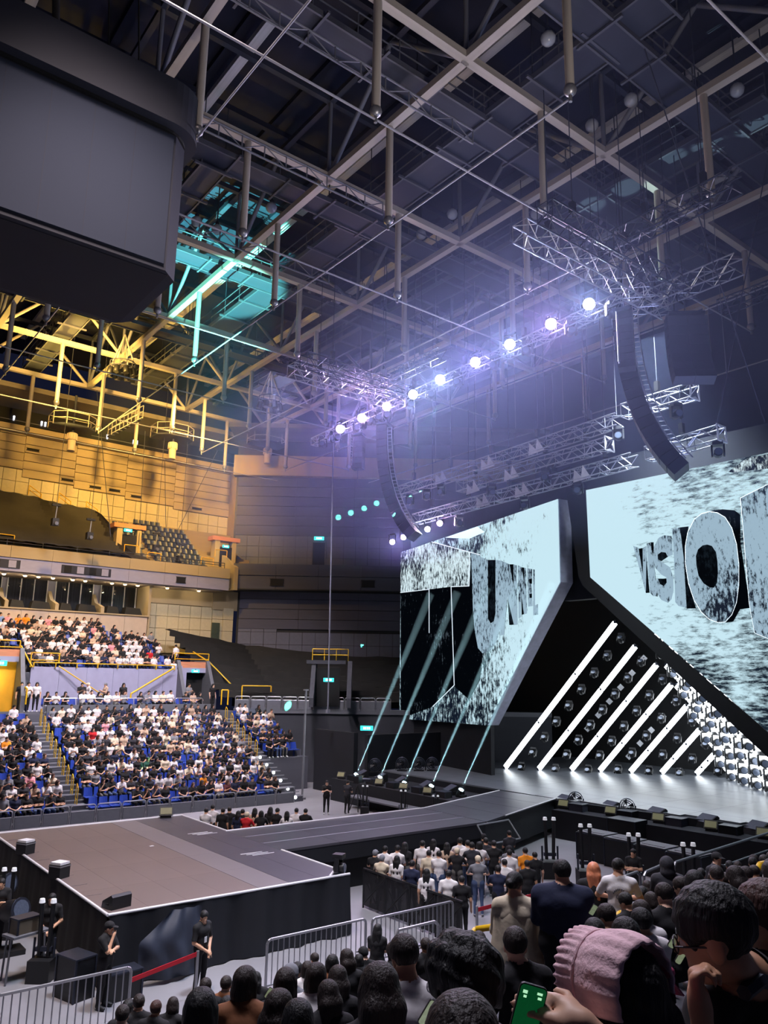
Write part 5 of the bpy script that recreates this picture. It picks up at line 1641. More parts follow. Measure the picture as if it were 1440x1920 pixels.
def surface(prims, h, subs=(), noise=0.0, nf=60.0):
    lo = np.min([pbounds(p)[0] for p in prims], axis=0) - 3 * h
    hi = np.max([pbounds(p)[1] for p in prims], axis=0) + 3 * h
    n = np.ceil((hi - lo) / h).astype(int) + 1
    D = np.full(n, 0.2)
    ax = [lo[i] + h * np.arange(n[i]) for i in range(3)]

    def sub(pr, m):
        a, b = pbounds(pr)
        i0 = np.maximum(((a - m - lo) / h).astype(int), 0)
        i1 = np.minimum(((b + m - lo) / h).astype(int) + 2, n)
        sl = tuple(slice(x, y) for x, y in zip(i0, i1))
        G = np.stack(np.meshgrid(*[ax[i][sl[i]] for i in range(3)], indexing='ij'), -1)
        return sl, G
    for pr in prims:
        k = pr[6]
        sl, G = sub(pr, k + 2.5 * h)
        d = pdist(pr, G)
        o = D[sl]
        q = np.maximum(k - np.abs(o - d), 0) / k
        D[sl] = np.minimum(o, d) - q * q * k / 4
    for pr in subs:
        sl, G = sub(pr, 0.05)
        D[sl] = np.maximum(D[sl], -pdist(pr, G))
    if noise:
        X, Y, Z = np.meshgrid(*ax, indexing='ij')
        D = D + noise * (np.sin(X * nf) * np.sin(Y * nf * 1.1 + 1) + np.sin(Z * nf * 0.9 + X * nf * 0.6) * 0.7)
    D[0], D[-1], D[:, 0], D[:, -1], D[:, :, 0], D[:, :, -1] = 0.2, 0.2, 0.2, 0.2, 0.2, 0.2
    s = D < 0
    c8 = [(i, j, k) for i in (0, 1) for j in (0, 1) for k in (0, 1)]
    m = n - 1
    view = lambda A, c: A[c[0]:c[0] + m[0], c[1]:c[1] + m[1], c[2]:c[2] + m[2]]
    cnt = sum(view(s, c).astype(np.int8) for c in c8)
    act = (cnt > 0) & (cnt < 8)
    idx = np.full(m, -1)
    I = np.argwhere(act)
    idx[act] = np.arange(len(I))
    vals = np.stack([D[I[:, 0] + c[0], I[:, 1] + c[1], I[:, 2] + c[2]] for c in c8], 1)
    acc = np.zeros((len(I), 3))
    num = np.zeros(len(I))
    for a in range(8):
        for b in range(a + 1, 8):
            if sum(abs(c8[a][i] - c8[b][i]) for i in range(3)) != 1: continue
            va, vb = vals[:, a], vals[:, b]
            x = (va < 0) != (vb < 0)
            t = np.where(x, va / np.where(x, va - vb, 1), 0)
            p = np.array(c8[a], float) + t[:, None] * (np.array(c8[b], float) - np.array(c8[a], float))
            acc += np.where(x[:, None], p, 0)
            num += x
    Vt = lo + h * (I + acc / num[:, None])
    Q = []
    for axn in range(3):
        o = [i for i in range(3) if i != axn]
        sa = [slice(1, -1)] * 3
        sb = [slice(1, -1)] * 3
        sa[axn], sb[axn] = slice(0, -1), slice(1, None)
        A, B = s[tuple(sa)], s[tuple(sb)]
        E = np.argwhere(A != B)
        if not len(E): continue
        base = E.copy()
        base[:, o[0]] += 1
        base[:, o[1]] += 1
        sg = s[base[:, 0], base[:, 1], base[:, 2]]
        q = []
        for d0, d1 in ((-1, -1), (0, -1), (0, 0), (-1, 0)):
            c = base.copy()
            c[:, o[0]] += d0
            c[:, o[1]] += d1
            q.append(idx[c[:, 0], c[:, 1], c[:, 2]])
        q = np.stack(q, 1)
        flip = sg if axn != 1 else ~sg
        q[~flip] = q[~flip][:, ::-1]
        Q.append(q)
    Q = np.concatenate(Q)
    Q = Q[(Q >= 0).all(1)]
    # light smoothing
    for _ in range(2):
        acc = np.zeros_like(Vt)
        c = np.zeros(len(Vt))
        for i in range(4):
            np.add.at(acc, Q[:, i], Vt[Q[:, (i + 1) % 4]])
            np.add.at(c, Q[:, i], 1)
        Vt = 0.55 * Vt + 0.45 * acc / np.maximum(c, 1)[:, None]
    return Vt, Q


def normals(Vt, Q):
    fn = np.cross(Vt[Q[:, 2]] - Vt[Q[:, 0]], Vt[Q[:, 3]] - Vt[Q[:, 1]])
    N = np.zeros_like(Vt)
    for i in range(4): np.add.at(N, Q[:, i], fn)
    return N / np.maximum(np.linalg.norm(N, axis=1), 1e-9)[:, None]


def flabels(prims, Vt, Q):
    c = Vt[Q].mean(1)
    best = np.full(len(c), 9.0)
    lab = np.zeros(len(c), int)
    for pr in prims:
        d = pdist(pr, c)
        w = d < best
        best[w] = d[w]
        lab[w] = pr[5]
    return lab


SK, HR, TP, BT, SH = 0, 1, 2, 3, 4


def rot3(yaw, pitch=0.0, roll=0.0):
    cy, sy, cp, sp, cr, sr = math.cos(yaw), math.sin(yaw), math.cos(pitch), math.sin(pitch), math.cos(roll), math.sin(roll)
    Rz = np.array([[cy, -sy, 0], [sy, cy, 0], [0, 0, 1]])
    Rx = np.array([[1, 0, 0], [0, cp, -sp], [0, sp, cp]])
    Ry = np.array([[cr, 0, sr], [0, 1, 0], [-sr, 0, cr]])
    return Rz @ Rx @ Ry


def head_prims(c, R, neck, hs=1.0):
    L = lambda x, y, z: np.array(c) + R @ (V3(x, y, z) * hs)
    P = [cap(neck, L(0, -0.02, -0.07), 0.06, 0.053 * hs, SK, 0.04),
         ell(L(0, -0.008, 0.022), V3(0.077, 0.097, 0.092) * hs, SK, R), ell(L(0, 0.026, -0.045), V3(0.061, 0.066, 0.075) * hs, SK, R),
         ell(L(0, 0.052, -0.096), V3(0.035, 0.035, 0.026) * hs, SK, R), cap(L(0, 0.088, 0.0), L(0, 0.108, -0.034), 0.008 * hs, 0.013 * hs, SK, 0.012),
         cap(L(-0.036, 0.074, 0.02), L(0.036, 0.074, 0.02), 0.014 * hs, 0.014 * hs, SK, 0.015),
         cap(L(-0.018, 0.084, -0.07), L(0.018, 0.084, -0.07), 0.008 * hs, 0.008 * hs, SK, 0.01)]
    for s in (-1, 1): P.append(ell(L(0.078 * s, -0.008, -0.02), V3(0.011, 0.024, 0.034) * hs, SK, R, 0.01))
    return P


def hair_prims(style, c, R, hs=1.0, back=None):
    L = lambda x, y, z: np.array(c) + R @ (V3(x, y, z) * hs)
    E = lambda x, y, z, a, b, d, k=0.03: ell(L(x, y, z), V3(a, b, d) * hs, HR, R, k)
    face = ell(L(0, 0.115, -0.05), V3(0.078, 0.085, 0.1) * hs, SK, R)
    nape = ell(L(0, -0.02, -0.2), V3(0.2, 0.2, 0.15) * hs, SK, R)
    ears = [ell(L(0.09 * s, 0.012, -0.035), V3(0.03, 0.03, 0.045) * hs, SK, R) for s in (-1, 1)]
    if style == 'fade': ears = ears + [ell(L(0.1 * s, 0.01, -0.065), V3(0.05, 0.1, 0.085) * hs, SK, R) for s in (-1, 1)] + [ell(L(0, -0.12, -0.1), V3(0.1, 0.06, 0.07) * hs, SK, R)]
    if style in ('short', 'curly', 'fade'):
        g = {'short': 0.0, 'curly': 0.022, 'fade': 0.004}[style]
        P = [E(0, -0.014, 0.034, 0.09 + g, 0.108 + g, 0.098 + g)]
        if style == 'curly': P += [E(0, 0.03, 0.085, 0.08, 0.07, 0.05), E(0, -0.06, 0.0, 0.1, 0.07, 0.1)]
        return P, [face, nape] + ears
    if style == 'cap':
        P = [E(0, -0.008, 0.045, 0.092, 0.11, 0.082), E(0, 0.125, 0.045, 0.07, 0.075, 0.012, 0.01), E(0, -0.03, 0.0, 0.084, 0.09, 0.09)]
        return P, [ell(L(0, 0.115, -0.06), V3(0.078, 0.085, 0.095) * hs, SK, R), nape] + ears
    if style == 'bun':
        P = [E(0, -0.014, 0.03, 0.09, 0.108, 0.098), E(0, -0.125, -0.01, 0.05, 0.045, 0.05, 0.02)]
        return P, [face, nape] + ears
    if style == 'hood':
        P = [E(0, -0.02, 0.02, 0.115, 0.13, 0.13), E(0, -0.05, -0.1, 0.12, 0.1, 0.1)]
        return P, [ell(L(0, 0.13, -0.02), V3(0.075, 0.1, 0.1) * hs, SK, R)]
    P = [E(0, -0.016, 0.032, 0.096, 0.112, 0.1), E(0, -0.05, -0.06, 0.098, 0.075, 0.1)]
    for s in (-1, 1): P.append(cap(L(0.078 * s, 0.0, 0.0), L(0.085 * s, 0.005, -0.12), 0.03 * hs, 0.028 * hs, HR, 0.03))
    if style == 'long':
        q = back if back is not None else np.array(c) + V3(0, -0.12, -0.38)
        for s in (-1, 1): P.append(cap(L(0.045 * s, -0.07, -0.08), q + np.array(R @ V3(0.05 * s, 0, 0)), 0.062, 0.04, HR, 0.04))
    return P, [face]


def hand_prims(w, d, n, curl=0.5, thumb=1, fine=True, spread=0.0):
    d, n = d / np.linalg.norm(d), n / np.linalg.norm(n)
    s = np.cross(d, n)
    P = [cap(w, w + d * 0.03, 0.028, 0.03, SK, 0.02), cap(w + d * 0.035 - s * 0.024, w + d * 0.078 - s * 0.026, 0.02, 0.018, SK, 0.02), cap(w + d * 0.035 + s * 0.024, w + d * 0.08 + s * 0.026, 0.021, 0.018, SK, 0.02)]
    if not fine: return P + [cap(w + d * 0.08, w + d * 0.13 + n * 0.05 * curl, 0.026, 0.015, SK, 0.02)]
    ln = (0.8, 1.0, 1.05, 0.95)
    for i in range(4):
        b = w + d * 0.085 + s * (-0.031 + 0.0205 * i)
        a = 0.0
        for seg, r in ((0.042, 0.0095), (0.03, 0.0088), (0.022, 0.008)):
            a += curl
            e = b + (d * math.cos(a) + n * math.sin(a) + s * spread * (i - 1.5)) * seg * ln[i]
            P.append(cap(b, e, r, r * 0.93, SK, 0.006))
            b = e
    b = w + d * 0.03 + s * 0.035 * thumb
    for k, seg in enumerate((0.04, 0.03)):
        e = b + (d * (0.62 + 0.3 * k) + s * (0.62 - 0.45 * k) * thumb + n * 0.35) * seg
        P.append(cap(b, e, 0.012, 0.0105, SK, 0.008))
        b = e
    return P


def body(J, sw=1.0, fat=1.0, fine=False, sleeve=0.7, legs=True, skirt=False):
    P = []
    f = fat
    pel, wa, ch, nk = J['pel'], J['waist'], J['chest'], J['neck']
    ax = J.get('side', V3(1, 0, 0))
    P += [cap(pel - ax * 0.075 * f, pel + ax * 0.075 * f, 0.115 * f, 0.115 * f, BT, 0.05), cap(wa - ax * 0.06 * f, wa + ax * 0.06 * f, 0.108 * f, 0.108 * f, TP, 0.06),
          cap(ch - ax * 0.085 * sw * f, ch + ax * 0.085 * sw * f, 0.112 * f, 0.112 * f, TP, 0.06), cap(pel, wa, 0.12 * f, 0.115 * f, TP, 0.05), cap(wa, ch, 0.115 * f, 0.12 * f, TP, 0.05),
          cap(ch, nk, 0.11 * f, 0.065, TP, 0.05)]
    for sd in 'LR':
        sh, el, wr = J['sh' + sd], J['el' + sd], J['wr' + sd]
        P += [cap(nk, sh, 0.062, 0.06 * f, TP, 0.05), cap(sh, sh + (el - sh) * sleeve, 0.06 * f, 0.05 * f, TP, 0.03), cap(sh + (el - sh) * sleeve, el, 0.046, 0.042, SK if sleeve < 1.0 else TP, 0.02),
              cap(el, wr, 0.042, 0.029, SK if sleeve <= 1.0 else TP, 0.025)]
        hd = J.get('hd' + sd, wr - el)
        hn = J.get('hn' + sd, V3(0, 0, -1) + 0.01)
        P += hand_prims(wr, hd, hn, J.get('curl' + sd, 0.45), J.get('th' + sd, 1 if sd == 'L' else -1), fine)
    if legs:
        for sd in 'LR':
            hp, kn, an, to = J['hip' + sd], J['kn' + sd], J['an' + sd], J['to' + sd]
            P += [cap(hp, kn, 0.09 * f, 0.062, BT, 0.04), cap(kn, an, 0.06, 0.042, BT, 0.03), cap(an - V3(0, 0, 0.02), to, 0.042, 0.034, SH, 0.02)]
    return P


def J_sit(arms='lap', lean=0.0, sw=1.0):
    J = dict(pel=V3(0, 0, 0.54), waist=V3(0, 0.01 + lean * 0.3, 0.72), chest=V3(0, 0.02 + lean * 0.7, 0.91), neck=V3(0, 0.02 + lean, 1.055))
    zs = 0.99
    for sd, s in (('L', -1), ('R', 1)):
        J['sh' + sd] = V3(0.19 * s * sw, 0.0 + lean * 0.9, zs)
        J['hip' + sd], J['kn' + sd], J['an' + sd], J['to' + sd] = V3(0.09 * s, 0.02, 0.53), V3(0.13 * s, 0.42, 0.52), V3(0.12 * s, 0.40, 0.09), V3(0.13 * s, 0.54, 0.05)
        S = J['sh' + sd]
        if arms == 'lap': J['el' + sd], J['wr' + sd] = S + V3(0.05 * s, 0.06, -0.27), V3(0.07 * s, 0.30 + lean * 0.5, 0.66)
        elif arms == 'phone': J['el' + sd], J['wr' + sd] = S + V3(0.03 * s, 0.12, -0.25), V3(0.05 * s, 0.34 + lean * 0.6, 0.86)
        elif arms == 'crossed': J['el' + sd], J['wr' + sd] = S + V3(0.03 * s, 0.1, -0.27), V3(-0.07 * s, 0.22 + lean, 0.76 + 0.04 * s)
        elif arms == 'chin': J['el' + sd], J['wr' + sd] = (S + V3(0.0, 0.2, -0.25), V3(0.05 * s, 0.24 + lean, 1.0)) if s > 0 else (S + V3(-0.03, 0.14, -0.26), V3(0.08, 0.28, 0.72))
    J['head'] = V3(0, 0.065 + lean * 1.15, 1.195)
    return J


def J_stand(arms='down', sw=1.0):
    J = dict(pel=V3(0, 0, 0.94), waist=V3(0, 0.0, 1.1), chest=V3(0, 0.0, 1.29), neck=V3(0, -0.01, 1.435))
    zs = 1.375
    for sd, s in (('L', -1), ('R', 1)):
        J['sh' + sd] = V3(0.19 * s * sw, -0.01, zs)
        J['hip' + sd], J['kn' + sd], J['an' + sd], J['to' + sd] = V3(0.09 * s, 0, 0.9), V3(0.1 * s, 0.02, 0.5), V3(0.11 * s, -0.03, 0.09), V3(0.13 * s, 0.13, 0.045)
        S = J['sh' + sd]
        if arms == 'down': J['el' + sd], J['wr' + sd] = S + V3(0.05 * s, -0.03, -0.29), S + V3(0.06 * s, 0.05, -0.53)
        elif arms == 'front': J['el' + sd], J['wr' + sd] = S + V3(0.07 * s, 0.02, -0.29), V3(0.045 * s, 0.2, zs - 0.47)
        elif arms == 'crossed': J['el' + sd], J['wr' + sd] = S + V3(0.05 * s, 0.08, -0.27), V3(-0.08 * s, 0.21, zs - 0.25 + 0.03 * s)
        elif arms == 'phone': J['el' + sd], J['wr' + sd] = S + V3(0.03 * s, 0.1, -0.26), V3(0.05 * s, 0.32, zs - 0.15)
        elif arms == 'up': J['el' + sd], J['wr' + sd] = (S + V3(0.05, 0.2, -0.08), V3(0.08, 0.3, zs + 0.2)) if s > 0 else (S + V3(-0.05, 0.1, -0.27), V3(-0.06, 0.3, zs - 0.2))
        elif arms == 'mouth': J['el' + sd], J['wr' + sd] = (S + V3(0.0, 0.18, -0.22), V3(0.03, 0.17, zs + 0.06)) if s > 0 else (S + V3(-0.04, 0.12, -0.25), V3(0.12, 0.24, zs - 0.2))
        elif arms == 'lean': J['el' + sd], J['wr' + sd] = S + V3(0.12 * s, 0.14, -0.22), V3(0.1 * s, 0.36, zs - 0.3)
    J['head'] = V3(0, 0.03, 1.575)
    return J


def mk_mesh(name, Vt, Q, mats_, lab=None, smooth=True):
    me = bpy.data.meshes.new(name)
    nv, nq = len(Vt), len(Q)
    me.vertices.add(nv)
    me.vertices.foreach_set('co', Vt.astype(np.float32).ravel())
    me.loops.add(nq * 4)
    me.loops.foreach_set('vertex_index', Q.astype(np.int32).ravel())
    me.polygons.add(nq)
    me.polygons.foreach_set('loop_start', np.arange(0, nq * 4, 4, dtype=np.int32))
    for m_ in mats_: me.materials.append(m_)
    if lab is not None: me.polygons.foreach_set('material_index', np.asarray(lab, np.int32))
    if smooth: me.polygons.foreach_set('use_smooth', np.ones(nq, bool))
    me.update(calc_edges=True)
    return me


SKINS = [mat('skin_%d' % i, c, 0.5, noise=0.06, scale=8) for i, c in enumerate(((206, 158, 128), (190, 142, 112), (216, 172, 146)))]
HAIRS = {'black': mat('hair_black', (14, 13, 16), 0.62, noise=0.35, scale=55, bump=0.5, bscale=90, stretch=(1, 1, 0.1)), 'dark': mat('hair_dark_brown', (32, 22, 20), 0.62, noise=0.35, scale=55, bump=0.5, bscale=90, stretch=(1, 1, 0.1)),
         'brown': mat('hair_brown', (62, 34, 26), 0.62, noise=0.35, scale=55, bump=0.5, bscale=90, stretch=(1, 1, 0.1)), 'orange': mat('hair_orange', (206, 128, 92), 0.5, noise=0.2, scale=40, stretch=(1, 1, 0.2))}
TOPC = {'white': (222, 218, 220), 'cream': (210, 196, 172), 'black': (17, 17, 22), 'charcoal': (44, 44, 52), 'grey': (118, 120, 128), 'navy': (24, 32, 62), 'beige': (186, 160, 138), 'pink': (226, 150, 160), 'red': (190, 24, 34),
        'orange': (232, 140, 26), 'green': (120, 220, 110), 'blue': (120, 150, 200), 'brown': (120, 74, 44), 'maroon': (84, 36, 40)}
TOPS = {k: mat('cloth_' + k, c, 0.85, noise=0.1, scale=6, bump=0.25, bscale=14) for k, c in TOPC.items()}
BOTS = {'black': mat('trousers_black', (18, 18, 24), 0.85), 'denim': mat('trousers_denim', (62, 80, 116), 0.85), 'grey': mat('trousers_grey', (92, 90, 88), 0.85)}
SHOE = {'white': mat('shoe_white', (200, 200, 200), 0.6), 'black': mat('shoe_black', (20, 20, 22), 0.6)}
HATS = {'black': TOPS['black'], 'grey': TOPS['grey'], 'white': TOPS['white'], 'red': TOPS['red'], 'cream': TOPS['cream']}


def far_arrays(pose, arms, style, yaw, h, sw=1.0, sleeve=0.7, lean=0.0, pitch=-0.1):
    J = J_sit(arms, lean, sw) if pose == 'sit' else J_stand(arms, sw)
    R = rot3(yaw, pitch)
    P = body(J, sw, 1.0, False, sleeve) + head_prims(J['head'], R, J['neck'])
    hp, sb = hair_prims(style, J['head'], R)
    Vt, Q = surface(P, h)
    lab = flabels(P, Vt, Q)
    Vh, Qh = surface(hp, h * 0.8, sb)
    return np.concatenate([Vt, Vh]), np.concatenate([Q, Qh + len(Vt)]), np.concatenate([lab, np.full(len(Qh), HR)])


def far_mesh(*a, **k):
    A = far_arrays(*a, **k)
    return mk_mesh('person', A[0], A[1], [SKINS[0], HAIRS['black'], TOPS['white'], BOTS['black'], SHOE['white']], A[2])


FV = [('lap', 'short', 0.5, 0.0), ('phone', 'long', 0.2, 0.05), ('lap', 'bob', 0.6, 0.06), ('crossed', 'short', 0.35, 0.0), ('phone', 'short', 0.0, 0.1), ('lap', 'long', 0.45, 0.0), ('chin', 'bob', 0.4, 0.12)]
FARM = [far_mesh('sit', a, s, y, 0.027, lean=l, sw=0.92 if s in ('long', 'bob') else 1.02) for a, s, y, l in FV]
LOWV = [far_arrays('sit', a, s, y, 0.05, lean=l) for a, s, y, l in FV]
STM = {(a, s): far_mesh('stand', a, s, 0.0, 0.024, sw=0.92 if s in ('long', 'bob') else 1.02) for a in ('down', 'phone', 'lean') for s in ('short', 'long', 'cap', 'bob')}
NOUN = {'short': 'short-haired', 'long': 'long-haired', 'bob': 'bob-haired', 'cap': 'capped', 'curly': 'curly-haired'}


def dress(o, top, bot='black', hair='black', skin=0, shoe='white', hat=None):
    for i, m_ in enumerate((SKINS[skin], hat or HAIRS[hair], TOPS[top], BOTS[bot], SHOE[shoe])):
        o.material_slots[i].link = 'OBJECT'
        o.material_slots[i].material = m_
    return o


def aim(x, y, jit=0.15):
    """rotation that turns local +Y towards the performance area"""
    a = math.atan2(24 - x, 24.5 - y)
    return -a + random.uniform(-jit, jit)


CROWDC = ['black'] * 40 + ['white'] * 32 + ['charcoal'] * 9 + ['grey'] * 5 + ['cream'] * 6 + ['beige'] * 5 + ['navy'] * 4 + ['blue'] * 1 + ['pink'] * 2 + ['maroon', 'orange', 'red']
rc = random.Random(5)
stuffP = []
nidx = {}
for s in SEATS + T2SEATS + WSEATS:
    x, y, z, r_, c_, blk = s
    if rc.random() > (0.93 if blk == 'main' else 0.9 if blk != 't2' else 0.88): continue
    if blk == 'main' and r_ == 0 and c_ < 4: continue
    if blk == 'main' and r_ == 1 and c_ < 1: continue
    if blk == 't2' and r_ > 4 and c_ > 13: continue
    v = rc.randrange(7)
    col = rc.choice(CROWDC)
    rz = math.pi + rc.uniform(-0.15, 0.15)
    sc = rc.uniform(0.93, 1.05)
    M = Matrix.Translation((x + rc.uniform(-0.03, 0.03), y - 0.02, z)) @ Matrix.Rotation(rz, 4, 'Z') @ Matrix.Scale(sc, 4)
    hair, bot, sk = rc.choice(['black', 'black', 'dark', 'dark', 'brown']), rc.choice(['black', 'black', 'black', 'denim', 'grey']), rc.randrange(3)
    if blk in BLK and r_ < 6 or blk == 'walk':
        o = dress(link('person', FARM[v], M), col, bot, hair, sk)
        where = '%s, row %s, seat %s' % (BLK[blk], words(r_ + 1), words(c_ + 1)) if blk in BLK else 'row before the lavender wall, seat %s' % words(c_ + 1)
        tag(o, '%s spectator in %s top, %s' % (NOUN[FV[v][1]], col, where), 'person', 'seated spectators in the far stand')
    else:
        stuffP.append((v, M, TOPS[col], BOTS[bot], HAIRS[hair], SKINS[sk]))
# the upper rows of the crowd, past the individuals
allm = SKINS + list(HAIRS.values()) + list(TOPS.values()) + list(BOTS.values()) + list(SHOE.values())
mi = {m_.name: i for i, m_ in enumerate(allm)}
vs, qs, ls, off = [], [], [], 0
for v, M, tp, bt, hr, sk in stuffP:
    A = LOWV[v]
    Mn = np.array(M)
    vs.append(A[0] @ Mn[:3, :3].T + Mn[:3, 3])
    qs.append(A[1] + off)
    lut = np.array([mi[sk.name], mi[hr.name], mi[tp.name], mi[bt.name], mi['shoe_white']])
    ls.append(lut[A[2]])
    off += len(A[0])
tag(link('seated_crowd', mk_mesh('seated_crowd', np.concatenate(vs), np.concatenate(qs), allm, np.concatenate(ls))), 'crowd filling the upper rows of the far stands', 'crowd', kind='stuff')

# standing people in the pens
def standing(x, y, z, style, top, label, rz=None, sc=1.0, arms=None, bot='black', hair='black', group=None, hat=None):
    st_ = style if style in ('short', 'long', 'cap', 'bob') else 'short'
    arms = arms or rc.choice(['down', 'phone', 'lean'])
    o = link('person', STM[(arms, st_)], Matrix.Translation((x, y, z)) @ Matrix.Rotation(aim(x, y) if rz is None else rz, 4, 'Z') @ Matrix.Scale(sc, 4))
    dress(o, top, bot, hair, rc.randrange(3), 'white', hat or (TOPS[rc.choice(['black', 'grey', 'cream'])] if st_ == 'cap' else None))
    return tag(o, label, 'person', group)


PX = sorted(range(len(PEN)), key=lambda i: PEN[i][0] * 0.786 - PEN[i][1] * 0.618)
for n_, i in enumerate(PX):
    x, y, st_, top = PEN[i]
    standing(x, y, 0, st_, top, '%s spectator in %s standing in the runway pen, %s from the left' % (NOUN[st_], top, words(n_ + 1)), group='standing spectators in the pen by the runway', sc=rc.uniform(0.96, 1.04), bot=rc.choice(['black', 'black', 'denim', 'grey']))
for n_, (x, y, st_, top) in enumerate(REAR):
    standing(x, y, 0, st_, top, '%s spectator in %s standing behind the runway, %s from the left' % (NOUN[st_], top, words(n_ + 1)), rz=-0.9 + rc.uniform(-0.4, 0.4), group='spectators behind the runway')
for n_, (x, z, st_, top, rz) in enumerate(((12.42, 4.9, 'short', 'black', 3.1), (12.8, 5.05, 'short', 'white', 3.3), (13.3, 4.9, 'bob', 'white', 2.9), (16.0, 5.0, 'short', 'black', 3.0), (16.4, 5.1, 'cap', 'white', 1.6), (17.5, 5.05, 'cap', 'beige', 1.7), (18.65, 4.75, 'long', 'black', 3.1), (23.2, 5.1, 'short', 'grey', 3.4), (25.0, 5.0, 'long', 'black', 3.3))):
    standing(x, 51.2, 4.62, st_, top, '%s person in %s standing on the cross walkway, %s from the left' % (NOUN[st_], top, ORD[n_]), rz=rz, arms='phone' if n_ % 2 else 'down', group='people standing on the cross walkway', sc=1.05)
standing(23.1, 53.6, 7.4, 'short', 'white', 'person in white climbing the stairs above the right vomitory', rz=0.3, arms='down')
standing(22.7, 52.9, 6.3, 'long', 'white', 'person in white on the stair beside the lavender wall', rz=2.8, arms='down')
standing(24.0, 35.2, 0, 'cap', 'black', 'dark figure of a guard standing by the far right aisle', rz=2.6, arms='phone')
standing(24.9, 34.6, 0, 'short', 'charcoal', 'dark crew member handling a camera beside the stage', rz=-1.2, arms='phone')
standing(14.0, 8.03, 2.45, 'cap', 'charcoal', 'person in black cap and grey sleeves at the far right rail', rz=2.9, arms='down', sc=0.88, hat=TOPS['black'])
standing(11.46, 14.67, 0, 'long', 'black', 'long-haired woman in black standing at the steel barrier', arms='phone', sc=0.95)


# near spectators: continuous body, clothes and hair as their own meshes
def shell(Vt, Q, N, keep, off, fold=0.0):
    q = Q[keep]
    u, inv = np.unique(q, return_inverse=True)
    v = Vt[u] + N[u] * off
    if fold:
        p = Vt[u]
        v = v + N[u] * (fold * (np.sin(p[:, 0] * 21 + p[:, 2] * 14) * np.sin(p[:, 2] * 17 + p[:, 1] * 9)))[:, None]
    return v, inv.reshape(-1, 4)


def near_meshes(J, R, style, h, sw=1.0, fat=1.0, sleeve=0.7, fine=False, legs=True, hs=1.0, noise=0.0015, extra=()):
    P = body(J, sw, fat, fine, sleeve, legs) + head_prims(J['head'], R, J['neck'], hs) + list(extra)
    Vt, Q = surface(P, h)
    N = normals(Vt, Q)
    lab = flabels(P, Vt, Q)
    out = {'body': (Vt, Q)}
    for nm, l, o, fo in (('shirt', TP, 0.009, 0.006), ('trousers', BT, 0.007, 0.003), ('shoes', SH, 0.006, 0)):
        k = lab == l
        if k.sum() > 10: out[nm] = shell(Vt, Q, N, k, o, fo)
    hp, sb = hair_prims(style, J['head'], R, hs)
    out['hair'] = surface(hp, h * 0.8, sb, noise=noise * (1.7 if style == 'curly' else 1), nf=90 if style == 'curly' else 140)
    return out


def assemble(parts, M, label, top='black', bot='black', hair='black', skin=0, group=None, hat=None, cache={}):
    """an empty 'person' with body, clothes and hair below it"""
    t = thing('person', label, 'person', M.translation, 0, group)
    WM[t.name] = M
    t.matrix_basis = M
    for nm, A in parts.items():
        if isinstance(A, tuple):
            A = mk_mesh(nm, A[0], A[1], [SKINS[0]])
            parts[nm] = A
        o = link(nm, A, M, t)
        o.material_slots[0].link = 'OBJECT'
        o.material_slots[0].material = {'body': SKINS[skin], 'shirt': TOPS[top], 'trousers': BOTS[bot], 'shoes': SHOE['black'], 'hair': hat or HAIRS[hair]}[nm]
    return t


NV = {}
for st_ in ('short', 'bob', 'long', 'cap'):
    for k, (arms, yaw, pitch, lean) in enumerate((('lap', 0.0, -0.05, 0.02), ('phone', 0.35, -0.35, 0.06), ('phone', -0.4, -0.15, 0.03))):
        R = rot3(yaw, pitch)
        NV[(st_, k)] = near_meshes(J_sit(arms, lean, 0.9 if st_ in ('bob', 'long') else 1.0), R, st_, 0.0145, sw=0.9 if st_ in ('bob', 'long') else 1.0, sleeve=0.72)
HC = {'brown': 'brown'}
order = sorted(range(len(FG)), key=lambda i: (FG[i][0] * 0.786 - FG[i][1] * 0.618) / (FG[i][0] * 0.602 + FG[i][1] * 0.77))
for n_, i in enumerate(order):
    x, y, z, sc, st_, top = FG[i]
    k = rc.randrange(3)
    hr = rc.choice(['black', 'black', 'black', 'dark', 'dark', 'dark'] + (['brown'] if y > 5 and st_ == 'short' else []))
    if st_ == 'cap': hat = TOPS[rc.choice(['grey', 'black'])]
    else: hat = None
    rz = -math.radians(rc.uniform(10, 48))
    M = Matrix.Translation((x, y, z)) @ Matrix.Rotation(rz, 4, 'Z') @ Matrix.Scale(sc, 4)
    far_ = 'close rows' if y < 4.2 else 'middle rows' if y < 9 else 'lowest rows'
    assemble(NV[(st_, k)], M, '%s spectator in %s top, near stand %s, number %s from the left' % (NOUN[st_], top, far_, words(n_ + 1)), top, 'black', hr, rc.randrange(3), 'seated spectators in the near stand', hat)

# standing people on the near stand, with clothes
def near_standing(loc, rz, style, top, label, sc=1.0, arms='down', sw=1.0, fat=1.0, hair='black', bot='black', yaw=0.0, pitch=-0.1, sleeve=0.7, skin=0, hat=None, h=0.014, fine=False, edit=None):
    J = J_stand(arms, sw)
    if edit: edit(J)
    parts = near_meshes(J, rot3(yaw, pitch), style, h, sw=sw, fat=fat, sleeve=sleeve, fine=fine)
    M = Matrix.Translation(loc) @ Matrix.Rotation(rz, 4, 'Z') @ Matrix.Scale(sc, 4)
    return assemble(parts, M, label, top, bot, hair, skin, None, hat), M, J


wo, M, J = near_standing((6.57, 6.06, 3.22), -0.75, 'bun', 'cream', 'woman with black bun in loose cream blouse standing with a shoulder bag', arms='phone', yaw=-0.5, pitch=-0.3, sw=0.95, bot='grey', sleeve=1.05)
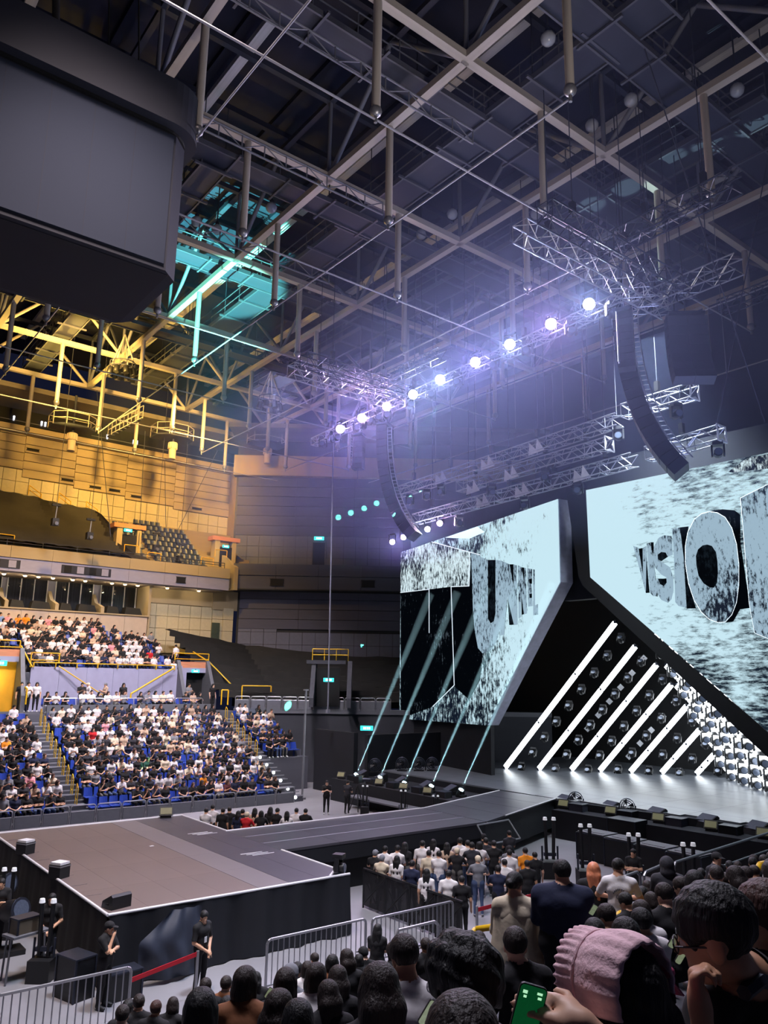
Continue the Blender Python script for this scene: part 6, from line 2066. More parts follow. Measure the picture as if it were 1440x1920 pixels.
# loose blouse as an extra garment shell and the bag
vs, fs = [], []
for i in range(25):
    a = 2 * math.pi * i / 24
    for j, (zz, rx, ry) in enumerate(((1.43, 0.09, 0.07), (1.39, 0.19, 0.115), (1.28, 0.235, 0.15), (1.1, 0.245, 0.175), (0.92, 0.27, 0.2), (0.76, 0.29, 0.215))):
        q = 1 + 0.04 * math.sin(a * 7 + j) * (j > 1)
        vs.append(tuple(M @ Vector((rx * q * math.cos(a), ry * q * math.sin(a) + 0.01, zz))))
for i in range(24):
    for j in range(5): fs.append((i * 6 + j, i * 6 + j + 1, i * 6 + 7 + j, i * 6 + 6 + j))
MB().add(vs, fs).build('blouse', TOPS['cream'], wo, smooth=True)
bag = thing('shoulder_bag', 'pale canvas shoulder bag hanging on the woman in cream', 'bag', tuple(M @ Vector((0.33, 0.0, 0.75))))
b = MB()
for i in range(9):
    for j in range(9):
        u, v = i / 8 - 0.5, j / 8
        b.v.append(tuple(M @ Vector((0.34 + 0.05 * math.cos(u * 3), u * (0.3 - 0.1 * (1 - v)), 1.06 - 0.42 * v + 0.02 * math.sin(u * 9)))))
for i in range(9):
    for j in range(9):
        u, v = i / 8 - 0.5, j / 8
        b.v.append(tuple(M @ Vector((0.29 - 0.02 * math.cos(u * 3), u * (0.3 - 0.1 * (1 - v)), 1.06 - 0.42 * v))))
for o in (0, 81):
    for i in range(8):
        for j in range(8):
            f = (o + i * 9 + j, o + i * 9 + j + 1, o + i * 9 + 10 + j, o + i * 9 + 9 + j)
            b.f.append(f if o else f[::-1])
            b.m.append(0)
for i in range(8):
    for e0, e1 in (((i * 9 + 8), ((i + 1) * 9 + 8)), ((i), (i + 1)), ((72 + i), (72 + i + 1))):
        b.f.append((e0, e1, e1 + 81, e0 + 81))
        b.m.append(0)
b.build('pouch', TOPS['cream'], bag, smooth=True)
MB().path([M @ Vector(p) for p in ((0.3, -0.1, 1.05), (0.24, -0.08, 1.3), (0.2, -0.02, 1.46), (0.22, 0.06, 1.3), (0.3, 0.1, 1.05))], 0.014).build('strap', TOPS['cream'], bag)

nm_, M, J = near_standing((6.72, 5.55, 3.41), -0.85, 'short', 'navy', 'big man in dark navy shirt standing beside the woman in cream', arms='phone', yaw=0.55, pitch=-0.25, sw=1.18, fat=1.32, sleeve=1.0, bot='black')
wt, M, J = near_standing((10.56, 7.64, 2.6), -0.9, 'short', 'white', 'man in white T-shirt with printed back standing in the aisle', arms='lean', yaw=-0.5, pitch=-0.3)
m_print = mat('shirt_print', (92, 90, 98), 0.8)
b = MB()
for k in range(9):
    a = math.radians(150 - 15 * k)
    b.box(M @ Vector((0.105 * math.cos(a), -0.138, 1.2 + 0.1 * math.sin(a))), (0.014, 0.014, 0.03))
b.path([M @ Vector((0.05 * math.cos(t_), -0.137, 1.2 + 0.03 * math.sin(2 * t_))) for t_ in [k * 0.5 for k in range(13)]], 0.005)
b.build('back_print', m_print, wt)
near_standing((10.98, 8.42, 2.31), -0.9, 'long', 'black', 'woman with long orange hair in black standing by the yellow rail', hair='orange', arms='down', sc=1.03)
near_standing((10.7, 6.9, 2.9), -0.8, 'hood', 'charcoal', 'hunched person in dark grey hoodie at the near stand', arms='phone', sc=0.9, hat=TOPS['charcoal'], fat=1.15, sleeve=1.05)
# staff on the floor
g1, M, J = near_standing((8.65, 17.5, 0), math.radians(200), 'short', 'black', 'guard in black with white badge standing with clasped hands before the small stage', arms='front', yaw=-0.5, pitch=-0.25, fine=True, sleeve=0.8)
bd = thing('badge', 'white badge on the chest of the guard in black', 'badge', tuple(M @ Vector((0.02, 0.14, 1.18))))
box('card', M @ Vector((0.04, 0.15, 1.13)), (0.07, 0.01, 0.12), m_white, bd, math.radians(200))
MB().path([M @ Vector(p) for p in ((0.04, 0.145, 1.19), (0.07, 0.12, 1.32), (0.06, 0.02, 1.45), (-0.04, 0.02, 1.45), (-0.02, 0.12, 1.32), (0.04, 0.145, 1.19))], 0.005).build('lanyard', m_black, bd)
near_standing((6.65, 17.95, 0), math.radians(215), 'cap', 'black', 'guard in black cap raising a hand to the mouth by the left barrier', arms='mouth', yaw=0.2, pitch=-0.2, fine=True, hat=TOPS['black'], sleeve=0.8)
near_standing((6.3, 20.9, 0), math.radians(150), 'short', 'black', 'crew member in black beside the twin cannon at the small stage', arms='front', pitch=-0.1)
near_standing((5.65, 23.1, 0), math.radians(160), 'short', 'black', 'crew member in black with folded arms at the left edge', arms='crossed', pitch=-0.1)
near_standing((22.8, 15.9, 0), math.radians(115), 'short', 'black', 'guard in black with crossed arms near the cannons', arms='crossed', yaw=-0.3)

# ---- hero figures close to the camera
WV = lambda a: np.array(a, float)
RT, UP_, FW = np.array(rt), np.array(up), np.array(fw)


def hero_frame(fdir, upd):
    """head axes: x right, y forward, z up"""
    y = WV(fdir) / np.linalg.norm(fdir)
    z = WV(upd) - y * (WV(upd) @ y)
    z /= np.linalg.norm(z)
    return np.stack([np.cross(y, z), y, z], 1)



def hero(label, J, R, style, top, hair, skin, base, h=0.0085, hs=1.0, legs=False, fat=1.0, sw=1.0, sleeve=0.72, noise=0.002, extra=()):
    for k in list(J):
        if isinstance(J[k], np.ndarray) and k not in ('side',) and k[:2] not in ('hd', 'hn'): J[k] = J[k] - base
    parts = near_meshes(J, R, style, h, sw, fat, sleeve, True, legs, hs, noise, extra)
    return assemble(parts, Matrix.Translation(Vector(base)), label, top, 'black', hair, skin)


def hero_seat(head, R, facing, sw=1.0, drop=0.0):
    """torso, folded arms and thighs under a given head position"""
    y = WV((facing[0], facing[1], 0))
    y /= np.linalg.norm(y)
    x = np.cross(y, WV((0, 0, 1)))
    z = WV((0, 0, 1))
    J = {'head': head, 'side': x}
    J['neck'] = head - y * 0.055 - z * 0.145
    J['chest'] = J['neck'] - y * 0.03 - z * 0.145
    J['waist'] = J['chest'] - y * 0.03 - z * 0.19
    J['pel'] = J['waist'] - y * 0.02 - z * 0.18
    for sd, s in (('L', -1), ('R', 1)):
        J['sh' + sd] = J['neck'] + x * (0.19 * s * sw) - z * 0.065
        J['el' + sd] = J['sh' + sd] + x * 0.05 * s + y * 0.08 - z * 0.27
        J['wr' + sd] = J['neck'] + x * 0.06 * s + y * 0.3 - z * 0.36
        J['hip' + sd] = J['pel'] + x * 0.09 * s
        J['kn' + sd] = J['hip' + sd] + y * 0.42 + x * 0.04 * s
        J['an' + sd] = J['kn' + sd] - z * 0.42
        J['to' + sd] = J['an' + sd] + y * 0.14 - z * 0.03
    return J, x, y


def glasses(t, head, R, hs, m, w_=0.003):
    L = lambda x, y, z: Vector(head + R @ (WV((x, y, z)) * hs))
    b = MB()
    for s in (-1, 1):
        pts = [L(0.034 * s + 0.025 * math.cos(a), 0.102, -0.006 + 0.02 * math.sin(a)) for a in [2 * math.pi * k / 12 for k in range(13)]]
        b.path(pts, w_, 5)
        b.tube(L(0.059 * s, 0.1, -0.002), L(0.08 * s, 0.0, -0.006), w_, n=5)
        b.tube(L(0.08 * s, 0.0, -0.006), L(0.079 * s, -0.02, -0.026), w_, n=5)
    b.tube(L(-0.01, 0.103, 0.0), L(0.01, 0.103, 0.0), w_, n=5)
    b.build('frame', m, t)
    for s in (-1, 1):
        q = [L(0.034 * s + 0.024 * math.cos(a), 0.101, -0.006 + 0.019 * math.sin(a)) for a in [2 * math.pi * k / 12 for k in range(12)]]
        MB().prism(q, Vector(R[:, 1]) * 0.001).build('lens', mat('spectacle_lens', (200, 205, 210), 0.05, alpha=0.25, noise=0), t)


def eyes(t, head, R, hs=1.0):
    for s in (-1, 1):
        c = Vector(head + R @ (WV((0.032 * s, 0.079, -0.004)) * hs))
        o = link('eye', umesh('ball', mat('eye_white', (205, 198, 192), 0.2, noise=0)), Matrix.Translation(c) @ Matrix.Scale(0.0125 * hs, 4), t)
        link('iris', umesh('ball', mat('eye_iris', (22, 16, 14), 0.15, noise=0)), Matrix.Translation(c + Vector(R[:, 1]) * 0.0085 * hs) @ Matrix.Scale(0.006 * hs, 4), o)


# 1 the man with glasses, chin on hand, in profile
hd = WV((2.333, 1.362, 6.176))
R1 = hero_frame(-RT * 0.86 + FW * 0.42 - UP_ * 0.34, UP_ + FW * 0.15 - RT * 0.12)
J, x, y = hero_seat(hd, R1, (0.35, 0.94))
J['neck'] = WV((2.515, 1.369, 6.012))
J['shL'], J['shR'] = WV((2.358, 1.408, 5.936)), WV((2.924, 1.410, 5.833))
J['chest'] = WV((2.658, 1.424, 5.735))
J['elL'], J['wrL'] = WV((2.215, 1.333, 5.769)), WV((2.161, 1.316, 6.028))
J['hdL'], J['hnL'], J['curlL'], J['thL'] = (WV((2.160, 1.329, 6.125)) - WV((2.161, 1.316, 6.028))), RT * 0.6 - FW * 0.2, 1.05, 1
t = hero('man in black shirt and dark glasses resting his chin on his fist at right', J, R1, 'fade', 'black', 'black', 1, hd.copy(), h=0.0075, hs=1.08)
glasses(thing('spectacles', 'dark framed spectacles on the man resting his chin', 'glasses', tuple(hd)), hd, R1, 1.08, m_black)
eyes(t, hd, R1, 1.08)
# backpack strap on his shoulder
tag(MB().path([Vector(WV((2.324, 1.276, 6.043))), Vector(WV((2.440, 1.287, 6.050))), Vector(WV((2.586, 1.290, 6.002))), Vector(WV((2.680, 1.294, 5.906)))], 0.022).box(tuple(WV((2.553, 1.274, 6.010))), (0.03, 0.03, 0.04)).build('backpack_strap', m_dalu), 'dark padded backpack strap on the shoulder of the man with glasses', 'strap')
# 2 the man at the right edge
hd = WV((3.194, 1.642, 6.016))
R3 = hero_frame(-RT * 0.7 + FW * 0.7 - UP_ * 0.25, UP_ + FW * 0.1)
J, x, y = hero_seat(hd, R3, (0.3, 0.95))
t = hero('brown-haired man in black looking left, cut by the right edge', J, R3, 'short', 'black', 'brown', 1, hd.copy(), hs=1.12)
eyes(t, hd, R3, 1.12)
# 3 the curly-haired man with glasses looking left
hd = WV((1.998, 2.087, 5.908))
R4 = hero_frame(-RT * 0.72 + FW * 0.62 - UP_ * 0.3, UP_ + FW * 0.15)
J, x, y = hero_seat(hd, R4, (0.5, 0.85))
t = hero('curly-haired man with thin glasses in a white top looking left', J, R4, 'curly', 'white', 'black', 1, hd.copy(), hs=1.05, noise=0.0028)
glasses(thing('spectacles', 'thin silver spectacles on the curly-haired man', 'glasses', tuple(hd)), hd, R4, 1.06, m_steel, 0.002)
eyes(t, hd, R4, 1.05)
# 4 the woman with the pink bonnet, her hand reaching to a green phone
hd = WV((1.914, 1.388, 6.091))
R5 = hero_frame(-RT * 0.55 + FW * 0.8 - UP_ * 0.2, UP_)
J, x, y = hero_seat(hd, R5, (0.1, 0.99))
J['elL'], J['wrL'] = WV((1.794, 1.315, 5.991)), WV((1.732, 1.380, 6.071))
J['hdL'], J['hnL'], J['curlL'], J['thL'] = (WV((1.696, 1.455, 6.088)) - WV((1.732, 1.380, 6.071))), -UP_ * 0.9 + FW * 0.5, 0.16, -1
t = hero('woman with long black hair under a frilled pink bonnet', J, R5, 'long', 'black', 'black', 2, hd.copy(), h=0.007, hs=1.0)
bo = thing('bonnet', 'pale pink frilled bonnet with a bow on the black-haired woman', 'bonnet', tuple(hd))
m_pink = mat('pink_cotton', (238, 198, 206), 0.85, noise=0.06, scale=20, bump=0.3, bscale=60)
m_pink2 = mat('pink_satin', (206, 92, 128), 0.35, noise=0.2, scale=30)
hs = 1.0
LB = lambda a, c, d: Vector(hd + R5 @ (WV((a, c, d)) * hs))
vs, fs = [], []
NA, NB = 150, 14
for i in range(NA + 1):
    a = math.radians(-108 + 216 * i / NA)          # over the head from ear to ear
    for j in range(NB + 1):
        v = j / NB
        yy = 0.115 - 0.2 * v                        # front to back
        r = 0.118 * math.sqrt(max(0.05, 1 - ((yy + 0.015) / 0.155) ** 2)) + 0.012
        fr_ = max(0, 1 - v / 0.22)
        pl = 0.004 * fr_ * math.sin(i * 0.75) + 0.003 * math.sin(i * 0.42) * v
        r += 0.03 * fr_ + pl
        vs.append(LB(r * math.sin(a) * 0.95, yy + 0.03 * fr_ + 0.004 * fr_ * math.cos(i * 0.75), 0.03 + r * math.cos(a)))
for i in range(NA):
    for j in range(NB): fs.append((i * (NB + 1) + j, i * (NB + 1) + j + 1, (i + 1) * (NB + 1) + j + 1, (i + 1) * (NB + 1) + j))
o = MB().add([tuple(p) for p in vs], fs).build('frilled_hood', m_pink, bo, smooth=True)
md = o.modifiers.new('thickness', 'SOLIDIFY')
md.thickness = 0.006
b = MB().path([LB(0.112 * math.sin(math.radians(-100 + 200 * k / 30)) * 0.95, 0.075, 0.03 + 0.112 * math.cos(math.radians(-100 + 200 * k / 30))) for k in range(31)], 0.004, 5)
b.build('drawstring', m_pink, bo)
MB().path([LB(-0.12, 0.06, -0.02), LB(-0.125, 0.055, -0.09), LB(-0.112, 0.06, -0.13), LB(-0.1, 0.05, -0.11), LB(-0.108, 0.05, -0.06)], 0.011, 6).build('ribbon_loop', m_pink, bo)
b = MB()
for s_ in (-1, 1):
    b.sphere(LB(0.118, -0.035 + 0.022 * s_, 0.05 + 0.012 * s_), 0.026, sc=(0.5, 1.0, 0.7))
    b.prism([LB(0.118, -0.035, 0.045), LB(0.13, -0.06 + 0.03 * s_, -0.02), LB(0.132, -0.03 + 0.03 * s_, -0.025)], Vector(R5[:, 0]) * 0.006)
b.sphere(LB(0.122, -0.035, 0.048), 0.012).build('bow', m_pink2, bo, smooth=True)
# the phone she points at
ph = thing('smartphone', 'black smartphone with a bright green screen near the bottom centre', 'phone', tuple(WV((1.649, 1.494, 6.080))))
pc = WV((1.654, 1.493, 6.070))
Rp = np.stack([RT * 0.95 - UP_ * 0.28, UP_ * 0.95 + RT * -0.28 + FW * 0.1, FW], 1)
Rp[:, 0] /= np.linalg.norm(Rp[:, 0])
Rp[:, 2] = np.cross(Rp[:, 0], Rp[:, 1])
Rp[:, 2] /= np.linalg.norm(Rp[:, 2])
Rp[:, 1] = np.cross(Rp[:, 2], Rp[:, 0])
M4 = Matrix([list(Rp[0]) + [pc[0]], list(Rp[1]) + [pc[1]], list(Rp[2]) + [pc[2]], [0, 0, 0, 1]])


def rounded(wd, ht, r, z, dz):
    pts = []
    for cx, cy, a0 in ((wd / 2 - r, ht / 2 - r, 0), (-wd / 2 + r, ht / 2 - r, 90), (-wd / 2 + r, -ht / 2 + r, 180), (wd / 2 - r, -ht / 2 + r, 270)):
        for k in range(5):
            a = math.radians(a0 + 22.5 * k)
            pts.append((cx + r * math.cos(a), cy + r * math.sin(a), z))
    return MB().prism(pts, (0, 0, dz))


rounded(0.073, 0.15, 0.012, -0.004, 0.008).build('case', m_black, ph, M4)
rounded(0.068, 0.144, 0.01, 0.0042, 0.0006).build('screen', mat('phone_green', (10, 96, 52), 0.3, es=0.22, ecol=(12, 120, 62), noise=0.3, scale=60), ph, M4)
b = MB()
for (xx, yy, w_, h_) in ((-0.02, 0.055, 0.012, 0.008), (0.018, 0.058, 0.014, 0.006), (0.02, 0.047, 0.01, 0.006), (-0.018, 0.044, 0.008, 0.006), (0.0, -0.05, 0.03, 0.004)):
    b.box((xx, yy, 0.005), (w_, h_, 0.0006))
b.build('screen_icons', mat('phone_icons', (190, 255, 205), es=0.8, ecol=(190, 255, 205), noise=0), ph, M4)
# other glowing phones among the crowd
for k, (c, w_) in enumerate((((2.000, 2.255, 5.762), 0.05), ((2.530, 2.071, 5.872), 0.03), ((3.787, 6.332, 4.267), 0.05), ((6.213, 4.786, 4.889), 0.05), ((3.509, 2.254, 5.728), 0.032), ((3.348, 2.121, 5.725), 0.03))):
    t = thing('smartphone', 'small bright phone held up in the near crowd, %s listed from bottom left to right' % ORD[k], 'phone', tuple(c), group='bright phones in the near crowd')
    Rz = np.stack([RT * 0.85 + UP_ * -0.5, UP_ * 0.85 + RT * 0.5, -FW], 1)
    Mk = Matrix([list(Rz[0]) + [c[0]], list(Rz[1]) + [c[1]], list(Rz[2]) + [c[2]], [0, 0, 0, 1]])
    rounded(w_, w_ * 2, 0.01, -0.004, 0.008).build('case', m_black, t, Mk)
    rounded(w_ * 0.9, w_ * 1.88, 0.008, 0.0042, 0.0006).build('screen', mat('phone_pale', (150, 165, 140), es=0.22, ecol=(205, 225, 180), noise=0.3, scale=50), t, Mk)

# ------------------------------------------------------------------ barriers and props
def barrier(x0, x1, y, ht, label, n, z0=0.0, m=None, r=0.032):
    m = m or m_steel
    t = thing('crowd_barrier', label, 'barrier', ((x0 + x1) / 2, y, z0), 0, 'steel crowd barriers')
    c = 0.09
    MB().path([(x0, y, z0), (x0, y, z0 + ht - c), (x0 + c * 0.3, y, z0 + ht - c * 0.3), (x0 + c, y, z0 + ht), (x1 - c, y, z0 + ht), (x1 - c * 0.3, y, z0 + ht - c * 0.3), (x1, y, z0 + ht - c), (x1, y, z0)], r, 8).build('frame', m, t, smooth=False)
    bar('bottom_rail', (x0, y, z0 + 0.16), (x1, y, z0 + 0.16), 0.022, m, t, 'cyl6')
    for i in range(1, n):
        x = x0 + (x1 - x0) * i / n
        bar('baluster', (x, y, z0 + 0.16), (x, y, z0 + ht), 0.014, m, t, 'cyl6')
    for x in (x0 + 0.15, x1 - 0.15):
        bar('foot', (x, y - 0.3, z0 + 0.03), (x, y + 0.3, z0 + 0.03), 0.025, m, t, 'cyl6')
    return t


barrier(9.82, 12.6, 16.6, 1.1, 'steel crowd barrier with thin balusters in the lower middle', 19)
barrier(12.72, 15.45, 16.5, 1.1, 'steel crowd barrier joining the black fence pen', 19)
barrier(4.2, 6.75, 16.75, 1.1, 'steel crowd barrier at the lower left corner', 17)
t = thing('guardrail', 'low steel rail with one mid bar before the barrier', 'guardrail', (13.2, 15.4, 0))
MB().path([(12.62, 15.45, 0), (12.62, 15.45, 1.0), (12.7, 15.44, 1.1), (13.75, 15.34, 1.14), (13.86, 15.33, 1.05), (13.86, 15.33, 0)], 0.035, 8).build('frame', m_steel, t)
bar('mid_bar', (12.62, 15.45, 0.65), (13.86, 15.33, 0.7), 0.03, m_steel, t)


def grey_rail(pts, label, mid=0.4):
    t = thing('guardrail', label, 'guardrail', pts[0], 0, 'grey rails at the foot of the near stand')
    MB().path([Vector(p) for p in pts], 0.04, 8).build('frame', m_steel, t)
    bar('mid_bar', Vector(pts[1]) - Vector((0, 0, mid)), Vector(pts[-2]) - Vector((0, 0, mid)), 0.03, m_steel, t)


grey_rail([(17.7, 13.3, 0.7), (17.75, 13.3, 1.75), (17.9, 13.3, 1.87), (19.2, 13.3, 1.95), (19.32, 13.3, 1.85), (19.35, 13.3, 0.7)], 'grey rounded rail at the near stand front, left of three')
grey_rail([(19.5, 13.3, 0.7), (19.5, 13.3, 1.8), (19.6, 13.3, 1.9), (20.6, 13.3, 2.0), (20.75, 13.3, 1.9), (20.78, 13.3, 0.7)], 'grey rounded rail at the near stand front, middle of three')
grey_rail([(20.95, 13.3, 0.7), (20.95, 13.3, 1.85), (21.05, 13.3, 1.97), (26.5, 13.3, 2.2), (26.7, 13.3, 2.1), (26.7, 13.3, 0.7)], 'grey rounded rail at the near stand front, right of three')
for k, (pts, lb) in enumerate((([(8.55, 8.95, 2.3), (8.6, 8.9, 3.2), (8.7, 8.8, 3.36), (9.05, 8.3, 3.5), (9.25, 8.05, 3.42), (9.3, 8.0, 2.5)], 'yellow hoop rail beyond the woman in cream'),
                               ([(9.9, 7.3, 2.8), (9.95, 7.3, 3.62), (10.05, 7.28, 3.7), (10.9, 7.1, 3.6), (11.05, 7.08, 3.5), (11.05, 7.05, 2.7)], 'yellow rail beside the man in white'),
                               ([(11.2, 7.4, 2.7), (11.25, 7.4, 3.6), (11.35, 7.38, 3.74), (11.95, 7.2, 3.75), (12.05, 7.15, 3.66), (12.05, 7.1, 2.8)], 'yellow hoop rail among the heads right of the hooded person'),
                               ([(12.3, 6.55, 3.0), (12.35, 6.5, 4.0), (12.5, 6.45, 4.2), (13.1, 6.35, 4.22), (13.2, 6.3, 4.1), (13.2, 6.3, 3.1)], 'yellow hoop rail at the right edge'))):
    t = thing('handrail', lb, 'handrail', pts[0], 0, 'yellow hoop rails on the near stand')
    MB().path([Vector(p) for p in pts], 0.045, 8).build('hoop', m_yellow, t, smooth=True)
    MB().box((pts[0][0], pts[0][1], pts[0][2]), (0.16, 0.16, 0.03)).box((pts[-1][0], pts[-1][1], pts[-1][2]), (0.16, 0.16, 0.03)).build('foot_plate', m_yellow, t)

# black fence of the standing pen
def pen_fence(p0, p1, label, n):
    p0, p1 = Vector(p0), Vector(p1)
    t = thing('pen_fence', label, 'fence', tuple(p0), 0, 'black pen fences')
    d = (p1 - p0)
    for i in range(n):
        a, c = p0 + d * (i / n), p0 + d * ((i + 1) / n - 0.004)
        m_ = (a + c) / 2
        L = (c - a).length
        rz = math.atan2(d.y, d.x)
        box('mesh_panel', m_ + Vector((0, 0, 0.58)), (L * 0.96, 0.02, 1.0), mat('black_mesh', (24, 25, 32), 0.7, alpha=0.82), t, rz)
        bar('top_rail', a + Vector((0, 0, 1.12)), c + Vector((0, 0, 1.12)), 0.035, m_black, t)
        bar('post', a, a + Vector((0, 0, 1.12)), 0.03, m_black, t)
        bar('brace', a + Vector((0, 0, 0.1)), c + Vector((0, 0, 1.05)), 0.02, m_black, t, 'cyl6')
        n_ = Vector((d.y, -d.x, 0)).normalized()
        bar('outrigger', a + Vector((0, 0, 0.9)), a - n_ * 0.5 + Vector((0, 0, 0.02)), 0.02, m_black, t, 'cyl6')


pen_fence((15.6, 20.7, 0), (15.55, 16.2, 0), 'black mesh fence in front of the standing pen', 4)
pen_fence((14.1, 30.9, 0), (15.2, 27.2, 0), 'black mesh fence behind the small stage corner', 3)
pen_fence((15.2, 27.2, 0), (22.5, 27.0, 0), 'low black fence along the far side of the runway', 6)
# belts and posts
t = thing('belt_barrier', 'red belt on a steel post in front of the small stage', 'barrier', (8.42, 17.2, 0))
bar('post', (8.42, 17.2, 0), (8.42, 17.2, 0.98), 0.035, m_steel, t)
bar('base', (8.42, 17.2, 0), (8.42, 17.2, 0.03), 0.16, m_black, t, 'cyl12')
beam('belt', (6.85, 16.95, 0.78), (8.42, 17.2, 0.92), 0.012, 0.09, m_red, t)
t = thing('belt_barrier', 'red belt at the right end of the standing pen', 'barrier', (15.9, 15.95, 0))
bar('post', (15.8, 15.95, 0), (15.8, 15.95, 1.05), 0.035, m_steel, t)
bar('base', (15.8, 15.95, 0), (15.8, 15.95, 0.03), 0.16, m_black, t, 'cyl12')
beam('belt', (15.8, 15.95, 0.95), (18.2, 15.8, 1.05), 0.012, 0.1, m_red, t)


# stage gear prototypes
def wedge(p, rz, s, label, group='floor monitors'):
    t = thing('floor_monitor', label, 'speaker', p, rz, group)
    M = WM[t.name] @ Matrix.Scale(s, 4)
    MB().prism([(-0.35, -0.28, 0), (-0.35, 0.28, 0), (-0.35, 0.24, 0.2), (-0.35, -0.2, 0.42), (-0.35, -0.28, 0.36)], (0.7, 0, 0)).build('cabinet', m_black, t, M)
    MB().prism([(-0.32, 0.245, 0.19), (-0.32, -0.19, 0.41), (-0.32, -0.185, 0.425), (-0.32, 0.25, 0.205)], (0.64, 0, 0)).build('grille', m_spk2, t, M)
    MB().box((-0.37, -0.05, 0.15), (0.03, 0.12, 0.05)).box((0.37, -0.05, 0.15), (0.03, 0.12, 0.05)).build('handle', m_matte, t, M)
    return t


def prompter(p, rz, s, label):
    t = thing('prompter', label, 'monitor', p, rz, 'prompters along the stage edge')
    M = WM[t.name] @ Matrix.Scale(s, 4)
    R = Matrix.Rotation(-0.5, 3, 'X')
    MB().box((0, 0, 0.24), (0.5, 0.06, 0.34), R).build('casing', m_black, t, M)
    MB().box((0, -0.04, 0.255), (0.42, 0.02, 0.24), R).build('display', mat('prompter_pale', (118, 115, 82), 0.5, es=0.03, ecol=(220, 214, 140), noise=0.1), t, M)
    MB().box((0, 0.05, 0.04), (0.4, 0.25, 0.08)).build('stand', m_black, t, M)
    return t


def fan(p, rz, s, label):
    t = thing('stage_fan', label, 'fan', p, rz, 'stage fans')
    M = WM[t.name] @ Matrix.Scale(s, 4)
    b = MB()
    for y in (-0.1, 0.1):
        for r in (0.15, 0.22, 0.3):
            b.path([(r * math.cos(2 * math.pi * k / 16), y, 0.36 + r * math.sin(2 * math.pi * k / 16)) for k in range(17)], 0.012, 5)
    b.build('cage', m_dalu, t, M)
    b = MB()
    for k in range(4):
        a = 2 * math.pi * k / 4 + 0.3
        b.prism([(0, 0.02, 0.36), (0.27 * math.cos(a - 0.3), 0.05, 0.36 + 0.27 * math.sin(a - 0.3)), (0.27 * math.cos(a + 0.3), -0.03, 0.36 + 0.27 * math.sin(a + 0.3))], (0, 0.01, 0))
    b.build('blades', m_black, t, M)
    MB().box((0, 0, 0.03), (0.5, 0.3, 0.05)).tube((-0.32, 0, 0.03), (-0.32, 0, 0.4), 0.02).tube((0.32, 0, 0.03), (0.32, 0, 0.4), 0.02).build('stand', m_black, t, M)
    return t


def case(p, d, rz, label, m=None):
    t = thing('flight_case', label, 'case', p, rz, 'black cases')
    M = WM[t.name]
    MB().box((0, 0, d[2] / 2), d).build('box', m or m_black, t, M)
    b = MB()
    for x in (-1, 1):
        for y in (-1, 1): b.box((x * d[0] / 2, y * d[1] / 2, d[2] / 2), (0.04, 0.04, d[2] + 0.01))
    b.box((0, 0, d[2]), (d[0] + 0.03, d[1] + 0.03, 0.03)).build('edging', m_dalu, t, M)
    return t


def cannon(p, rz, label, s=1.0):
    t = thing('twin_cannon', label, 'cannon', p, rz, 'twin tube cannons')
    M = WM[t.name] @ Matrix.Scale(s, 4)
    for k in (-1, 1):
        MB().tube((0.11 * k, 0, 0.55), (0.14 * k, -0.05, 1.75), 0.055, n=10).build('tube', m_black, t, M)
        MB().tube((0.14 * k, -0.05, 1.75), (0.141 * k, -0.052, 1.84), 0.075, 0.06, n=10).build('cap', mat('cannon_cap_glow', (235, 238, 245), 0.4, es=0.25, noise=0), t, M)  # faint glow put into the white caps, which are no lamps
    MB().box((0, 0, 0.25), (0.55, 0.55, 0.5)).build('base', m_black, t, M)
    MB().box((0, 0, 0.7), (0.4, 0.1, 0.1)).tube((-0.25, 0, 0.5), (-0.25, 0, 0.95), 0.03).tube((0.25, 0, 0.5), (0.25, 0, 0.95), 0.03).build('bracket', m_dalu, t, M)
    return t


ledge = thing('front_ledge', 'black ledge with equipment along the stage front', 'ledge', (29, 30, 0))
box2('left_ledge', (27.0, 28.9, 0), (30.0, 39.2, 1.2), m_drape, ledge)
MB().prism([(29.2, 24.6, 0), (30.7, 7, 0), (32.2, 7, 0), (31.2, 16, 0), (30.0, 24.6, 0)], (0, 0, 1.2)).build('right_ledge', m_drape, ledge)
box2('shelf', (26.2, 30.5, 0.55), (27.0, 36.5, 0.62), m_grey, ledge)
n_m = 0
for k, y in enumerate((38.6, 36.8, 35.0, 32.9, 31.0)):
    prompter((27.3, y, 1.2), math.radians(-65), 1.0, 'pale lit prompter, %s from the left on the left stage ledge' % ORD[k])
    wedge((28.5, y - 0.4, 1.2), math.radians(70), 1.1, 'black floor monitor, %s from the left on the left stage ledge' % ORD[k])
    case((27.5, y - 1.0, 1.2), (0.5, 0.6, 0.28), 0.1, 'low black equipment case, %s from the left on the left stage ledge' % ORD[k])
for k, y in enumerate((25.0, 22.6, 20.4, 18.2, 16.2)):
    xo = 30.0 + (24.6 - y) * 0.1
    prompter((xo - 0.15, y - 0.6, 1.2), math.radians(-75), 1.05, 'pale lit prompter, %s from the left on the right stage ledge' % ORD[k])
    wedge((xo + 0.55, y, 1.2), math.radians(75), 1.15, 'black floor monitor, %s from the left on the right stage ledge' % ORD[k])
    case((xo + 0.05, y - 1.3, 1.2), (0.55, 0.7, 0.3), 0.1, 'low black equipment case, %s from the left on the right stage ledge' % ORD[k], m_black if k % 2 else m_spk2)
for k, y in enumerate((24.2, 21.6, 15.0)):
    fan((30.4 + (24.6 - y) * 0.1, y, 1.2), math.radians(-50), 1.1, 'round black stage fan, %s from the left on the right ledge' % ORD[k])
for k, (x, y) in enumerate(((29.0, 37.6), (30.9, 37.4), (31.8, 36.9), (32.5, 36.5))):
    fan((x, y, ZS), math.radians(-45), 1.2, 'round dark fan at the back of the left stage wing, %s from the left' % ORD[k])
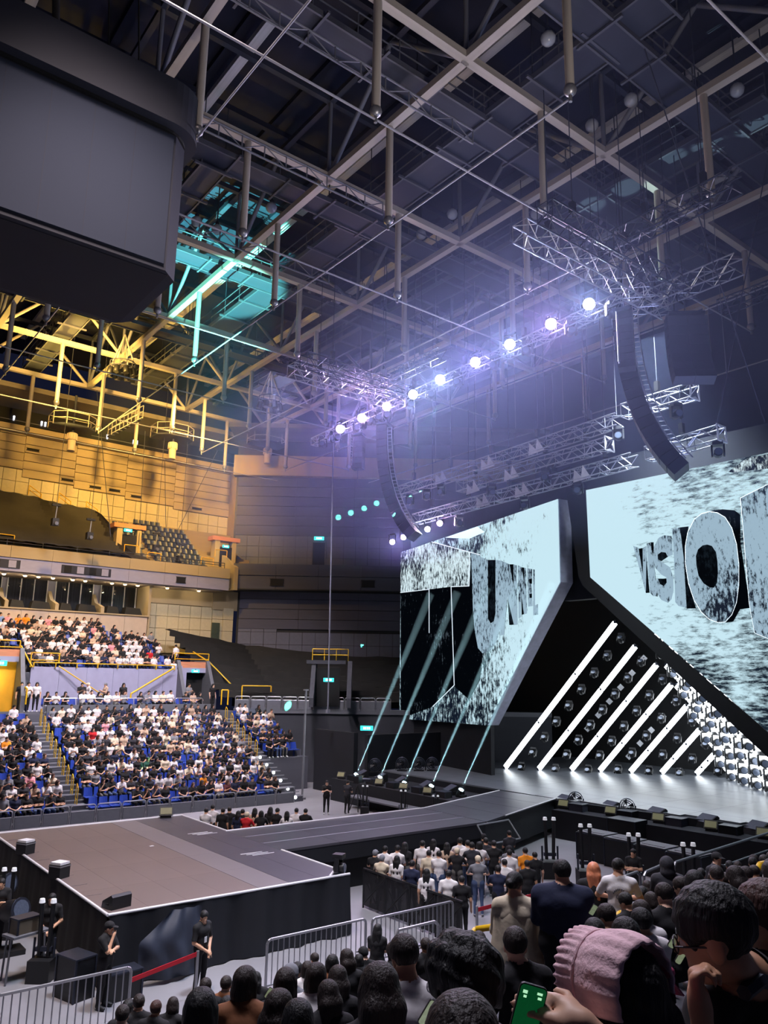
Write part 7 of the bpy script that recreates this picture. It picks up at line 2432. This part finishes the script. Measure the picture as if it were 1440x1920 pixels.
for k, (x, y) in enumerate(((23.4, 19.85), (23.4, 18.25), (23.4, 16.3), (23.5, 14.4))):
    cannon((x, y, 0.0), -0.67, 'white-tipped twin cannon on a black base before the stage, %s from the left' % ORD[k], 1.12)
for k, (x, y) in enumerate(((25.6, 34.0), (26.2, 31.6), (26.4, 29.4))):
    cannon((x, y, 0.0), -0.67, 'white-tipped twin cannon left of the runway, %s from the left' % ORD[k], 0.8)
for k, (x, y) in enumerate(((27.2, 20.6), (27.1, 19.2), (27.0, 17.8), (26.9, 16.4))):
    case((x, y, 0), (1.0, 1.32, 1.0), 0.05, 'black subwoofer cabinet with grey top, %s from the left before the stage' % ORD[k], m_black)
    tag(MB().box((x, y, 1.04), (0.95, 1.25, 0.03)).box((x - 0.2, y, 1.06), (0.1, 0.9, 0.02)).build('lid_board', m_grey), 'grey board on the subwoofer row, %s from the left' % ORD[k], 'board', 'grey boards on the subwoofers')
case((29.2, 20.6, 0), (0.9, 1.3, 1.35), 0.05, 'tall black cabinet behind the subwoofer row', m_black)
# gear on the small stage
for k, (x, y) in enumerate(((7.05, 26.5), (7.05, 23.0))):
    t = thing('stage_lamp_box', 'black lamp box with shiny white top on the small stage edge, %s from the back' % ORD[k], 'light', (x, y, ZS))
    box('body', (x, y, ZS + 0.17), (0.36, 0.4, 0.34), m_black, t, 0.5)
    box('top_glass', (x, y, ZS + 0.37), (0.33, 0.36, 0.06), m_white, t, 0.5)
    box('rim', (x, y, ZS + 0.3), (0.38, 0.42, 0.03), m_steel, t, 0.5)
wedge((7.35, 19.45, ZS), math.radians(15), 0.75, 'black floor monitor on the near left corner of the small stage')
prompter((13.0, 30.0, ZS), math.radians(-20), 1.0, 'pale lit prompter at the far corner of the small stage')
moving_light(Matrix.Translation((13.5, 19.1, ZS + 0.46)) @ Matrix.Rotation(0.6, 4, 'Z'), 'moving light on the right corner of the small stage', 'stage corner light')
tag(MB().box((10.6, 25.4, ZS + 0.006), (0.14, 0.09, 0.008)).box((10.62, 25.42, ZS + 0.012), (0.06, 0.05, 0.006)).build('paper_scrap', m_white), 'small white scrap of paper on the small stage', 'paper')
# crew corner left of the small stage
cannon((6.05, 24.0, 0), -0.67, 'white-tipped twin cannon beside the small stage, farther one', 0.95)
cannon((6.05, 20.3, 0), -0.67, 'white-tipped twin cannon beside the small stage, nearer one', 0.95)
for k, (x, y, z, an) in enumerate(((6.2, 25.2, 1.05, 0.6), (5.9, 22.6, 1.0, 0.4), (5.2, 25.8, 1.2, 1.2))):
    t = thing('followspot', 'big black drum follow spot beside the small stage, %s from the front' % ORD[2 - k], 'light', (x, y, 0), 0, 'drum lights beside the small stage')
    d = Vector((math.sin(an), -math.cos(an), 0.25)).normalized()
    p = Vector((x, y, z))
    bar('drum', p - d * 0.25, p + d * 0.25, 0.26, m_black, t, 'cyl12')
    bar('rim', p + d * 0.22, p + d * 0.28, 0.28, m_dalu, t, 'cyl12')
    bar('lens', p + d * 0.26, p + d * 0.285, 0.22, MATS['lens_glass'], t, 'cyl12')
    bar('stand', (x, y, 0), (x, y, z - 0.2), 0.05, m_black, t)
    box('base', (x, y, 0.06), (0.6, 0.6, 0.12), m_black, t)
t = thing('work_table', 'high crew table with a brown box in the left corner', 'table', (5.7, 20.6, 0))
box('table_top', (5.7, 20.6, 1.0), (0.9, 0.5, 0.05), m_grey, t, 0.3)
for dx, dy in ((-0.4, -0.2), (0.4, -0.2), (-0.4, 0.2), (0.4, 0.2)): bar('leg', (5.7 + dx, 20.6 + dy, 0), (5.7 + dx * 0.9, 20.6 + dy * 0.9, 1.0), 0.025, m_grey, t)
case((5.65, 20.6, 1.03), (0.55, 0.35, 0.32), 0.3, 'brown grey box on the crew table', mat('box_brown', (86, 78, 66), 0.7))
case((6.35, 18.9, 0), (0.5, 0.7, 0.85), 0.3, 'tall black case standing on the floor by the left barrier')
case((7.15, 18.3, 0), (0.8, 0.45, 0.55), 0.1, 'low black wheeled case behind the guard in cap')
tag(MB().box((5.2, 24.4, 1.0), (0.5, 2.0, 0.06), Matrix.Rotation(0.3, 3, 'Z')).box((5.2, 24.4, 1.04), (0.3, 1.8, 0.02), Matrix.Rotation(0.3, 3, 'Z')).tube((5.0, 23.6, 0), (5.0, 23.6, 1), 0.03).tube((5.4, 25.2, 0), (5.4, 25.2, 1), 0.03).build('lamp_plank', m_grey), 'pale plank shelf with lamps in the left crew corner', 'shelf')
# broadcast camera by the far aisle
t = thing('broadcast_camera', 'black broadcast camera on a stand left of the stage', 'camera', (26.0, 35.2, 0))
box('body', (26.0, 35.2, 1.6), (0.6, 0.3, 0.35), m_black, t, 0.6)
bar('lens', (26.2, 35.0, 1.6), (26.5, 34.7, 1.6), 0.1, m_dalu, t)
for k in range(3):
    a = 2 * math.pi * k / 3
    bar('leg', (26, 35.2, 1.3), (26 + 0.45 * math.cos(a), 35.2 + 0.45 * math.sin(a), 0), 0.03, m_black, t)

# teal dots thrown on the corner by small lasers on the front truss
for k, q in enumerate(((39.6, 57.5, 21.4), (40.5, 56.8, 21.85), (41.5, 56.1, 22.3), (42.4, 55.4, 22.8), (43.3, 54.7, 23.2), (26.9, 46.9, 5.7), (28.6, 45.3, 6.9), (30.2, 43.8, 8.1), (39.9, 53.6, 9.7), (41.7, 52.3, 10.7), (19.0, 44.5, 3.2), (17.0, 42.5, 2.2))):
    lamp('SPOT', 'laser_dot', (27.2, 30, 21.8), q, 900000 if k < 10 else 120000, (0.12, 1.0, 0.6), spot_size=math.radians(0.85), spot_blend=0.2, shadow_soft_size=0.01)

# ------------------------------------------------------------------ five beam lights with haze in their beams
m_beamlens = mat('beam_lens', (200, 240, 255), es=40, ecol=(190, 238, 255), noise=0)
mh = bpy.data.materials.new('beam_haze')
mh.use_nodes = True
nt = mh.node_tree
for n in list(nt.nodes): nt.nodes.remove(n)
o_ = nt.nodes.new('ShaderNodeOutputMaterial')
vsn = nt.nodes.new('ShaderNodeVolumeScatter')
vsn.inputs['Color'].default_value = (0.8, 0.95, 1.0, 1)
vsn.inputs['Density'].default_value = 0.06
vsn.inputs['Anisotropy'].default_value = 0.0
nt.links.new(vsn.outputs[0], o_.inputs['Volume'])
BD = Vector((0.05, -0.5, 0.87)).normalized()
for k, (x, y) in enumerate(((27.5, 37.4), (27.9, 35.7), (27.6, 33.2), (28.0, 31.5), (28.3, 29.6))):
    p = Vector((x, y, 1.55))
    t = thing('beam_light', 'small beam light throwing a teal white shaft, %s from the left before the stage' % ORD[k], 'light', (x, y, 1.2), 0, 'beam lights before the stage')
    bar('head', p - BD * 0.3, p, 0.15, m_black, t, 'cyl12')
    bar('lens', p, p + BD * 0.02, 0.12, m_beamlens, t, 'cyl12')
    box('base', (x, y, 1.26), (0.4, 0.4, 0.12), m_black, t)
    for s in (-1, 1): box('yoke_arm', (x + 0.18 * s, y, 1.42), (0.05, 0.1, 0.3), m_black, t)
    L = 11.5
    b = MB().tube(p + BD * 0.06, p + BD * L, 0.11, 0.24, n=14)
    hz = b.build('haze_shaft', mh, t)
    lamp('SPOT', 'beam_lamp', tuple(p + BD * 0.05), tuple(p + BD * 5), 120000, (0.55, 0.92, 1.0), spot_size=math.radians(2.6), spot_blend=0.5, shadow_soft_size=0.02)

# ------------------------------------------------------------------ thin haze hanging over the stage end of the hall
hm = bpy.data.materials.new('stage_haze')
hm.use_nodes = True
nt = hm.node_tree
for n in list(nt.nodes): nt.nodes.remove(n)
o_ = nt.nodes.new('ShaderNodeOutputMaterial')
vsn = nt.nodes.new('ShaderNodeVolumeScatter')
vsn.inputs['Color'].default_value = (0.45, 0.55, 1.0, 1)
vsn.inputs['Density'].default_value = 0.0062
vsn.inputs['Anisotropy'].default_value = 0.55
nt.links.new(vsn.outputs[0], o_.inputs['Volume'])
tag(MB().box((33, 29, 23.5), (34, 56, 20)).build('stage_haze', hm), 'thin blue haze hanging over the stage end of the hall', 'haze', kind='stuff')
